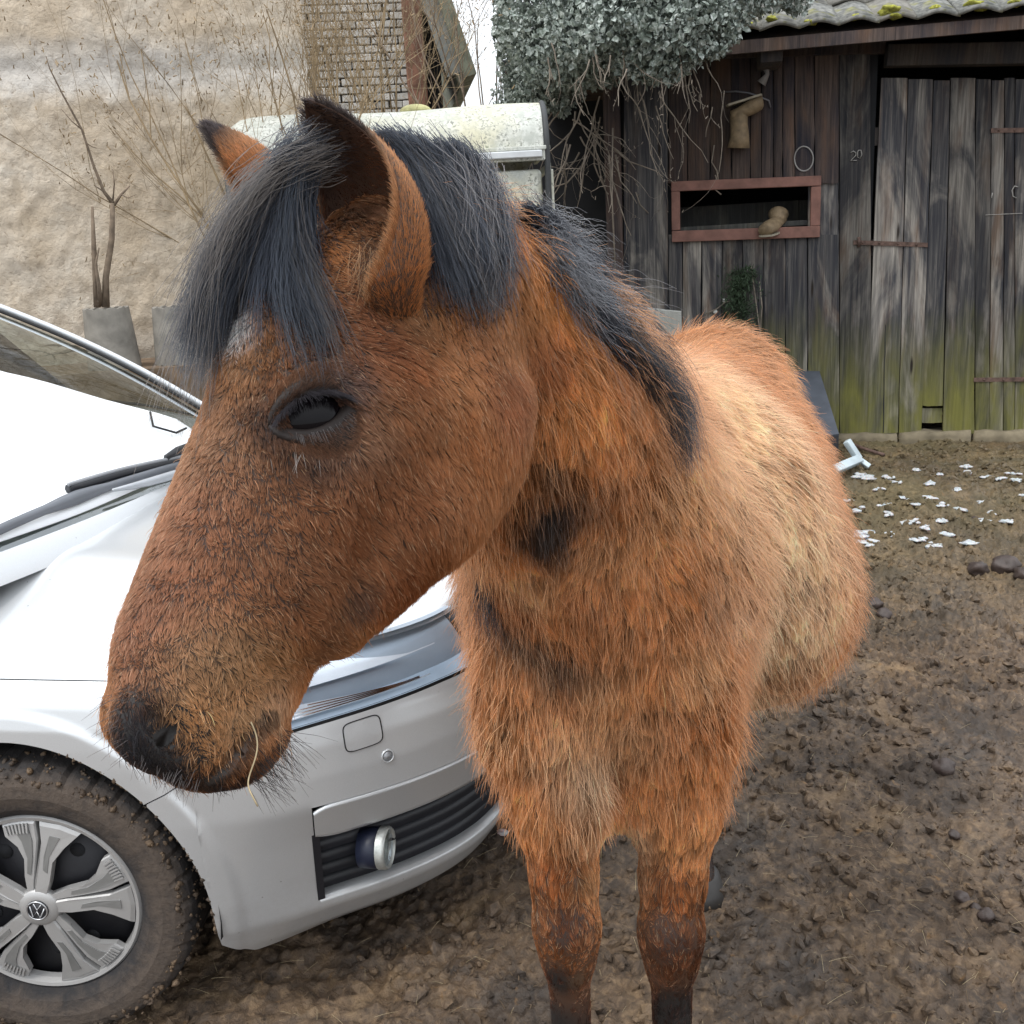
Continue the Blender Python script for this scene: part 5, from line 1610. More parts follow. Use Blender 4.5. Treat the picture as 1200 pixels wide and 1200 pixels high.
# its far border follows the line seen in the photo
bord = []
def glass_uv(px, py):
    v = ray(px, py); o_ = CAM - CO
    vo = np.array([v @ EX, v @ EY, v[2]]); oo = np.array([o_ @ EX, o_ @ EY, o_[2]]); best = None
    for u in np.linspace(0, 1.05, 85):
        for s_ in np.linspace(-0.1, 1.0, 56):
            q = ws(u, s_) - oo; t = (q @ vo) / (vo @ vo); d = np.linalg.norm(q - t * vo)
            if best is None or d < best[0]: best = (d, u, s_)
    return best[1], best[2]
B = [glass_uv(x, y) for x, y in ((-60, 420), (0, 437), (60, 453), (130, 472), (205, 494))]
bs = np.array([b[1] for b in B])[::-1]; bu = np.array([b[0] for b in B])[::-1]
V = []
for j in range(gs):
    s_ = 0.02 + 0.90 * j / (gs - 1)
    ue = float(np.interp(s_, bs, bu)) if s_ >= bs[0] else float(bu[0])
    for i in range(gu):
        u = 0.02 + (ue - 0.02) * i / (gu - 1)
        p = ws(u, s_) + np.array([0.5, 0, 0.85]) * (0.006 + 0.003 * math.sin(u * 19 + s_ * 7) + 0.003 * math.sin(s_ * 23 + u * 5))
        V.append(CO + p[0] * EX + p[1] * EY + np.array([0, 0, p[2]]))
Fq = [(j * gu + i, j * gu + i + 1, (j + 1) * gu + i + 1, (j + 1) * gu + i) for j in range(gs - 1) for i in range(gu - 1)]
cv = mesh_obj('white_sheet', V, Fq, M_COV, None, True); s_ = cv.modifiers.new('t', 'SOLIDIFY'); s_.thickness = 0.003
tag(cv, 'white sheet lying over the windscreen of the silver car', 'windscreen cover')
m = MB(); m.tube([CO + p[0] * EX + p[1] * EY + np.array([0, 0, p[2]]) for p in [on_glass(x, y, 0.02) for x, y in ((176, 487), (180, 496), (192, 502), (207, 505), (220, 503))]], 0.0035, 6)
lo_ = m.build('elastic_loop', M_GAP); lo_.parent = cv

# ------------------------------------------------------------------ wheels
M_TYRE = NT('muddy_tyre'); v = M_TYRE.mapping()
na, nb, nc = M_TYRE.noise(v, 7, 5), M_TYRE.noise(v, 30, 6, 0.65, 0.5), M_TYRE.noise(v, 110, 4, 0.65)
g = M_TYRE.node('ShaderNodeSeparateXYZ'); M_TYRE.link(M_TYRE.co.outputs['Object'], g.inputs[0])
rr_ = M_TYRE.math('SQRT', M_TYRE.math('ADD', M_TYRE.math('POWER', g.outputs['X'], 2.0), M_TYRE.math('POWER', g.outputs['Z'], 2.0)))
mud = M_TYRE.ramp(M_TYRE.math('ADD', rr_, M_TYRE.math('MULTIPLY', M_TYRE.math('SUBTRACT', nb, 0.5), 0.06)), [(0.205, 0.10), (0.245, 0.70), (0.290, 0.80), (0.312, 0.15)])
mud = M_TYRE.math('MULTIPLY', mud, M_TYRE.ramp(nb, [(0.25, 0.5), (0.55, 1.0)]))
c = M_TYRE.mix(mud, (0.020, 0.021, 0.024), M_TYRE.mix(nc, (0.075, 0.056, 0.043), (0.155, 0.120, 0.095)))
M_TYRE.bsdf(c, 0.85, 0, M_TYRE.bump(nc, 0.6, 0.004, M_TYRE.bump(nb, 0.5, 0.006)), 0.3); M_TYRE = M_TYRE.m
M_TRIM = paint('silver_wheel_trim', (0.55, 0.56, 0.57), 0.35)
M_TRIM_D = simple('trim_recess_grey', (0.24, 0.24, 0.235), 0.5, 0.4, vary=0.2)


def make_wheel(loc, rz, full=True):
    root = empty('wheel', loc, rz, car)
    # tyre: local y runs outwards (towards the viewer is -y); profile (radius, y)
    prof = [(0.198, -0.055), (0.206, -0.078), (0.225, -0.092), (0.255, -0.100), (0.280, -0.098), (0.298, -0.092), (0.309, -0.080), (0.3135, -0.066), (0.315, 0.0), (0.3135, 0.066), (0.298, 0.092), (0.255, 0.100), (0.206, 0.078), (0.198, 0.055)]
    n = 180; V = []; Fq = []
    for (r, y) in prof:
        for k in range(n):
            a = 2 * math.pi * k / n
            rr2 = r
            if r > 0.296: rr2 = r - (0.0075 if (k % 5) == 0 else 0) * (1 if abs(y) > 0.03 else 0.4)
            V.append((rr2 * math.cos(a), y, rr2 * math.sin(a)))
    for i in range(len(prof) - 1):
        for k in range(n): Fq.append((i * n + k, i * n + (k + 1) % n, (i + 1) * n + (k + 1) % n, (i + 1) * n + k))
    mesh_obj('tyre', V, Fq, M_TYRE, root, False)
    if not full: return root
    # clods of mud pressed into the shoulder
    def pm(n_):
        a = RNG.uniform(0, 2 * math.pi, n_); r = RNG.uniform(0.285, 0.318, n_); y = RNG.uniform(-0.10, -0.02, n_)
        y = np.where(r < 0.30, -0.094, y); r = np.where(y > -0.075, 0.3145, r)
        s2 = 0.0015 + 0.006 * RNG.random(n_) ** 3
        return np.stack([r * np.cos(a), y, r * np.sin(a)], 1), s2[:, None] * RNG.uniform(0.6, 1.4, (n_, 3)), rand_rot(n_)
    mudo = scatter_mesh('tyre_mud', 800, ico_v, ico_f, pm, M_MUD, parent=root)
    # rim behind the trim
    m = MB(); m.tube([(0, -0.045, 0), (0, 0.05, 0)], 0.199, 48); m.build('rim', simple('black_steel_rim', (0.018, 0.018, 0.022), 0.5, 0.3), root)
    for k in range(10):
        m = MB(); a = 2 * math.pi * k / 10 + 0.3; m.tube([(0.128 * math.cos(a), -0.0465, 0.128 * math.sin(a)), (0.128 * math.cos(a), -0.045, 0.128 * math.sin(a))], 0.016, 12)
        m.build('rim_hole', M_VOID, root)
    cap = empty('wheel_trim', (0, -0.062, 0), 0, root)
    cap_par = cap
    def ringp(r0, y0, r1, y1, mat, nm, seg=96):
        V = []; 
        for r, y in ((r0, y0), (r1, y1)):
            V += [(r * math.cos(2 * math.pi * k / seg), y, r * math.sin(2 * math.pi * k / seg)) for k in range(seg)]
        return V, [(k, (k + 1) % seg, seg + (k + 1) % seg, seg + k) for k in range(seg)]
    m = MB()
    for (a, b, c_, d) in ((0.203, 0.004, 0.2035, -0.010), (0.2035, -0.010, 0.199, -0.0155), (0.199, -0.0155, 0.192, -0.014), (0.192, -0.014, 0.188, -0.002), (0.188, -0.002, 0.186, 0.01)):
        v_, f_ = ringp(a, b, c_, d, None, ''); m.add(v_, f_, True)
    m.build('trim_ring', M_TRIM, cap_par)
    def pol(r, deg): return (r * math.cos(math.radians(deg)), r * math.sin(math.radians(deg)))
    def slab(pts2, y_top, th, mat, nm, inset=0.0, yfun=None):
        """prism over a polygon given in polar (r, deg); y_top is towards the viewer; domed towards the hub"""
        V = []
        n_ = len(pts2)
        yf = yfun or (lambda r: y_top)
        c = np.mean([pol(*p) for p in pts2], 0)
        for lev in (0, 1, 2):
            for (r, d) in pts2:
                q = np.array(pol(r, d))
                if lev == 0: q = c + (q - c) * (1 - inset)
                y = yf(r) + (0 if lev == 0 else (0.004 if lev == 1 else th))
                V.append((q[0], y, q[1]))
        Fq = [tuple(range(n_))] + [(i, i + n_, (i + 1) % n_ + n_, (i + 1) % n_) for i in range(n_)] + [(n_ + i, 2 * n_ + i, 2 * n_ + (i + 1) % n_, n_ + (i + 1) % n_) for i in range(n_)]
        return mesh_obj(nm, V, Fq, mat, cap_par)
    dome = lambda r: -0.014 - 0.016 * (1 - (r / 0.2) ** 2)
    for k in range(5):
        a0 = 81 + 72 * k
        # main spoke: a broad blade that fans out into a hooked foot on the ring
        arm = [(0.030, a0 - 30), (0.060, a0 - 22), (0.110, a0 - 15), (0.150, a0 - 20), (0.190, a0 - 25), (0.190, a0 - 12), (0.190, a0 + 1), (0.150, a0 - 1), (0.110, a0 + 1), (0.06, a0 + 8), (0.03, a0 + 18)]
        slab(arm, 0, 0.016, M_TRIM, 'spoke', 0.10, dome)
        arm2 = [(0.032, a0 + 18), (0.060, a0 + 9), (0.110, a0 + 3.5), (0.150, a0 + 2), (0.190, a0 + 4), (0.190, a0 + 14), (0.190, a0 + 25), (0.170, a0 + 26), (0.140, a0 + 19), (0.110, a0 + 16), (0.07, a0 + 24), (0.034, a0 + 40)]
        slab(arm2, 0, 0.016, M_TRIM, 'spoke', 0.08, lambda r: dome(r) + 0.003)
        rec = [(0.075, a0 + 12), (0.112, a0 + 7), (0.150, a0 + 6), (0.180, a0 + 8), (0.180, a0 + 18), (0.148, a0 + 14), (0.112, a0 + 12), (0.08, a0 + 17)]
        slab(rec, 0, 0.004, M_TRIM_D, 'spoke_recess', 0.0, lambda r: dome(r) + 0.0018)
        rec = [(0.085, a0 - 12), (0.120, a0 - 10), (0.165, a0 - 14), (0.165, a0 - 7), (0.120, a0 - 5), (0.09, a0 - 6)]
        slab(rec, 0, 0.003, M_TRIM_D, 'spoke_recess', 0.0, lambda r: dome(r) - 0.0008)
        # the ribbed foot
        for j in range(7):
            d_ = a0 + 8 + j * 2.3; slab([(0.166, d_), (0.186, d_), (0.186, d_ + 1.1), (0.168, d_ + 1.1)], 0, 0.003, M_TRIM, 'rib', 0.0, lambda r: dome(r) - 0.0012)
    m = MB(); m.tube([(0, -0.020, 0), (0, -0.031, 0), (0, -0.0335, 0)], [0.046, 0.038, 0.024], 40); m.build('hub_dome', M_TRIM, cap_par)
    em = empty('unused', (0, 0, 0)); bpy.data.objects.remove(em)
    m = MB(); m.tube([(0, -0.0330, 0), (0, -0.0362, 0)], 0.0225, 32); badge = m.build('badge', simple('badge_black', (0.02, 0.02, 0.024), 0.35), cap_par)
    m = MB(); rg = [(0.0205 * math.cos(a), -0.0366, 0.0205 * math.sin(a)) for a in np.linspace(0, 2 * math.pi, 33)]; m.tube(rg, 0.0016, 6, caps=False)
    rot = math.radians(-12)
    def L2(pts2):
        m.tube([(x * math.cos(rot) - z_ * math.sin(rot), -0.0370, x * math.sin(rot) + z_ * math.cos(rot)) for x, z_ in pts2], 0.0013, 5)
    s9 = 0.0185
    L2([(-0.42 * s9, 0.86 * s9), (0.0, 0.10 * s9), (0.42 * s9, 0.86 * s9)]); L2([(-0.80 * s9, 0.45 * s9), (-0.40 * s9, -0.85 * s9), (0.0, -0.05 * s9), (0.40 * s9, -0.85 * s9), (0.80 * s9, 0.45 * s9)])
    m.build('emblem', simple('emblem_silver', (0.55, 0.56, 0.58), 0.3, 0.8, bump=0), cap_par)
    return root


def flatten_wheel(root):
    """lift the trim's pieces so that nothing sits deeper than car > wheel > piece"""
    for ch in list(root.children):
        if ch.name.startswith('wheel_trim'):
            for g_ in list(ch.children):
                g_.parent = root; g_.location = Vector(g_.location) + ch.location
            bpy.data.objects.remove(ch)


w1_ = make_wheel((0.0, 0.075, 0.312), math.radians(8)); flatten_wheel(w1_)
w2_ = make_wheel((0.0, 2 * HW - 0.11, 0.312), math.radians(188), False)
w3_ = make_wheel((-2.58, 0.10, 0.312), 0.0, False); w4_ = make_wheel((-2.58, 2 * HW - 0.10, 0.312), math.pi, False)
# mud along the arch lip
def parch(n_):
    a = RNG.uniform(math.radians(-10), math.radians(75), n_); r = R_ARCH - 0.001
    x = r * np.cos(a); z_ = 0.305 + r * np.sin(a)
    Ls_ = np.interp(x, CC[:, 0], CL); p = skin(Ls_, np.clip(z_, 0.17, 0.78)); s2 = 0.0012 + 0.005 * RNG.random(n_) ** 3
    p[:, 1] += 0.004
    return p, s2[:, None] * RNG.uniform(0.6, 1.4, (n_, 3)), rand_rot(n_)
scatter_mesh('arch_mud', 260, ico_v, ico_f, parch, M_MUD, parent=car)
# ================================================================== the horse

# --- head frame: origin at the poll, U towards the nose, D towards the jaw, L towards the near (left) side
H0 = P(416, 232, 0.945)
H1 = P(186, 888, 0.835)
HU = unit(H1 - H0)
_a = math.radians(25)
HL = np.array([math.sin(_a), -math.cos(_a), 0.02]); HL = unit(HL - HU * (HL @ HU))
HD = np.cross(HL, HU)
if HD @ RIGHT < 0: HD = -HD
HROT = np.stack([HU, HD, HL])              # rows: world -> local


def hw(u, d, l):
    """head-local centimetres to world"""
    return H0 + (u * HU + d * HD + l * HL) * 0.01


PRIMS = []       # each: (kind, data, k, sign)


def ell(c, r, R=None, k=0.02, sub=False):
    PRIMS.append(('e', np.array(c, float), np.array(r, float), np.eye(3) if R is None else R, k, sub))


def cone(a, b, ra, rb, k=0.03, sub=False):
    PRIMS.append(('c', np.array(a, float), np.array(b, float), (ra, rb), k, sub))


def hell(u, d, l, ru, rd, rl, k=0.02, both=True, sub=False, tilt=0.0, yaw=0.0):
    for s in ((1, -1) if both and l != 0 else (1,)):
        ct, st = math.cos(tilt), math.sin(tilt)
        R = np.array([[ct, st, 0], [-st, ct, 0], [0, 0, 1.0]])
        cy_, sy_ = math.cos(yaw * s), math.sin(yaw * s)
        R = np.array([[cy_, 0, sy_], [0, 1, 0], [-sy_, 0, cy_]]) @ R
        ell(hw(u, d, l * s), (ru * 0.01, rd * 0.01, rl * 0.01), R @ HROT, k, sub)


def hcone(a, b, ra, rb, k=0.02, both=True, sub=False):
    for s in ((1, -1) if both and (a[2] or b[2]) else (1,)):
        cone(hw(a[0], a[1], a[2] * s), hw(b[0], b[1], b[2] * s), ra * 0.01, rb * 0.01, k, sub)


# trunk
cone(P(530, 358, 1.04), P(622, 474, 1.22), 0.098, 0.136, 0.05)       # neck, upper
cone(P(625, 455, 1.22), P(712, 610, 1.48), 0.140, 0.190, 0.06)       # neck, lower
cone(P(562, 308, 1.06), P(735, 502, 1.50), 0.045, 0.085, 0.06)       # crest
cone(P(565, 465, 1.10), P(650, 640, 1.38), 0.070, 0.115, 0.05)       # throat
cone(P(700, 700, 1.50), P(790, 610, 1.78), 0.195, 0.240, 0.08)       # forehand
cone(P(785, 620, 1.78), P(830, 590, 2.12), 0.250, 0.250, 0.08)       # barrel
ell(P(848, 675, 1.95), (0.235, 0.33, 0.235), None, 0.08)             # belly
cone(P(828, 560, 2.15), P(838, 476, 2.36), 0.222, 0.185, 0.07)       # loin to croup
cone(P(765, 500, 1.58), P(830, 470, 2.20), 0.085, 0.100, 0.08)       # back line
ell(P(628, 800, 1.43), (0.085, 0.10, 0.135), None, 0.04)             # breast, off side
ell(P(775, 795, 1.48), (0.110, 0.13, 0.150), None, 0.04)             # breast, near side
ell(P(695, 765, 1.46), (0.12, 0.12, 0.14), None, 0.05)
ell(P(800, 690, 1.58), (0.110, 0.16, 0.19), None, 0.05)              # shoulder
ell(P(700, 905, 1.56), (0.11, 0.12, 0.06), None, 0.05)               # between the forelegs


def foreleg(top, elbow, knee, dx):
    cone(top, elbow, 0.088, 0.060, 0.04)
    cone(elbow, elbow * 0.35 + knee * 0.65, 0.062, 0.042, 0.03)
    cone(elbow * 0.35 + knee * 0.65, knee, 0.042, 0.039, 0.03)
    kb = knee + np.array([0, 0, -0.06])
    ell(knee + np.array([0, -0.004, -0.012]), (0.047, 0.044, 0.058), None, 0.02)
    cone(knee, kb, 0.042, 0.036, 0.02)
    g = float(ground_h(0, knee[1]))
    fet = np.array([knee[0] + dx, knee[1] + 0.01, g + 0.13])
    cone(kb, fet + np.array([0, 0, 0.05]), 0.032, 0.025, 0.025)
    ell(fet, (0.034, 0.038, 0.036), None, 0.02)
    cone(fet, fet + np.array([0.0, -0.045, -0.07]), 0.025, 0.028, 0.015)
    return fet


FLEG = foreleg(P(640, 860, 1.43), P(655, 940, 1.43), P(664, 1080, 1.43), 0.0)
NLEG = foreleg(P(790, 870, 1.47), P(792, 940, 1.47), P(786, 1085, 1.47), 0.002)


def hindleg(hip, stifle, hock, foot):
    cone(hip, stifle, 0.17, 0.10, 0.06)
    cone(stifle, stifle * 0.3 + hock * 0.7, 0.095, 0.045, 0.04)
    cone(stifle * 0.3 + hock * 0.7, hock, 0.045, 0.042, 0.03)
    fet = foot + np.array([0, 0.03, 0.12])
    cone(hock, fet, 0.036, 0.027, 0.02)
    ell(fet, (0.034, 0.038, 0.036), None, 0.02)
    cone(fet, foot + np.array([0, -0.01, 0.05]), 0.026, 0.030, 0.015)


HF1 = hit_ground(822, 1045)
HF2 = hit_ground(672, 1035)
_rump = P(838, 505, 2.36)
for HF, sx in ((HF1, 1), (HF2, -1)):
    hindleg(_rump + np.array([0.09 * sx, -0.02, -0.10]), np.array([HF[0] * 0.45 + (_rump[0] + 0.11 * sx) * 0.55, HF[1] + 0.10, 0.82]),
            np.array([HF[0] + 0.02 * sx, HF[1] + 0.16, 0.56]), HF)

# head
hell(7.5, 7.2, 0, 11, 9.2, 6.6, 0.03)                 # cranium
hell(16, 3.5, 0, 12, 10.0, 7.3, 0.03)               # forehead
hcone((20, 1.3, 0), (44, -0.6, 0), 7.5, 6.2, 0.03)      # nasal bone
hcone((20, 6, 2.6), (40, 4.0, 1.4), 6.8, 5.6, 0.03)     # maxilla
hell(23.4, 1.2, 6.3, 4.6, 3.9, 2.9, 0.02)           # orbit
hcone((25.5, 5.6, 7.3), (37, 6.4, 5.2), 1.5, 1.0, 0.018)  # facial crest
hell(18.5, 12.8, 3.4, 11.6, 10.8, 4.2, 0.035, tilt=0.1)  # cheek
hcone((13.0, 20.0, 2.6), (25.5, 18.4, 2.8), 2.7, 3.0, 0.02)    # jaw angle
hcone((28, 14.2, 2.0), (38, 10.2, 1.2), 5.6, 3.9, 0.03)   # jaw bar
hell(48.0, 1.4, 0, 7.4, 7.2, 4.6, 0.025)            # muzzle
hell(51.2, -0.6, 2.4, 4.2, 4.8, 2.6, 0.015)         # nostril wings
hell(53.0, 3.4, 0, 3.3, 4.4, 4.1, 0.012)             # upper lip
hell(52.0, 7.4, 0, 3.8, 2.0, 3.0, 0.008, tilt=-0.55)  # lower lip
hell(45.0, 7.4, 0, 4.6, 2.7, 2.7, 0.02)            # chin
NCARVE = len(PRIMS)
hell(51.8, 5.4, 5.0, 4.0, 0.75, 2.4, 0.008, sub=True, tilt=-0.46)           # mouth line
hell(51.8, -1.2, 5.9, 2.9, 1.1, 2.7, 0.011, sub=True, tilt=0.9)            # nostrils
EYE_L = (23.5, 1.0, 7.4)
hell(EYE_L[0], EYE_L[1], 9.8, 3.0, 3.8, 2.6, 0.010, sub=True, tilt=-0.3)   # eye sockets


def sdf_one(p, pr):
    if pr[0] == 'e':
        _, c, r, R, k, sub = pr
        q = (p - c) @ R.T
        k0 = np.sqrt(((q / r) ** 2).sum(-1)); k1 = np.sqrt(((q / (r * r)) ** 2).sum(-1)) + 1e-9
        return k0 * (k0 - 1.0) / k1
    _, a, b, (ra, rb), k, sub = pr
    ab = b - a
    t = np.clip(((p - a) @ ab) / (ab @ ab), 0, 1)
    return np.linalg.norm(p - a - t[..., None] * ab, axis=-1) - (ra + (rb - ra) * t)


def comb(d, e, k, sub):
    if sub:
        h = np.clip(0.5 - 0.5 * (d + e) / k, 0, 1)
        return d + (-e - d) * h + k * h * (1 - h)
    h = np.clip(0.5 + 0.5 * (d - e) / k, 0, 1)
    return d + (e - d) * h - k * h * (1 - h)


def sdf(p):
    d = np.full(p.shape[:-1], 10.0)
    for pr in PRIMS:
        d = comb(d, sdf_one(p, pr), pr[-2], pr[-1])
    return d


def surface_nets(lo, hi, h):
    nx, ny, nz = [int(math.ceil((b - a) / h)) + 1 for a, b in zip(lo, hi)]
    ax = [lo[i] + h * np.arange(n) for i, n in enumerate((nx, ny, nz))]
    D = np.full((nx, ny, nz), 0.5, dtype=np.float32)
    for pr in PRIMS[:NCARVE]:
        if pr[0] == 'e':
            m = pr[2].max(); a = pr[1] - m; b = pr[1] + m
        else:
            m = max(pr[3]); a = np.minimum(pr[1], pr[2]) - m; b = np.maximum(pr[1], pr[2]) + m
        mg = pr[-2] + 3 * h
        i0 = [max(0, int((a[i] - mg - lo[i]) / h)) for i in range(3)]
        i1 = [min((nx, ny, nz)[i], int((b[i] + mg - lo[i]) / h) + 2) for i in range(3)]
        sl = tuple(slice(x, y) for x, y in zip(i0, i1))
        g = np.stack(np.meshgrid(*[ax[i][sl[i]] for i in range(3)], indexing='ij'), -1)
        D[sl] = comb(D[sl], sdf_one(g, pr), pr[-2], pr[-1])
    ins = D < 0
    cell = np.zeros((nx - 1, ny - 1, nz - 1), dtype=np.int8)
    for i in (0, 1):
        for j in (0, 1):
            for k in (0, 1):
                cell += ins[i:nx - 1 + i, j:ny - 1 + j, k:nz - 1 + k]
    act = (cell > 0) & (cell < 8)
    idx = -np.ones(act.shape, dtype=np.int64)
    c = np.argwhere(act); idx[act] = np.arange(len(c))
    acc = np.zeros((len(c), 3)); cnt = np.zeros(len(c))
    corners = [(i, j, k) for i in (0, 1) for j in (0, 1) for k in (0, 1)]
    for a in corners:
        for axn in range(3):
            if a[axn]: continue
            b = list(a); b[axn] = 1
            da = D[c[:, 0] + a[0], c[:, 1] + a[1], c[:, 2] + a[2]]
            db = D[c[:, 0] + b[0], c[:, 1] + b[1], c[:, 2] + b[2]]
            m = (da < 0) != (db < 0)
            t = np.where(m, da / (da - db + 1e-12), 0)
            q = np.tile(np.array(a, float), (len(c), 1)); q[:, axn] += t
            acc[m] += q[m]; cnt[m] += 1
    V = (c + acc / cnt[:, None]) * h + np.array(lo)
    Q = []
    for axn in range(3):
        o1, o2 = [(1, 2), (2, 0), (0, 1)][axn]
        n = [nx, ny, nz]
        sa = [slice(0, n[0]), slice(0, n[1]), slice(0, n[2])]
        sb = list(sa)
        sa[axn] = slice(0, n[axn] - 1); sb[axn] = slice(1, n[axn])
        A = ins[tuple(sa)]; B = ins[tuple(sb)]
        e = np.argwhere(A != B)
        e = e[(e[:, o1] > 0) & (e[:, o2] > 0) & (e[:, o1] < n[o1] - 1) & (e[:, o2] < n[o2] - 1)]
        f = A[e[:, 0], e[:, 1], e[:, 2]]
        def at(d1, d2):
            q = e.copy(); q[:, o1] -= d1; q[:, o2] -= d2
            return idx[q[:, 0], q[:, 1], q[:, 2]]
        q = np.stack([at(1, 1), at(0, 1), at(0, 0), at(1, 0)], 1)
        q[~f] = q[~f][:, ::-1]
        Q.append(q)
    Q = np.concatenate(Q)
    return V, Q[(Q >= 0).all(1)]


def sdf_grad(p, e=0.002):
    g = np.stack([sdf(p + e * v) - sdf(p - e * v) for v in np.eye(3)], -1)
    return g / (np.linalg.norm(g, axis=-1, keepdims=True) + 1e-9)


HV, HQ = surface_nets((-0.50, 0.55, 0.05), (0.85, 2.95, 1.75), 0.008)
for _ in range(2):
    HV = HV - sdf_grad(HV) * sdf(HV)[:, None] * 0.9
_loc = (HV - H0) @ HROT.T * 100
_hm = (_loc[:, 0] > 12) & (_loc[:, 0] < 62) & (_loc[:, 1] > -12) & (_loc[:, 1] < 24) & (np.abs(_loc[:, 2]) < 13)
# the head's faces are split once more so that lips, nostrils and sockets keep their shape
horse_mat = NT('horse_skin')
_v = horse_mat.mapping()
_at = horse_mat.node('ShaderNodeAttribute'); _at.attribute_name = 'skin_color'
horse_mat.bsdf(horse_mat.mix(horse_mat.math('MULTIPLY', horse_mat.noise(_v, 90, 4), 0.4), _at.outputs['Color'], (0.02, 0.016, 0.015)), 0.6, 0, horse_mat.bump(horse_mat.noise(_v, 400, 3), 0.4, 0.001))
horse_mat = horse_mat.m
body = tri_obj('horse', HV, HQ, horse_mat)
bm = bmesh.new(); bm.from_mesh(body.data); bm.verts.ensure_lookup_table()
_es = [e for e in bm.edges if _hm[e.verts[0].index] and _hm[e.verts[1].index]]
bmesh.ops.subdivide_edges(bm, edges=_es, cuts=1, use_grid_fill=True)
bmesh.ops.triangulate(bm, faces=bm.faces)
bm.to_mesh(body.data); bm.free()
_n = len(body.data.vertices)
HV = np.empty(_n * 3, dtype=np.float32); body.data.vertices.foreach_get('co', HV); HV = HV.reshape(-1, 3).astype(float)
_loc = (HV - H0) @ HROT.T * 100
_hm = (_loc[:, 0] > 10) & (_loc[:, 0] < 64) & (_loc[:, 1] > -14) & (_loc[:, 1] < 26) & (np.abs(_loc[:, 2]) < 15)
q = HV[_hm]
for _ in range(5):
    q = q - sdf_grad(q, 0.0015) * sdf(q)[:, None] * 0.8
HV[_hm] = q
body.data.vertices.foreach_set('co', HV.astype(np.float32).ravel())
body.data.polygons.foreach_set('use_smooth', np.ones(len(body.data.polygons), dtype=bool))
body.data.update()
HT = np.empty(len(body.data.polygons) * 3, dtype=np.int32)
body.data.polygons.foreach_get('vertices', HT) if False else body.data.loops.foreach_get('vertex_index', HT)
HT = HT.reshape(-1, 3)
tag(body, 'young bay horse with a fluffy winter coat and dark mane standing beside the silver car', 'horse')


def hit_horse(px, py, d0=0.6, default=None):
    """depth at which the view ray meets the horse's skin"""
    v = ray(px, py); t = d0; nv = np.linalg.norm(v)
    for _ in range(70):
        s = float(sdf((CAM + v * t)[None])[0])
        if s < 0.0008: return t
        t += s * 0.8 / nv
        if t > 3.2: return default
    return default
# ------------------------------------------------------------------ eyes, ears, hooves
def hnode(name, base, rough, spec=0.5, coat=0.0, bump=0.0):
    t = NT(name); v = t.mapping()
    n = t.noise(v, 60, 4)
    c = t.mix(n, tuple(x * 0.7 for x in base), tuple(x * 1.3 for x in base))
    t.bsdf(c, rough, 0, t.bump(t.noise(v, 300, 3), bump, 0.001) if bump else None, spec, Coat_Weight=coat, Coat_Roughness=0.03)
    return t.m


M_EYE = hnode('eye_surface', (0.004, 0.003, 0.004), 0.015, 0.16, 0.0)
M_LID = hnode('dark_eyelid_skin', (0.016, 0.011, 0.0095), 0.62, 0.3, 0.0, 0.5)
M_EARS = hnode('ear_skin', (0.055, 0.024, 0.012), 0.7)
M_HOOF = hnode('hoof_horn', (0.035, 0.032, 0.03), 0.5, 0.4, 0.0, 0.4)

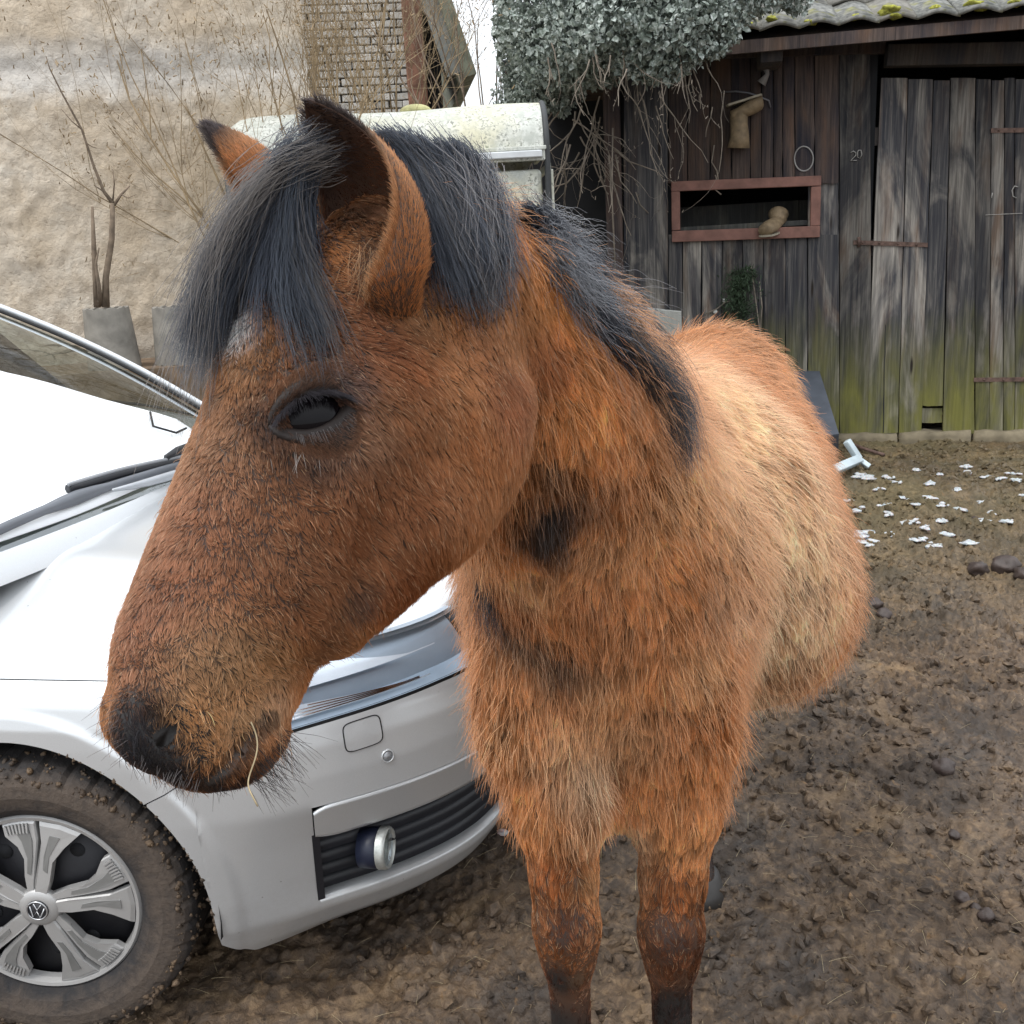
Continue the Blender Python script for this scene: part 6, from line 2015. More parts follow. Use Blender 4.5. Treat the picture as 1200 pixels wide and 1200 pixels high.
EYE_R = 3.7
EYES = []
for s in (1, -1):
    c = (EYE_L[0], EYE_L[1], 5.35 * s)
    c_w = hw(*c)
    bmx = bmesh.new(); bmesh.ops.create_uvsphere(bmx, u_segments=40, v_segments=24, radius=EYE_R * 0.01)
    me = bpy.data.meshes.new('eyeball'); bmx.to_mesh(me); bmx.free()
    me.polygons.foreach_set('use_smooth', np.ones(len(me.polygons), dtype=bool))
    me.materials.append(M_EYE)
    eb = bpy.data.objects.new('eyeball', me); eb.location = c_w; link(eb, body)
    # tangent axes: A from the inner (nose side) corner to the outer corner, B upwards
    Nn = unit(HL * s - 0.20 * HD - 0.05 * HU)
    A = 0.80 * HD - 0.60 * HU; A = unit(A - Nn * (A @ Nn)); B = np.cross(Nn, A) * s
    if B @ HU > 0: B = -B
    EDGE = []
    Rm = EYE_R * 0.01
    for name, up in (('upper_eyelid', 1), ('lower_eyelid', -1)):
        nseg = 56; ws_ = [0.0, 0.03, 0.08, 0.16, 0.27, 0.40, 0.55, 0.72, 0.88, 1.0]
        x = np.linspace(-1, 1, nseg + 1)
        arch = np.clip(1 - np.abs(x) ** 2.1, 0, 1) ** 0.9
        lat0 = (0.33 + 0.05 * x) * arch if up > 0 else (-0.40 + 0.03 * x) * arch
        lon0 = 0.84 * x
        def onball(lon, lat, r):
            return c_w + r * (np.cos(lat)[:, None] * (np.sin(lon)[:, None] * A + np.cos(lon)[:, None] * Nn) + np.sin(lat)[:, None] * B)
        e0 = onball(lon0, lat0, Rm * 1.012)
        outer = e0 + (A * (0.40 * x)[:, None] + B * (up * (0.70 if up > 0 else 0.46) * arch ** 0.45)[:, None]) * Rm + Nn * 0.004
        for _ in range(4): outer = outer - sdf_grad(outer) * sdf(outer)[:, None] * 0.9
        outer = outer - sdf_grad(outer) * 0.0012
        nrm_ = (e0 - c_w) / np.linalg.norm(e0 - c_w, axis=1, keepdims=True)
        rings = []
        for w in ws_:
            p = e0 * (1 - w) + outer * w
            ballr = np.linalg.norm(p - c_w, axis=1)
            p = p + nrm_ * (0.0042 * math.sin(math.pi * min(1, w * 1.15)) + 0.0022 * min(1, w / 0.05) * (1 - w))[..., None] if False else p + nrm_ * (0.0042 * math.sin(math.pi * min(1.0, w * 1.1)) + 0.0020 * min(1.0, w / 0.05) * (1 - w))
            if 0.1 < w < 0.7: p = p + nrm_ * 0.0009 * np.sin(w * 40 + 1.2 * x)[:, None]
            rings.append(p)
        V = np.concatenate(rings)
        Fq = [(a * (nseg + 1) + b, a * (nseg + 1) + b + 1, (a + 1) * (nseg + 1) + b + 1, (a + 1) * (nseg + 1) + b)
              for a in range(len(ws_) - 1) for b in range(nseg)]
        lid = mesh_obj(name, V, Fq, M_LID, body, True)
        sd = lid.modifiers.new('thick', 'SOLIDIFY'); sd.thickness = 0.0012; sd.offset = 0
        EDGE.append((rings[1], rings[2], rings[7], rings[9]))
    EYES.append((c_w, A, B, Nn, EDGE))


def ear_surface(base, tip, back, width, twist=0.0, bend=0.0, nt=34, na=28, open_=0.58):
    """a leaf-shaped, cupped ear: base and tip points, 'back' is the direction its closed side faces"""
    ax = unit(tip - base); Ln = np.linalg.norm(tip - base)
    bk = unit(back - ax * (back @ ax)); sd = np.cross(ax, bk)
    V, UVs = [], []
    for i in range(nt + 1):
        t = i / nt
        w = width * (0.66 + 1.30 * t - 0.95 * t * t) * (max(0.0, 1 - t ** 2.2)) ** 0.70 if t < 1 else 0.0
        w = max(w, 0.0012)
        half = math.pi * (open_ + 0.34 * math.exp(-t * 6.0) - 0.20 * t)      # closed like a tube near the base
        cen = base + ax * Ln * t + bk * (bend * math.sin(t * math.pi)) * Ln
        if i == 0: w *= 0.45; cen = cen - ax * 0.030 + FWD * 0.012
        if i == 1: w *= 0.85; cen = cen - ax * 0.006
        depth = 0.85 - 0.35 * t
        for j in range(na + 1):
            a = -half + 2 * half * j / na + twist * t
            V.append(cen + w * (math.cos(a) * bk * depth + math.sin(a) * sd))
            UVs.append((t, j / na))
    Fq = [(a * (na + 1) + b, a * (na + 1) + b + 1, (a + 1) * (na + 1) + b + 1, (a + 1) * (na + 1) + b) for a in range(nt) for b in range(na)]
    return np.array(V), np.array(Fq), np.array(UVs), ax, bk


EARS = []
_nb = hit_horse(455, 345) or 0.87
near_base = P(450, 352, _nb + 0.014); near_tip = P(358, 118, 0.87)
far_base = P(325, 250, 0.99); far_tip = P(241, 147, 0.945)
for nm, bs, tp, bkd, wd, tw, bend in (('ear', near_base, near_tip, 0.72 * RIGHT + 0.68 * FWD + 0.1 * UP, 0.065, 0.0, 0.07),
                                ('ear', far_base, far_tip, 0.62 * RIGHT - 0.55 * FWD + 0.62 * UP, 0.036, 0.0, 0.04)):
    V, Fq, UVs, ax, bk = ear_surface(bs, tp, bkd, wd, tw, bend)
    e = mesh_obj(nm, V, Fq, M_EARS, body, True)
    sd = e.modifiers.new('thick', 'SOLIDIFY'); sd.thickness = 0.003; sd.offset = 0
    EARS.append((V, Fq, UVs, ax, bk, wd))

for foot, yoff in ((FLEG, -0.045), (NLEG, -0.045), (HF1 + np.array([0, 0, 0.12]), 0.0), (HF2 + np.array([0, 0, 0.12]), 0.0)):
    g = float(ground_h(foot[0], foot[1])) - 0.01
    rings = []
    n = 20
    for zz, r, yo in ((0.0, 0.056, -0.012), (0.03, 0.051, -0.004), (0.06, 0.044, 0.004), (0.072, 0.034, 0.008)):
        rings.append([(foot[0] + r * math.cos(2 * math.pi * k / n), foot[1] + yoff + yo + r * 1.08 * math.sin(2 * math.pi * k / n), g + zz) for k in range(n)])
    V = [p for r in rings for p in r]
    Fq = [(a * n + b, a * n + (b + 1) % n, (a + 1) * n + (b + 1) % n, (a + 1) * n + b) for a in range(3) for b in range(n)]
    Fq += [tuple(range(n))[::-1], tuple(range(3 * n, 4 * n))]
    mesh_obj('hoof', V, Fq, M_HOOF, body, True)
# ------------------------------------------------------------------ coat
tri = HV[HT]
_cr = np.cross(tri[:, 1] - tri[:, 0], tri[:, 2] - tri[:, 0])
t_area = np.linalg.norm(_cr, axis=1) * 0.5
t_nrm = _cr / (2 * t_area[:, None] + 1e-12)
if (sdf(tri.mean(1)[:200] + 0.004 * t_nrm[:200]) < sdf(tri.mean(1)[:200])).mean() > 0.5: t_nrm = -t_nrm
t_cen = tri.mean(1)
t_loc = (t_cen - H0) @ HROT.T * 100
view = CAM - t_cen
t_dist = np.linalg.norm(view, axis=1)
t_cos = (view / t_dist[:, None] * t_nrm).sum(1)


def hp(px, py, fallback=1.0):
    d = hit_horse(px, py)
    return P(px, py, d if d else fallback)


# --- combing guides: where on the coat, which way (right, down as seen from the photo spot), how strongly it lifts
GUIDES = [  # px, py, dx, dy
    (275, 360, 0.0, 1.0), (240, 520, -0.25, 1), (285, 440, 0.1, 1), (330, 440, 0.35, 1), (400, 430, 0.8, 0.35), (455, 400, 0.8, 0.2),
    (215, 620, -0.25, 1), (180, 700, -0.2, 1), (160, 790, -0.15, 1), (260, 620, 0.1, 1), (230, 700, 0.05, 1), (200, 780, 0.0, 1),
    (310, 560, 0.35, 1), (300, 650, 0.5, 0.9), (290, 740, 0.55, 0.8), (250, 800, 0.35, 0.9), (230, 860, 0.15, 1), (270, 850, 0.5, 0.8),
    (350, 600, 0.55, 0.8), (350, 700, 0.8, 0.6), (360, 770, 0.75, 0.7), (330, 820, 0.5, 0.85), (420, 560, 0.55, 0.85), (420, 650, 0.75, 0.65),
    (420, 760, 0.6, 0.8), (460, 700, 0.6, 0.8), (500, 600, 0.55, 0.85), (480, 500, 0.65, 0.8), (520, 540, 0.5, 0.9), (560, 600, 0.35, 0.95),
    (600, 600, 0.05, 1.0), (540, 660, 0.4, 0.9), (500, 440, 0.75, 0.6), (550, 450, 0.4, 0.9), (590, 500, 0.1, 1.0), (430, 350, 0.8, 0.5), (520, 360, 0.2, 1.0),
    (560, 330, 0.1, 1.0), (600, 300, 0.5, 0.8), (640, 340, 0.8, 0.5), (610, 400, 0.5, 0.8), (670, 420, 0.7, 0.6), (640, 480, 0.35, 0.9),
    (720, 480, 0.6, 0.8), (690, 540, 0.45, 0.9), (650, 600, 0.1, 1.0), (730, 580, 0.4, 0.9), (700, 650, -0.1, 1.0), (640, 690, 0.05, 1.0),
    (780, 520, 0.8, 0.6), (800, 600, 0.7, 0.75), (760, 660, 0.35, 0.9), (820, 680, 0.45, 0.9), (600, 760, 0.1, 1.0), (680, 760, 0.15, 1.0),
    (740, 740, -0.2, 1.0), (640, 840, 0.15, 1.0), (720, 840, -0.15, 1.0), (790, 800, 0.2, 1.0), (700, 910, 0.0, 1.0), (570, 720, -0.1, 1.0),
    (840, 760, 0.4, 0.95), (850, 450, 0.9, 0.35), (900, 470, 0.8, 0.6), (830, 400, 0.9, 0.1), (880, 420, 0.8, 0.5), (870, 520, 0.9, 0.3), (930, 560, 0.75, 0.65),
    (890, 620, 0.75, 0.6), (960, 640, 0.45, 0.9), (900, 700, 0.6, 0.8), (940, 740, 0.4, 0.9), (880, 780, 0.45, 0.9), (860, 820, 0.35, 0.95),
    (640, 950, 0.0, 1.0), (660, 1040, 0.0, 1.0), (660, 1130, 0.0, 1.0), (790, 950, 0.0, 1.0), (790, 1040, 0.0, 1.0), (790, 1130, 0.0, 1.0)]
g_pos, g_dir = [], []
for (x, y, dx, dy) in GUIDES:
    d = hit_horse(x, y)
    if d is None: continue
    p = P(x, y, d); v = unit(dx * RIGHT - dy * UP)
    g_pos.append(p); g_dir.append(v)
    # mirrored guide for the far cheek
    l = (p - H0) @ HROT.T
    if 0.05 < l[0] < 0.62 and l[1] < 0.25 and abs(l[2]) < 0.14 and y > 330 and x < 600:
        m = l * [1, 1, -1]; w = (v @ HROT.T) * [1, 1, -1]
        g_pos.append(H0 + m @ HROT); g_dir.append(w @ HROT)
for (p, v) in ((P(820, 560, 2.3) + [-0.45, 0, 0], (0.1, 0.7, -0.6)), (P(700, 560, 1.7) + [-0.30, 0, 0], (0, 0.5, -0.8)),
               (P(838, 500, 2.36) + [0, 0.25, 0], (0, 0.2, -1)), (P(838, 560, 2.0) + [0, 0, -0.3], (0, 0.6, -0.5))):
    g_pos.append(np.array(p)); g_dir.append(unit(v))
g_pos, g_dir = np.array(g_pos), np.array(g_dir)

# --- coat colours: (px, py, radius in px, strength, linear colour of the hair)
BASE = np.array((0.415, 0.152, 0.050))
RED = (0.26, 0.068, 0.020); TAN = (0.52, 0.27, 0.12); PALE = (0.66, 0.36, 0.19); DARKB = (0.10, 0.045, 0.025)
BLK = (0.014, 0.012, 0.014); GREYD = (0.065, 0.045, 0.038); ORG = (0.56, 0.19, 0.042); ROAN = (0.27, 0.125, 0.062); WHITE = (0.85, 0.80, 0.74)
SPOTS = [
    (600, 470, 45, 0.6, (0.22, 0.055, 0.018)), (560, 400, 40, 0.5, (0.27, 0.08, 0.025)), (680, 400, 30, 0.5, (0.24, 0.07, 0.022)), (690, 690, 40, 0.45, (0.30, 0.09, 0.028)), (590, 700, 40, 0.5, (0.28, 0.08, 0.025)), (640, 790, 40, 0.4, (0.30, 0.09, 0.028)), (780, 850, 50, 0.35, (0.33, 0.10, 0.03)), (850, 690, 34, 0.4, (0.36, 0.17, 0.08)),
    (425, 245, 42, 0.9, DARKB), (440, 295, 34, 0.7, DARKB),
    (170, 700, 80, 0.5, (0.27, 0.115, 0.065)), (330, 620, 110, 0.5, (0.22, 0.088, 0.038)),
    (300, 560, 130, 0.9, ROAN), (430, 560, 130, 0.75, (0.29, 0.115, 0.048)), (230, 640, 90, 0.8, (0.34, 0.125, 0.058)), (360, 690, 100, 0.8, (0.25, 0.092, 0.036)), (480, 640, 80, 0.7, (0.29, 0.10, 0.036)),
    (180, 760, 70, 0.8, (0.33, 0.120, 0.060)), (250, 790, 65, 0.85, (0.50, 0.255, 0.115)), (300, 790, 50, 0.7, TAN), (230, 860, 40, 0.8, (0.58, 0.29, 0.12)), (320, 830, 28, 0.9, PALE), (275, 850, 26, 0.8, (0.62, 0.38, 0.2)),
    (400, 790, 40, 0.5, TAN), (420, 705, 26, 0.85, (0.06, 0.035, 0.026)), (380, 760, 30, 0.5, DARKB), (470, 700, 40, 0.7, RED), (560, 640, 60, 0.5, ORG), (590, 560, 45, 0.6, (0.40, 0.155, 0.055)),
    (360, 440, 70, 0.7, (0.19, 0.08, 0.043)), (300, 470, 32, 0.7, (0.12, 0.06, 0.04)), (400, 445, 40, 0.8, (0.055, 0.045, 0.045)), (318, 500, 24, 0.9, (0.025, 0.018, 0.018)), (370, 530, 45, 0.75, (0.09, 0.055, 0.043)),
    (440, 520, 40, 0.5, (0.16, 0.08, 0.045)), (285, 420, 45, 0.8, (0.34, 0.15, 0.06)), (240, 465, 16, 0.7, (0.07, 0.05, 0.04)), (470, 420, 50, 0.6, RED), (430, 370, 60, 0.85, (0.16, 0.05, 0.02)), (490, 370, 40, 0.6, (0.25, 0.12, 0.05)),
    (276, 388, 24, 1.0, WHITE), (268, 370, 18, 1.0, WHITE), (280, 395, 9, 0.9, WHITE),
    (176, 854, 48, 1.0, BLK), (160, 882, 48, 1.0, BLK), (192, 888, 42, 1.0, BLK), (182, 866, 34, 1.0, BLK), (208, 908, 26, 1.0, BLK), (262, 850, 40, 0.8, (0.66, 0.34, 0.15)), (225, 835, 30, 0.7, (0.62, 0.30, 0.12)), (255, 885, 22, 0.7, (0.50, 0.24, 0.10)), (240, 918, 20, 1.0, BLK), (270, 925, 26, 1.0, BLK), (200, 915, 26, 1.0, BLK), (285, 915, 22, 1.0, BLK), (262, 925, 22, 1.0, BLK), (298, 890, 16, 0.7, (0.06, 0.035, 0.024)), (150, 830, 18, 0.8, BLK),
    (650, 590, 42, 1.0, (0.03, 0.024, 0.022)), (640, 620, 36, 1.0, (0.035, 0.03, 0.028)), (640, 540, 24, 0.75, (0.05, 0.03, 0.02)), (700, 580, 36, 0.6, (0.12, 0.055, 0.03)), (660, 640, 20, 0.7, GREYD),
    (600, 740, 22, 0.85, (0.05, 0.035, 0.026)), (650, 772, 28, 0.9, (0.05, 0.036, 0.028)), (700, 780, 28, 0.8, (0.06, 0.04, 0.03)), (625, 755, 22, 0.8, (0.05, 0.036, 0.028)), (745, 735, 22, 0.6, DARKB), (700, 700, 18, 0.5, DARKB),
    (640, 330, 60, 0.8, ORG), (610, 240, 40, 0.9, (0.42, 0.15, 0.045)), (680, 450, 60, 0.5, ORG), (720, 430, 35, 0.55, (0.16, 0.055, 0.024)), (640, 420, 40, 0.7, (0.30, 0.085, 0.028)), (600, 460, 40, 0.75, (0.26, 0.075, 0.026)),
    (620, 680, 40, 0.6, (0.50, 0.27, 0.13)), (720, 640, 60, 0.3, TAN), (640, 860, 55, 0.35, (0.55, 0.28, 0.13)), (720, 860, 60, 0.55, (0.50, 0.27, 0.13)), (690, 915, 40, 0.9, (0.66, 0.42, 0.25)), (640, 880, 30, 0.3, (0.66, 0.40, 0.22)), (715, 800, 34, 0.5, TAN), (585, 850, 34, 0.6, TAN), (760, 760, 70, 0.6, (0.42, 0.16, 0.055)), (600, 800, 50, 0.5, (0.42, 0.17, 0.06)),
    (870, 480, 110, 0.85, (0.74, 0.42, 0.215)), (930, 620, 110, 0.85, (0.72, 0.42, 0.22)), (920, 740, 90, 0.85, (0.74, 0.46, 0.26)), (870, 820, 60, 0.9, PALE), (850, 560, 85, 0.7, (0.70, 0.38, 0.18)), (870, 650, 70, 0.5, (0.48, 0.23, 0.10)),
    (980, 660, 60, 0.6, (0.64, 0.35, 0.175)), (800, 560, 60, 0.6, (0.62, 0.31, 0.13)), (835, 700, 30, 0.45, (0.27, 0.14, 0.075)), (865, 720, 30, 0.6, PALE), (820, 780, 40, 0.6, TAN), (925, 440, 30, 0.6, (0.50, 0.22, 0.08)),
    (650, 960, 45, 0.7, (0.42, 0.17, 0.06)), (640, 1020, 40, 0.8, (0.34, 0.105, 0.032)), (690, 970, 30, 0.8, PALE), (690, 1030, 20, 0.7, TAN), (752, 980, 28, 0.9, PALE), (748, 1040, 20, 0.7, PALE), (800, 980, 45, 0.7, (0.42, 0.17, 0.06)), (790, 1050, 36, 0.8, (0.36, 0.115, 0.035)),
    (665, 1085, 32, 0.9, (0.115, 0.04, 0.02)), (790, 1110, 34, 0.85, (0.14, 0.05, 0.024)), (652, 1150, 24, 1.0, (0.028, 0.02, 0.018)), (650, 1200, 40, 1.0, (0.025, 0.02, 0.018)), (790, 1180, 30, 1.0, (0.035, 0.025, 0.02)), (790, 1200, 34, 1.0, (0.025, 0.02, 0.018)), (678, 1150, 12, 0.7, TAN)]
c_pos, c_rad, c_w, c_col = [], [], [], []
for (x, y, r, w, c) in SPOTS:
    d = hit_horse(x, y)
    if d is None:
        for xx, yy in ((x + 12, y), (x - 12, y), (x, y - 14), (x, y + 14), (x + 25, y + 12)):
            d = hit_horse(xx, yy)
            if d: x, y = xx, yy; break
    if d is None: continue
    c_pos.append(P(x, y, d)); c_rad.append(r * d / F); c_w.append(w); c_col.append(c)
for z_ in (FLEG, NLEG):
    for k in range(4): c_pos.append(z_ + np.array([0, 0, 0.22 - 0.09 * k])); c_rad.append(0.08); c_w.append(1.0); c_col.append((0.03, 0.022, 0.018))
for z_ in (HF1, HF2):
    for k in range(6): c_pos.append(z_ + np.array([0, 0.03 + 0.01 * k, 0.08 * k])); c_rad.append(0.09); c_w.append(0.97); c_col.append((0.03, 0.025, 0.024))


def coat_color(p):
    col = np.tile(BASE, (len(p), 1))
    for q, r, w, c in zip(c_pos, c_rad, c_w, c_col):
        d2 = ((p - q) ** 2).sum(1)
        m = d2 < (r * 2.2) ** 2
        if not m.any(): continue
        a = w * np.exp(-(d2[m] / (r * r)) ** 1.6 * 0.8)
        col[m] = col[m] * (1 - a[:, None]) + np.array(c) * a[:, None]
    hl_ = (p - H0) @ HROT.T
    hf = np.clip((0.16 - np.abs(hl_[:, 2])) / 0.05, 0, 1) * np.clip((hl_[:, 0] + 0.02) / 0.06, 0, 1) * np.clip((0.27 - hl_[:, 1]) / 0.05, 0, 1) * (hl_[:, 0] < 0.64)
    return col * (0.86 - 0.08 * hf)[:, None] * np.array((0.96, 1.02, 1.10))


def comb_dir(p, n):
    out = np.zeros_like(p)
    for a in range(0, len(p), 20000):
        q = p[a:a + 20000]
        d2 = ((q[:, None, :] - g_pos[None]) ** 2).sum(-1)
        w = 1.0 / (d2 + 0.0004) ** 2
        v = (w[..., None] * g_dir[None]).sum(1)
        out[a:a + 20000] = v
    out /= np.linalg.norm(out, axis=1, keepdims=True) + 1e-12
    out -= n * (out * n).sum(1, keepdims=True)
    return out / (np.linalg.norm(out, axis=1, keepdims=True) + 1e-12)


def sample(nh, weight, V=None, T=None, A=None):
    T_ = HT if T is None else T; V_ = HV if V is None else V; A_ = t_area if A is None else A
    w = A_ * weight; w = w / w.sum()
    ti = RNG.choice(len(T_), nh, p=w)
    u = RNG.random((nh, 2)); f = u.sum(1) > 1; u[f] = 1 - u[f]
    t3 = V_[T_[ti]]
    return t3[:, 0] * (1 - u.sum(1))[:, None] + t3[:, 1] * u[:, :1] + t3[:, 2] * u[:, 1:], ti


_me = body.data
_vn = np.empty(len(HV) * 3, dtype=np.float32); _me.vertices.foreach_get('normal', _vn); _vn = _vn.reshape(-1, 3).astype(float)
if (_vn[HT[:, 0]] * t_nrm).sum(1).mean() < 0:
    _vn = -_vn


def hair_obj(name, pts, rad_root, rad_tip, col, mat, parent, tip_col=1.0):
    """pts: (hairs, points, 3); one curves object with a colour per point"""
    nh, npt = pts.shape[:2]
    c = bpy.data.hair_curves.new(name)
    c.add_curves([npt] * nh)
    c.attributes['position'].data.foreach_set('vector', np.ascontiguousarray(pts, dtype=np.float32).ravel())
    r = c.attributes.new('radius', 'FLOAT', 'POINT')
    t = np.linspace(0, 1, npt) ** 1.5
    rr = np.asarray(rad_root).reshape(-1, 1) * (1 - t) + np.asarray(rad_tip).reshape(-1, 1) * t
    r.data.foreach_set('value', np.ascontiguousarray(np.broadcast_to(rr, (nh, npt)), dtype=np.float32).ravel())
    a = c.attributes.new('hair_color', 'FLOAT_COLOR', 'POINT')
    if col.ndim == 2: col = np.repeat(col[:, None, :], npt, 1)
    g = np.linspace(0, 1, npt)[None, :, None]
    cc = col * (1 + (tip_col - 1) * g)
    cc = np.concatenate([np.clip(cc, 0, 0.95), np.ones((nh, npt, 1))], -1)
    a.data.foreach_set('color', np.ascontiguousarray(cc, dtype=np.float32).ravel())
    c.materials.append(mat)
    o = bpy.data.objects.new(name, c)
    return tag(link(o, parent), kind='stuff')


def hair_material(name, rough, rrough, coat=0.0, melt=0.5):
    t = NT(name)
    at = t.node('ShaderNodeAttribute'); at.attribute_name = 'hair_color'
    hb = t.n.new('ShaderNodeBsdfHairPrincipled')
    hb.parametrization = 'COLOR'
    t.link(at.outputs['Color'], hb.inputs['Color'])
    hb.inputs['Roughness'].default_value = rough
    hb.inputs['Radial Roughness'].default_value = rrough
    hb.inputs['Coat'].default_value = coat
    df = t.n.new('ShaderNodeBsdfDiffuse')
    t.link(at.outputs['Color'], df.inputs[0])
    mx = t.n.new('ShaderNodeMixShader'); mx.inputs[0].default_value = melt
    t.link(df.outputs[0], mx.inputs[1]); t.link(hb.outputs[0], mx.inputs[2])
    t.link(mx.outputs[0], t.out.inputs[0])
    return t.m


M_FUR = hair_material('coat_hair', 0.45, 0.6, 0.0, 0.35)
M_MANE = hair_material('mane_hair', 0.30, 0.35, 0.0, 0.42)

# --- density, length and lift per region
NH = 520000
head_f = np.clip((14 - np.maximum(np.abs(t_loc[:, 2]), 0)) / 3, 0, 1) * (t_loc[:, 0] > -2) * (t_loc[:, 0] < 62) * (t_loc[:, 1] < 24)
dens = np.clip(1.25 / (t_dist ** 1.7), 0.15, 1.8)
dens *= np.where(t_cos < -0.35, 0.12, np.where(t_cos < -0.1, 0.5, 1.0))
dens *= np.where(head_f > 0.5, 1.35, 1.0)
# nothing grows inside the eye socket, nostril or mouth line
for s in (1, -1):
    for (c, ru, rd, rl) in (((EYE_L[0], EYE_L[1], 9.2 * s), 1.7, 2.4, 3.0), ((51.8, -1.2, 5.9 * s), 1.3, 1.3, 2.4)):
        q = (t_loc - c) / (ru, rd, rl)
        dens *= np.where((q ** 2).sum(1) < 1, 0.0, 1.0)
# bald lip strip along the mouth, from the corner to the front
MA, MBp = np.array([48.6, 6.9]), np.array([54.9, 3.9])
def mouth_dist(loc):
    ab = MBp - MA; t = np.clip(((loc[:, :2] - MA) @ ab) / (ab @ ab), 0, 1)
    return np.linalg.norm(loc[:, :2] - MA - t[:, None] * ab, axis=1) + 5 * (np.abs(loc[:, 2]) < 1.2)
dens *= np.where(mouth_dist(t_loc) < 0.28 + 0.045 * np.clip(t_loc[:, 0] - 48, 0, 7), 0.22, 1.0)
roots, ti = sample(NH, dens)
n = t_nrm[ti]
nv = _vn[HT[ti]].mean(1); nv /= np.linalg.norm(nv, axis=1, keepdims=True) + 1e-9
n = nv
loc = (roots - H0) @ HROT.T * 100
inhead = np.clip(head_f[ti] * 1.0, 0, 1)
D = comb_dir(roots, n)
# swirl: coherent turning of the hair direction
sw = fbm(roots[:, 0] * 14, roots[:, 1] * 14, roots[:, 2] * 14, 3)
sw2 = fbm(roots[:, 0] * 45 + 5, roots[:, 1] * 45, roots[:, 2] * 45, 2)
ang = sw * (0.75 - 0.45 * inhead) + sw2 * (0.45 - 0.20 * inhead) + RNG.normal(0, 0.13, NH)
S = np.cross(n, D)
D = D * np.cos(ang)[:, None] + S * np.sin(ang)[:, None]
# length (m)
Ls = np.full(NH, 0.033)
u, d_, l_ = loc[:, 0], loc[:, 1], np.abs(loc[:, 2])
hl = 0.0072 + 0.009 * np.clip((d_ - 2) / 14, 0, 1) * np.clip((u - 8) / 10, 0, 1) + 0.010 * np.clip((d_ - 14) / 8, 0, 1)
hl = hl + (0.0048 - hl) * np.clip((u - 36) / 8, 0, 1) * np.clip((8 - d_) / 3, 0, 1)
nd = np.sqrt(((np.stack([u, d_, l_], 1) - (52.5, 0.2, 4.5)) / (4.2, 4.0, 5)) ** 2).sum(1)
nd = np.linalg.norm((np.stack([u, d_, l_], 1) - (52.5, 0.2, 4.5)) / (3.4, 3.2, 5.0), axis=1)
hl = hl + (0.0030 - hl) * np.clip((1.05 - nd) / 0.4, 0, 1)
hl = np.where((u > 38) & (d_ > 8), 0.010, hl)
blend = np.clip((15.5 - np.abs(loc[:, 2])) / 4, 0, 1) * np.clip((u + 2) / 6, 0, 1) * np.clip((27 - d_) / 5, 0, 1) * (u < 64)
Ls = Ls * (1 - blend) + hl * blend
low = roots[:, 2] < 0.72
legf = np.clip((0.80 - roots[:, 2]) / 0.22, 0, 1) * (roots[:, 1] < 1.75)
Ls = Ls * (1 - 0.74 * legf)
Ls = np.where(roots[:, 2] < 0.45, 0.009, Ls)
# long feathering behind and between the forelegs
Ls *= 1 + 0.5 * np.clip(fbm(roots[:, 0] * 9, roots[:, 1] * 9, roots[:, 2] * 9, 2), -0.6, 1)
Ls *= RNG.uniform(0.65, 1.15, NH)
lift = 0.62 - 0.27 * blend - 0.10 * legf
lift = lift + RNG.normal(0, 0.06, NH)
lift = np.clip(lift, 0.22, 1.0)
npt = 5
ts = np.linspace(0, 1, npt)
h0 = unit_rows = None
v0 = D * np.cos(lift)[:, None] + n * np.sin(lift)[:, None]
bendk = ((0.55 - 0.20 * blend) * lift)[:, None]
pts = np.zeros((NH, npt, 3))
pts[:, 0] = roots - n * 0.0002
grav = np.array([0, 0, -1.0])
cur = v0.copy()
for k in range(1, npt):
    cur = cur - n * bendk * 0.42 + grav * 0.07 * (1 - blend)[:, None] + RNG.normal(0, 0.045, (NH, 3))
    cur /= np.linalg.norm(cur, axis=1, keepdims=True)
    pts[:, k] = pts[:, k - 1] + cur * (Ls / (npt - 1))[:, None]
# clumping in two sizes: hairs lean towards the tip of their clump's middle hair


def clump(pts, roots, cell, amount, jit=0.5):
    ci = np.floor(roots / cell + RNG.random(3)).astype(np.int64)
    # jittered cell centres: nearest of the 27 neighbours
    best = np.full(len(roots), 1e9); bid = np.zeros(len(roots), dtype=np.int64)
    for a in (-1, 0, 1):
        for b in (-1, 0, 1):
            for c in (-1, 0, 1):
                q = ci + (a, b, c)
                hsh = (q[:, 0] * 73856093) ^ (q[:, 1] * 19349663) ^ (q[:, 2] * 83492791)
                hh = (hsh * 2654435761) & 0x7fffffff
                jx = ((hh % 1009) / 1009.0, ((hh // 1009) % 1013) / 1013.0, ((hh // 31337) % 1019) / 1019.0)
                cen = (q + np.stack(jx, 1)) * cell
                d2 = ((roots - cen) ** 2).sum(1)
                m = d2 < best
                best[m] = d2[m]; bid[m] = hsh[m]
    uq, inv = np.unique(bid, return_inverse=True)
    cnt = np.bincount(inv)
    mean = np.stack([[np.bincount(inv, pts[:, k, c]) / cnt for c in range(3)] for k in range(pts.shape[1])], 0)  # k,3,n
    mean = np.moveaxis(mean, 2, 0)[inv]
    t = np.linspace(0, 1, pts.shape[1])[None, :, None]
    return pts * (1 - amount[:, None, None] * t ** 1.3) + mean * (amount[:, None, None] * t ** 1.3), inv


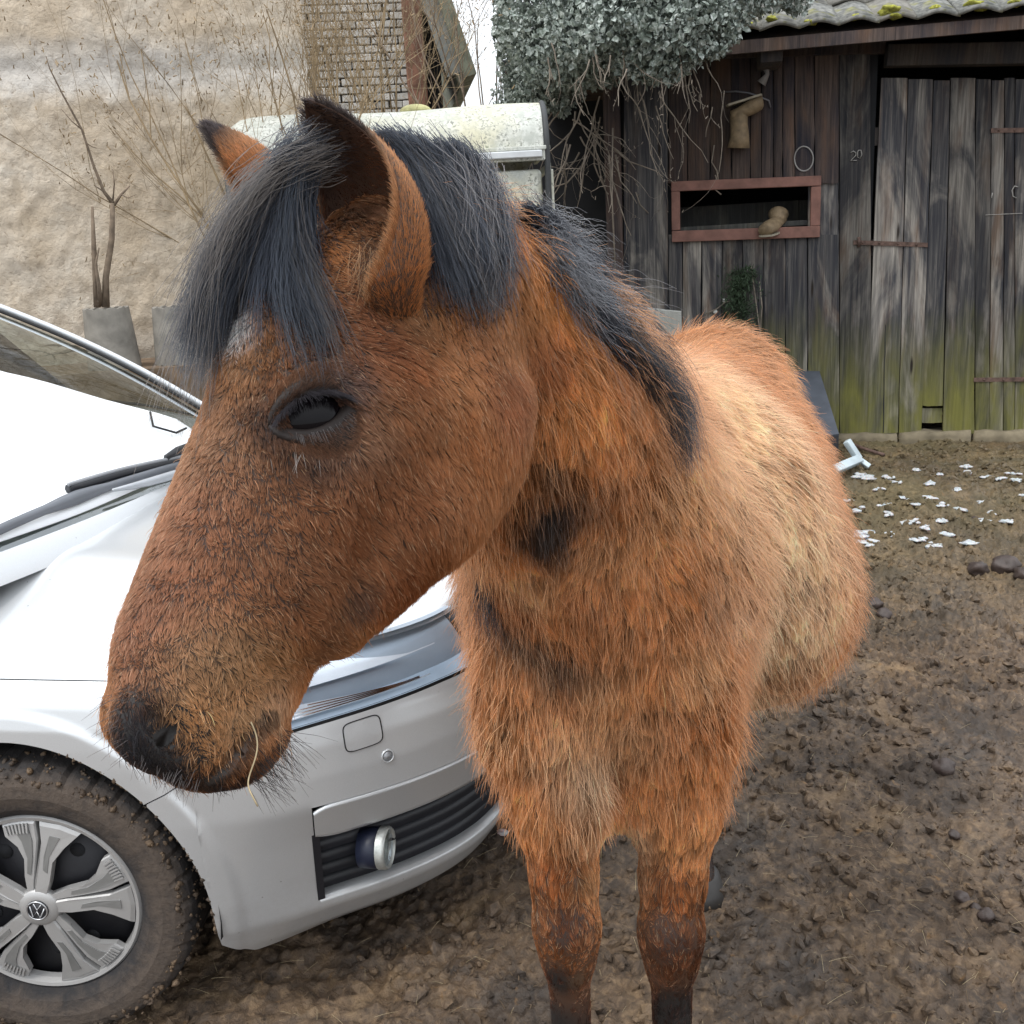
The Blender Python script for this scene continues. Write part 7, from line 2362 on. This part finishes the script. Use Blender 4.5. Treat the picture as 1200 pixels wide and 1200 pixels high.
am_small = (0.40 + 0.30 * (1 - blend)) * RNG.uniform(0.5, 1.1, NH)
pts, cid = clump(pts, roots, 0.0070, am_small)
pts, cid3 = clump(pts, roots, 0.046, (0.42 - 0.30 * blend) * RNG.uniform(0.2, 1.1, NH))
pts, cid2 = clump(pts, roots, 0.020, (0.60 - 0.32 * blend) * RNG.uniform(0.3, 1.1, NH))
pts = pts + (n * (0.0016 * blend)[:, None])[:, None, :] * (ts[None, :, None] ** 0.6)      # keeps short face hair from sinking into the skin
col = coat_color(roots + RNG.normal(0, 0.006, roots.shape))
md = mouth_dist(loc)
fl_ = np.clip((0.66 - roots[:, 2]) / 0.10, 0, 1) * (roots[:, 1] < 1.75)
wob = 0.04 * fbm(roots[:, 0] * 20, roots[:, 2] * 20, 0.5, 2)
kn = np.clip((0.640 - roots[:, 2] + wob) / 0.09, 0, 1)[:, None] * (roots[:, 1] < 1.75)[:, None]
col = col * (1 - kn * 0.72) + np.array((0.075, 0.026, 0.014)) * kn * 0.72
kb_ = (np.clip((0.555 - roots[:, 2] + 0.02 + wob) / 0.15, 0, 0.92) * np.clip((np.abs(np.sin(roots[:, 0] * 300)) + 0.4), 0, 1) * (roots[:, 1] < 1.75))[:, None]
front = np.clip((-n[:, 1] - 0.1) / 0.5, 0.25, 1)[:, None]
col = col * (1 - kb_ * front) + np.array((0.016, 0.013, 0.013)) * kb_ * front
col = np.where((md < 1.0)[:, None] & (l_ > 1.0)[:, None], col * 0.4 + np.array((0.03, 0.025, 0.023)) * 0.6, col)
cv = (RNG.normal(0, 0.13, cid.max() + 1)[cid] + RNG.normal(0, 0.15, cid2.max() + 1)[cid2]) * (1 - 0.55 * blend) + RNG.normal(0, 0.24, NH) * (1 - 0.45 * blend)
low_ = fbm(roots[:, 0] * 11, roots[:, 1] * 11, roots[:, 2] * 11 + 3, 3); low2_ = fbm(roots[:, 0] * 28, roots[:, 1] * 28, roots[:, 2] * 28 + 3, 2)
cv = cv + low_ * (0.75 - 0.40 * blend) + low2_ * (0.55 - 0.38 * blend)
redden = np.clip(-low_ * 1.3 + 0.1, 0, 0.6)[:, None]; col = col * (1 - redden) + col * np.array((0.95, 0.72, 0.50)) * redden
col = col * np.exp(cv)[:, None]
# single sun-bleached hairs
bl = RNG.random(NH) < 0.08 * (1 - 0.6 * blend)
lum = col.mean(1)
bl &= lum > 0.05
col[bl] = col[bl] * 0.5 + np.array((0.66, 0.46, 0.28)) * 0.5
# root dark, tip light (each hair's own banding, plus shade between clumps painted into the roots), stronger on the long coat
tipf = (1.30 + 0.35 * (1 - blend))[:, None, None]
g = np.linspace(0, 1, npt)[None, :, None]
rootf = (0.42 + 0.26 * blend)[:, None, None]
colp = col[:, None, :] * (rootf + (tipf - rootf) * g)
dist = np.linalg.norm(roots - CAM, axis=1)
rr = 0.00028 * dist ** 0.6
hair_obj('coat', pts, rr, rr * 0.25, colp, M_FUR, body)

# longer guard hairs standing off the winter coat, paler at the tip
NG = 36000
gd = dens * np.where(t_cos < 0.45, 2.2, 1.0) * np.where(head_f > 0.5, 0.25, 1.0) * ((t_cen[:, 2] > 0.74) | (t_cen[:, 1] > 1.75)) * (t_cen[:, 2] > 0.6)
r2, t2 = sample(NG, gd)
n2 = _vn[HT[t2]].mean(1); n2 /= np.linalg.norm(n2, axis=1, keepdims=True)
D2 = comb_dir(r2, n2)
l2 = (r2 - H0) @ HROT.T * 100
b2 = np.clip((15.5 - np.abs(l2[:, 2])) / 4, 0, 1) * np.clip((l2[:, 0] + 2) / 6, 0, 1) * np.clip((27 - l2[:, 1]) / 5, 0, 1) * (l2[:, 0] < 64)
lf2 = np.clip((0.80 - r2[:, 2]) / 0.22, 0, 1) * (r2[:, 1] < 1.75)
v2 = D2 * 0.75 + n2 * (0.75 - 0.35 * b2)[:, None] + RNG.normal(0, 0.24, (NG, 3)); v2 /= np.linalg.norm(v2, axis=1, keepdims=True)
L2 = (0.048 - 0.034 * b2 - 0.034 * lf2) * RNG.uniform(0.7, 1.25, NG)
p2 = np.zeros((NG, 6, 3)); p2[:, 0] = r2; cur = v2
for k in range(1, 6):
    cur = cur - n2 * 0.06 + np.array([0, 0, -0.10]) + RNG.normal(0, 0.09, (NG, 3)); cur /= np.linalg.norm(cur, axis=1, keepdims=True)
    p2[:, k] = p2[:, k - 1] + cur * (L2 / 5)[:, None]
p2, _c = clump(p2, r2, 0.016, np.full(NG, 0.45) * RNG.uniform(0, 1.2, NG))
c2 = coat_color(r2) * 1.15 + np.array((0.05, 0.035, 0.022)) * (coat_color(r2).mean(1) > 0.06)[:, None]
hair_obj('guard_hair', p2, 0.00026 * np.linalg.norm(r2 - CAM, axis=1) ** 0.6, np.full(NG, 0.00008), c2 * np.exp(RNG.normal(0, 0.25, NG))[:, None], M_FUR, body, 1.4)
# skin colour under the coat: dark and close to the coat's own, bare and grey on lips and nostrils
sk = coat_color(HV) * 0.25 + 0.003
hl3 = (HV - H0) @ HROT.T * 100
nearm = (mouth_dist(hl3) < 0.5) & (hl3[:, 0] > 40) & (hl3[:, 0] < 62) & (np.abs(hl3[:, 2]) < 9)
sk[nearm] = (0.030, 0.025, 0.023)
nn2 = np.linalg.norm((np.abs(hl3) - (52.5, 0.2, 4.5)) / (3.2, 3.0, 5.0), axis=1); sk[nn2 < 1] = (0.004, 0.0035, 0.004)
ca = _me.color_attributes.new('skin_color', 'FLOAT_COLOR', 'POINT')
ca.data.foreach_set('color', np.concatenate([sk, np.ones((len(sk), 1))], 1).astype(np.float32).ravel())
# ------------------------------------------------------------------ hair on the ears, lashes, whiskers
def strands(root, d0, L, npt=5, curl=None, grav=0.0, jit=0.04):
    """simple bent hairs: root, start direction, length"""
    n_ = len(root)
    pts_ = np.zeros((n_, npt, 3)); pts_[:, 0] = root
    cur = d0.copy()
    for k in range(1, npt):
        if curl is not None: cur = cur + curl * (1.0 / npt)
        cur = cur + np.array([0, 0, -grav]) / npt + RNG.normal(0, jit, (n_, 3))
        cur /= np.linalg.norm(cur, axis=1, keepdims=True) + 1e-9
        pts_[:, k] = pts_[:, k - 1] + cur * (L / (npt - 1))[:, None]
    return pts_


e_pts, e_col, e_rad = [], [], []
for ei, (V, Fq, UVs, ax, bk, wd) in enumerate(EARS):
    T_ = np.concatenate([Fq[:, [0, 1, 2]], Fq[:, [0, 2, 3]]])
    tv = V[T_]; cr = np.cross(tv[:, 1] - tv[:, 0], tv[:, 2] - tv[:, 0]); ar = np.linalg.norm(cr, axis=1) * 0.5
    nn = cr / (2 * ar[:, None] + 1e-12)
    tuv = UVs[T_]
    # outward = away from the ear's own axis
    cen = tv.mean(1); base = V[:29].mean(0)
    rad = (cen - base) - ((cen - base) @ ax)[:, None] * ax
    sgn = np.sign((nn * rad).sum(1)); nn = nn * np.where(sgn == 0, 1, sgn)[:, None]
    for side, cnt in ((1, 15000), (-1, 8000)):
        r_, ti_ = sample(cnt, np.ones(len(T_)), V, T_, ar)
        t_ = tuv[ti_].mean(1); n_ = nn[ti_] * side
        tt, jj = t_[:, 0], np.abs(t_[:, 1] - 0.5) * 2
        tan = ax - n_ * (n_ @ ax)[:, None]; tan /= np.linalg.norm(tan, axis=1, keepdims=True) + 1e-9
        edge = np.clip((jj - 0.88) / 0.12, 0, 1); tip = np.clip((tt - 0.62) / 0.22, 0, 1)
        if side == 1:
            L_ = 0.011 - 0.003 * tt + 0.003 * RNG.random(cnt)
            d_ = tan * 0.93 + n_ * 0.22 + RNG.normal(0, 0.12, (cnt, 3))
            c_ = np.tile(np.array((0.40, 0.155, 0.055)), (cnt, 1))
            dk = np.clip(tip + 0.65 * edge, 0, 1)[:, None]
            c_ = c_ * (1 - dk) + np.array((0.022, 0.016, 0.016)) * dk
        else:
            L_ = 0.006 + 0.014 * (RNG.random(cnt) ** 2) * np.clip(1 - tt * 1.3, 0.1, 1)
            d_ = tan * 0.75 + n_ * 0.45 + RNG.normal(0, 0.2, (cnt, 3))
            c_ = np.tile(np.array((0.16, 0.060, 0.028)), (cnt, 1))
            c_[:] = np.where((tt < 0.32)[:, None] & (RNG.random(cnt) < 0.35)[:, None], np.array((0.50, 0.33, 0.19)), c_)
            mid = np.exp(-((t_[:, 1] - 0.62) / 0.12) ** 2)
            dk = np.clip(tip + 0.55 * mid + 0.9 * np.exp(-((t_[:, 1] - 0.88) / 0.10) ** 2), 0, 0.97)[:, None]
            c_ = c_ * (1 - dk) + np.array((0.014, 0.012, 0.013)) * dk
        d_ /= np.linalg.norm(d_, axis=1, keepdims=True)
        c_ = c_ * np.exp(RNG.normal(0, 0.22, cnt))[:, None]
        e_pts.append(strands(r_, d_, L_, 4)); e_col.append(c_); e_rad.append(np.full(cnt, 0.00026))
    # fringe along both rims and the tuft at the foot of the ear
    rim = V.reshape(35, 29, 3)
    for j, sd_ in ((0, -1), (28, 1)):
        cnt = 1500; f = RNG.random(cnt) * 33; i = f.astype(int); fr = (f - i)[:, None]
        r_ = rim[i, j] * (1 - fr) + rim[i + 1, j] * fr
        out = rim[i, j] - rim[i, 4 if j == 0 else 24]; out /= np.linalg.norm(out, axis=1, keepdims=True) + 1e-9
        d_ = ax * 0.8 + out * 0.45 + RNG.normal(0, 0.15, (cnt, 3)); d_ /= np.linalg.norm(d_, axis=1, keepdims=True)
        tip = np.clip((f / 33 - 0.5) / 0.25, 0, 1)[:, None]
        c_ = np.array((0.36, 0.17, 0.075)) * (1 - tip) + np.array((0.03, 0.022, 0.02)) * tip
        e_pts.append(strands(r_, d_, 0.006 + 0.007 * RNG.random(cnt), 4)); e_col.append(c_ * np.exp(RNG.normal(0, 0.25, cnt))[:, None]); e_rad.append(np.full(cnt, 0.00022))
    if ei == 0:
        cnt = 420
        q = hp(438, 312) + 0.010 * RNG.normal(0, 1, (cnt, 3))
        d_ = -RIGHT * 0.15 - UP * 0.8 - FWD * 0.35 + RNG.normal(0, 0.25, (cnt, 3)); d_ /= np.linalg.norm(d_, axis=1, keepdims=True)
        e_pts.append(strands(q, d_, 0.020 + 0.015 * RNG.random(cnt), 4, grav=0.3)); e_rad.append(np.full(cnt, 0.00024))
        e_col.append(np.where((RNG.random(cnt) < 0.5)[:, None], np.array((0.32, 0.18, 0.09)), np.array((0.06, 0.03, 0.018))))
hair_obj('ear_hair', np.concatenate(e_pts), np.concatenate(e_rad), np.concatenate(e_rad) * 0.3, np.concatenate(e_col), M_FUR, body, 1.25)

# lids and lashes
l_pts, l_col, l_rad = [], [], []
for (c_w, A, B, Nn, EDGE) in EYES:
    for li, (e1, e4, e6, e7) in enumerate(EDGE):
        cnt = 5200
        f = RNG.random(cnt) * 55; i = f.astype(int); fr = (f - i)[:, None]
        w = RNG.random(cnt)[:, None] ** 0.8
        a_ = e4[i] * (1 - fr) + e4[i + 1] * fr; b_ = e7[i] * (1 - fr) + e7[i + 1] * fr
        r_ = a_ * (1 - w) + b_ * w
        n_ = r_ - c_w; n_ /= np.linalg.norm(n_, axis=1, keepdims=True)
        d_ = (A * 0.5 + B * 0.15) if li == 0 else (A * 0.45 - B * 0.65)
        d_ = d_ + n_ * 0.42 + RNG.normal(0, 0.12, (cnt, 3)); d_ /= np.linalg.norm(d_, axis=1, keepdims=True)
        base_ = np.array((0.032, 0.024, 0.023)) if li == 0 else np.array((0.038, 0.026, 0.024))
        c_ = base_ * 0.6 * (1 - w ** 0.5) + np.array((0.17, 0.080, 0.044)) * w ** 0.5
        l_pts.append(strands(r_, d_, 0.0055 + 0.004 * RNG.random(cnt), 4)); l_col.append(c_ * np.exp(RNG.normal(0, 0.25, cnt))[:, None]); l_rad.append(np.full(cnt, 0.00022))
        # lashes
        cnt = 300 if li == 0 else 30
        f = 4 + RNG.random(cnt) * 48; i = f.astype(int); fr = (f - i)[:, None]
        r_ = e1[i] * (1 - fr) + e1[i + 1] * fr
        n_ = r_ - c_w; n_ /= np.linalg.norm(n_, axis=1, keepdims=True)
        if li == 0:
            d_ = n_ * 0.95 - B * 0.15 + A * ((f / 56 - 0.5) * 0.9)[:, None]; L_ = 0.015 + 0.010 * RNG.random(cnt); crl = -B * 1.3 + n_ * 0.0
        else:
            d_ = n_ * 0.8 - B * 0.75; L_ = 0.008 + 0.012 * RNG.random(cnt); crl = -B * 0.6
        d_ = d_ + RNG.normal(0, 0.10, (cnt, 3)); d_ /= np.linalg.norm(d_, axis=1, keepdims=True)
        l_pts.append(strands(r_, d_, L_, 4, curl=crl, jit=0.01)); l_col.append(np.tile((0.018, 0.016, 0.02) if li == 0 else (0.10, 0.09, 0.09), (cnt, 1))); l_rad.append(np.full(cnt, 0.00026))
hair_obj('eyelashes', np.concatenate(l_pts), np.concatenate(l_rad), np.concatenate(l_rad) * 0.35, np.concatenate(l_col), M_FUR, body)

# whiskers on chin, lips and muzzle, and the long guard hairs under the jaw
w_r, w_d, w_l, w_c = [], [], [], []
for (x0, y0, x1, y1, cnt, L0, L1, dx, dy, c) in (
        (290, 915, 335, 855, 110, 0.02, 0.05, 0.8, 0.6, (0.02, 0.017, 0.017)), (255, 925, 290, 925, 26, 0.008, 0.02, 0.2, 1.0, (0.03, 0.026, 0.026)),
        (160, 890, 235, 915, 34, 0.01, 0.022, -0.3, 1.0, (0.10, 0.09, 0.09)), (130, 810, 150, 880, 16, 0.012, 0.03, -1.0, 0.4, (0.05, 0.04, 0.04)),
        (330, 850, 420, 800, 60, 0.03, 0.05, 0.15, 1.0, (0.35, 0.22, 0.12)), (420, 800, 468, 740, 90, 0.025, 0.045, 0.2, 1.0, (0.42, 0.2, 0.09)),
        (468, 735, 560, 690, 110, 0.018, 0.034, -0.05, 1.0, (0.28, 0.1, 0.045)), (320, 530, 430, 520, 16, 0.014, 0.028, 0.0, 1.0, (0.28, 0.25, 0.23))):
    for _ in range(cnt):
        f = RNG.random(); x = x0 + (x1 - x0) * f + RNG.normal(0, 4); y = y0 + (y1 - y0) * f + RNG.normal(0, 4)
        d = hit_horse(x, y)
        if d is None: continue
        w_r.append(P(x, y, d)); w_l.append(L0 + (L1 - L0) * RNG.random())
        w_d.append(unit(dx * RIGHT - dy * UP - 0.35 * FWD + RNG.normal(0, 0.22, 3))); w_c.append(np.array(c) * math.exp(RNG.normal(0, 0.2)))
w_r, w_d, w_l, w_c = map(np.array, (w_r, w_d, w_l, w_c))
hair_obj('whiskers', strands(w_r, w_d, w_l, 6, grav=0.25, jit=0.03), np.full(len(w_r), 0.00022), np.full(len(w_r), 0.00008), w_c, M_FUR, body)

# ------------------------------------------------------------------ mane and forelock
MP, MC, MR = [], [], []


def depth_line(pts_px, off0, off1, fall=None):
    """photo-spot path laid over the skin, hovering off0..off1 metres above it"""
    out = []; last = fall
    ds = []
    for x, y in pts_px:
        d = hit_horse(x, y)
        if d is None:                       # beside the skin: the depth where the line of sight passes closest
            tt = np.linspace(0.7, 1.9 if x > 430 else 1.05, 90)
            d = float(tt[np.argmin(sdf(CAM + tt[:, None] * ray(x, y)))])
        ds.append(d)
    for _ in range(2):
        ds = [ds[0]] + [(ds[i - 1] + 2 * ds[i] + ds[i + 1]) / 4 for i in range(1, len(ds) - 1)] + [ds[-1]]
    known = []
    for i, ((x, y), d) in enumerate(zip(pts_px, ds)):
        if d is None:
            j = min(known, key=lambda k: abs(k - i)) if known else None
            d = (ds[j] + 0.01) if j is not None else fall
        t = i / (len(pts_px) - 1)
        out.append(P(x, y, d - (off0 + (off1 - off0) * t)))
    return np.array(out)


def resample(a, n):
    a = np.asarray(a, float)
    s_ = np.concatenate([[0], np.cumsum(np.linalg.norm(np.diff(a, axis=0), axis=1))]); s_ /= s_[-1]
    # Catmull-like smoothing by fine linear + moving average
    t = np.linspace(0, 1, 60); f = np.stack([np.interp(t, s_, a[:, k]) for k in range(3)], 1)
    for _ in range(10):
        g_ = f.copy(); g_[1:-1] = (f[:-2] + f[1:-1] * 2 + f[2:]) / 4; f = g_
    return np.stack([np.interp(np.linspace(0, 1, n), t, f[:, k]) for k in range(3)], 1)


def sheet(left, right, nlock, per, off0, off1, spread=0.007, length=(0.75, 1.0), tone=(0.030, 0.036, 0.048), wild=1.0, npt=12, skew=1.0, fall=None, rad=0.00024, layers=2):
    """locks of hair spread between two border paths, each lock narrowing towards its end"""
    A_ = resample(depth_line(left, off0, off1, fall), 24); B_ = resample(depth_line(right, off0, off1, fall), 24)
    for q in range(nlock):
        s_ = RNG.random() ** skew
        lay = RNG.integers(layers)
        pth = A_ * (1 - s_) + B_ * s_
        ln = RNG.uniform(*length)
        m = resample(pth[:max(6, int(24 * ln))], npt)
        t = np.linspace(0, 1, npt)[:, None]
        # each lock wanders a little, but coherently
        wv = (RNG.normal(0, 1, 3) * 0.009 + np.sin(t * RNG.uniform(3, 9) + RNG.uniform(0, 6)) * RNG.normal(0, 1, 3) * 0.0045) * t * wild
        m = m + wv - FWD * 0.004 * lay
        col = np.array(tone) * math.exp(RNG.normal(0, 0.22))
        if RNG.random() < 0.12: col = col * 0.7 + np.array((0.10, 0.075, 0.055)) * 0.3
        n_ = max(8, int(per * RNG.uniform(0.5, 1.5)))
        o = RNG.normal(0, 1, (n_, 1, 3)) * spread
        nar = (1.0 - 0.55 * t[None] ** 0.8) + 0.45 * np.clip(t[None] - 0.75, 0, 1)
        hl_ = RNG.uniform(0.45, 1.06, n_)[:, None, None]
        idx = np.clip(t[None] * hl_, 0, 1.0) * (npt - 1)
        i0 = np.minimum(idx.astype(int), npt - 2); fr = idx - i0
        mm = m[i0[..., 0]] * (1 - fr) + m[i0[..., 0] + 1] * fr
        over = np.clip(t[None] * hl_ - 1, 0, None)
        pts_ = mm + o * nar + RNG.normal(0, 0.0018, (n_, 1, 3)) * t[None] * 2.6 * wild + np.cumsum(RNG.normal(0, 0.0009 * wild, (n_, npt, 3)), 1)
        fly = RNG.random(n_) < 0.09
        pts_[fly] += (RNG.normal(0, 1, (fly.sum(), 1, 3)) * 0.013) * (t[None] ** 1.5)
        MP.append(pts_); MC.append(np.tile(col, (n_, 1)) * np.exp(RNG.normal(0, 0.30, n_))[:, None]); MR.append(np.full(n_, rad))


FORE = (0.019, 0.023, 0.033)
# forelock: fans from the poll down the forehead, towards both sides of the star
sheet([(350, 188), (322, 206), (282, 256), (246, 324), (224, 400), (212, 505)], [(354, 194), (330, 228), (300, 284), (268, 340), (240, 400), (222, 470)], 38, 150, 0.020, 0.016, 0.0055, (0.60, 1.0), FORE)
sheet([(348, 188), (326, 212), (294, 262), (266, 320), (244, 370), (228, 440)], [(356, 192), (338, 230), (316, 300), (280, 335), (262, 362), (246, 392)], 22, 140, 0.022, 0.014, 0.0055, (0.5, 0.95), FORE)
sheet([(350, 190), (334, 225), (320, 290), (315, 340), (322, 385), (335, 425)], [(358, 198), (354, 232), (356, 285), (370, 338), (396, 385), (403, 424)], 28, 150, 0.022, 0.012, 0.006, (0.5, 1.0), FORE)
sheet([(350, 195), (340, 235), (336, 300), (338, 350), (345, 400), (362, 440)], [(354, 205), (344, 245), (344, 300), (370, 350), (388, 400), (398, 444)], 12, 90, 0.028, 0.014, 0.005, (0.8, 1.0), (0.026, 0.032, 0.044))
sheet([(375, 182), (310, 190), (262, 240), (236, 300), (214, 380), (204, 520)], [(385, 184), (330, 205), (280, 262), (240, 340), (218, 420), (208, 540)], 7, 26, 0.036, 0.024, 0.010, (0.85, 1.0), (0.07, 0.06, 0.055), 2.2)
# between the ears, swept back
sheet([(322, 192), (340, 178), (365, 172), (395, 168)], [(330, 205), (350, 196), (378, 192), (402, 190)], 8, 60, 0.02, 0.02, 0.006, (0.9, 1.0), FORE)
# mane behind the near ear
sheet([(440, 168), (470, 195), (492, 240), (512, 290), (530, 345), (548, 392)], [(548, 185), (572, 210), (584, 250), (590, 295), (594, 335), (592, 375)], 52, 120, 0.014, 0.022, 0.007, (0.62, 1.0), (0.021, 0.025, 0.035), fall=1.02)
sheet([(445, 176), (480, 184), (520, 194), (556, 208)], [(455, 186), (500, 206), (540, 222), (575, 240)], 18, 100, 0.015, 0.015, 0.008, (0.8, 1.0), (0.021, 0.025, 0.035), fall=1.02)
sheet([(470, 185), (505, 235), (525, 300), (535, 360), (540, 395)], [(560, 200), (580, 250), (592, 310), (596, 360), (590, 385)], 14, 30, 0.03, 0.03, 0.012, (0.7, 1.0), (0.085, 0.08, 0.085), 1.8, fall=1.02)
# long mane down the crest
sheet([(622, 258), (655, 278), (695, 318), (735, 368), (775, 420), (803, 470), (806, 545)], [(628, 268), (648, 300), (672, 350), (705, 400), (740, 440), (775, 485), (800, 545)], 56, 150, 0.030, 0.048, 0.007, (0.55, 1.0), (0.023, 0.027, 0.038), fall=1.2)
sheet([(660, 285), (700, 330), (745, 382), (785, 436), (806, 480), (808, 560)], [(690, 350), (715, 395), (745, 425), (775, 460), (792, 500), (804, 560)], 44, 130, 0.034, 0.046, 0.006, (0.5, 1.0), (0.018, 0.021, 0.030), fall=1.3)
sheet([(612, 250), (650, 272), (690, 305), (735, 360)], [(640, 300), (662, 330), (690, 372), (712, 420)], 26, 60, 0.03, 0.042, 0.012, (0.5, 0.9), (0.10, 0.105, 0.12), 2.4, fall=1.15)
sheet([(720, 350), (765, 410), (800, 465), (812, 520), (820, 580)], [(740, 400), (770, 450), (790, 500), (800, 540), (808, 590)], 12, 34, 0.045, 0.05, 0.008, (0.6, 1.0), (0.20, 0.11, 0.06), 1.8, fall=1.4)
# strands of the far side of the mane hanging under the throat
sheet([(560, 684), (562, 705), (566, 730), (570, 760)], [(574, 684), (578, 710), (583, 745), (588, 780)], 7, 34, 0.022, 0.03, 0.003, (0.8, 1.0), (0.02, 0.018, 0.02), 1.0, fall=1.3)
sheet([(541, 690), (540, 702), (541, 716), (540, 735)], [(552, 686), (551, 702), (551, 720), (549, 742)], 5, 12, 0.01, 0.02, 0.003, (0.7, 1.0), (0.02, 0.018, 0.02), 1.0, fall=1.3)
hair_obj('mane', np.concatenate(MP), np.concatenate(MR), np.concatenate(MR) * 0.4, np.concatenate(MC), M_MANE, body)
print('mane hairs', sum(len(m) for m in MP))

# the tail, dark like the mane
_nt = 1600; _tr = P(838, 500, 2.36) + np.array([0.0, 0.17, -0.06]) + RNG.normal(0, 1, (_nt, 3)) * (0.022, 0.018, 0.030)
_td = np.tile(unit((0.02, 0.55, -0.5)), (_nt, 1)) + RNG.normal(0, 0.12, (_nt, 3)); _td /= np.linalg.norm(_td, axis=1, keepdims=True)
hair_obj('tail', strands(_tr, _td, RNG.uniform(0.45, 0.80, _nt), 10, grav=3.2, jit=0.05), np.full(_nt, 0.0005), np.full(_nt, 0.0002), np.tile((0.018, 0.020, 0.028), (_nt, 1)) * np.exp(RNG.normal(0, 0.3, _nt))[:, None], M_MANE, body)
# a stalk of hay hanging from the corner of the mouth
_sp = []
for x, y, o_ in ((294, 846, 0.004), (302, 862, 0.010), (303, 880, 0.014), (296, 898, 0.014), (290, 914, 0.012), (291, 926, 0.012), (298, 936, 0.010), (302, 945, 0.008)):
    d = hit_horse(x, y) or 0.83
    _sp.append(P(x, y, min(d, 0.85) - o_))
m = MB(); m.tube(smooth_path(_sp, 22, 6), 0.0007, 6)
tag(m.build('hay_stalk', M_STRAW), 'single pale stalk of hay hanging out of the mouth of the horse', 'hay')
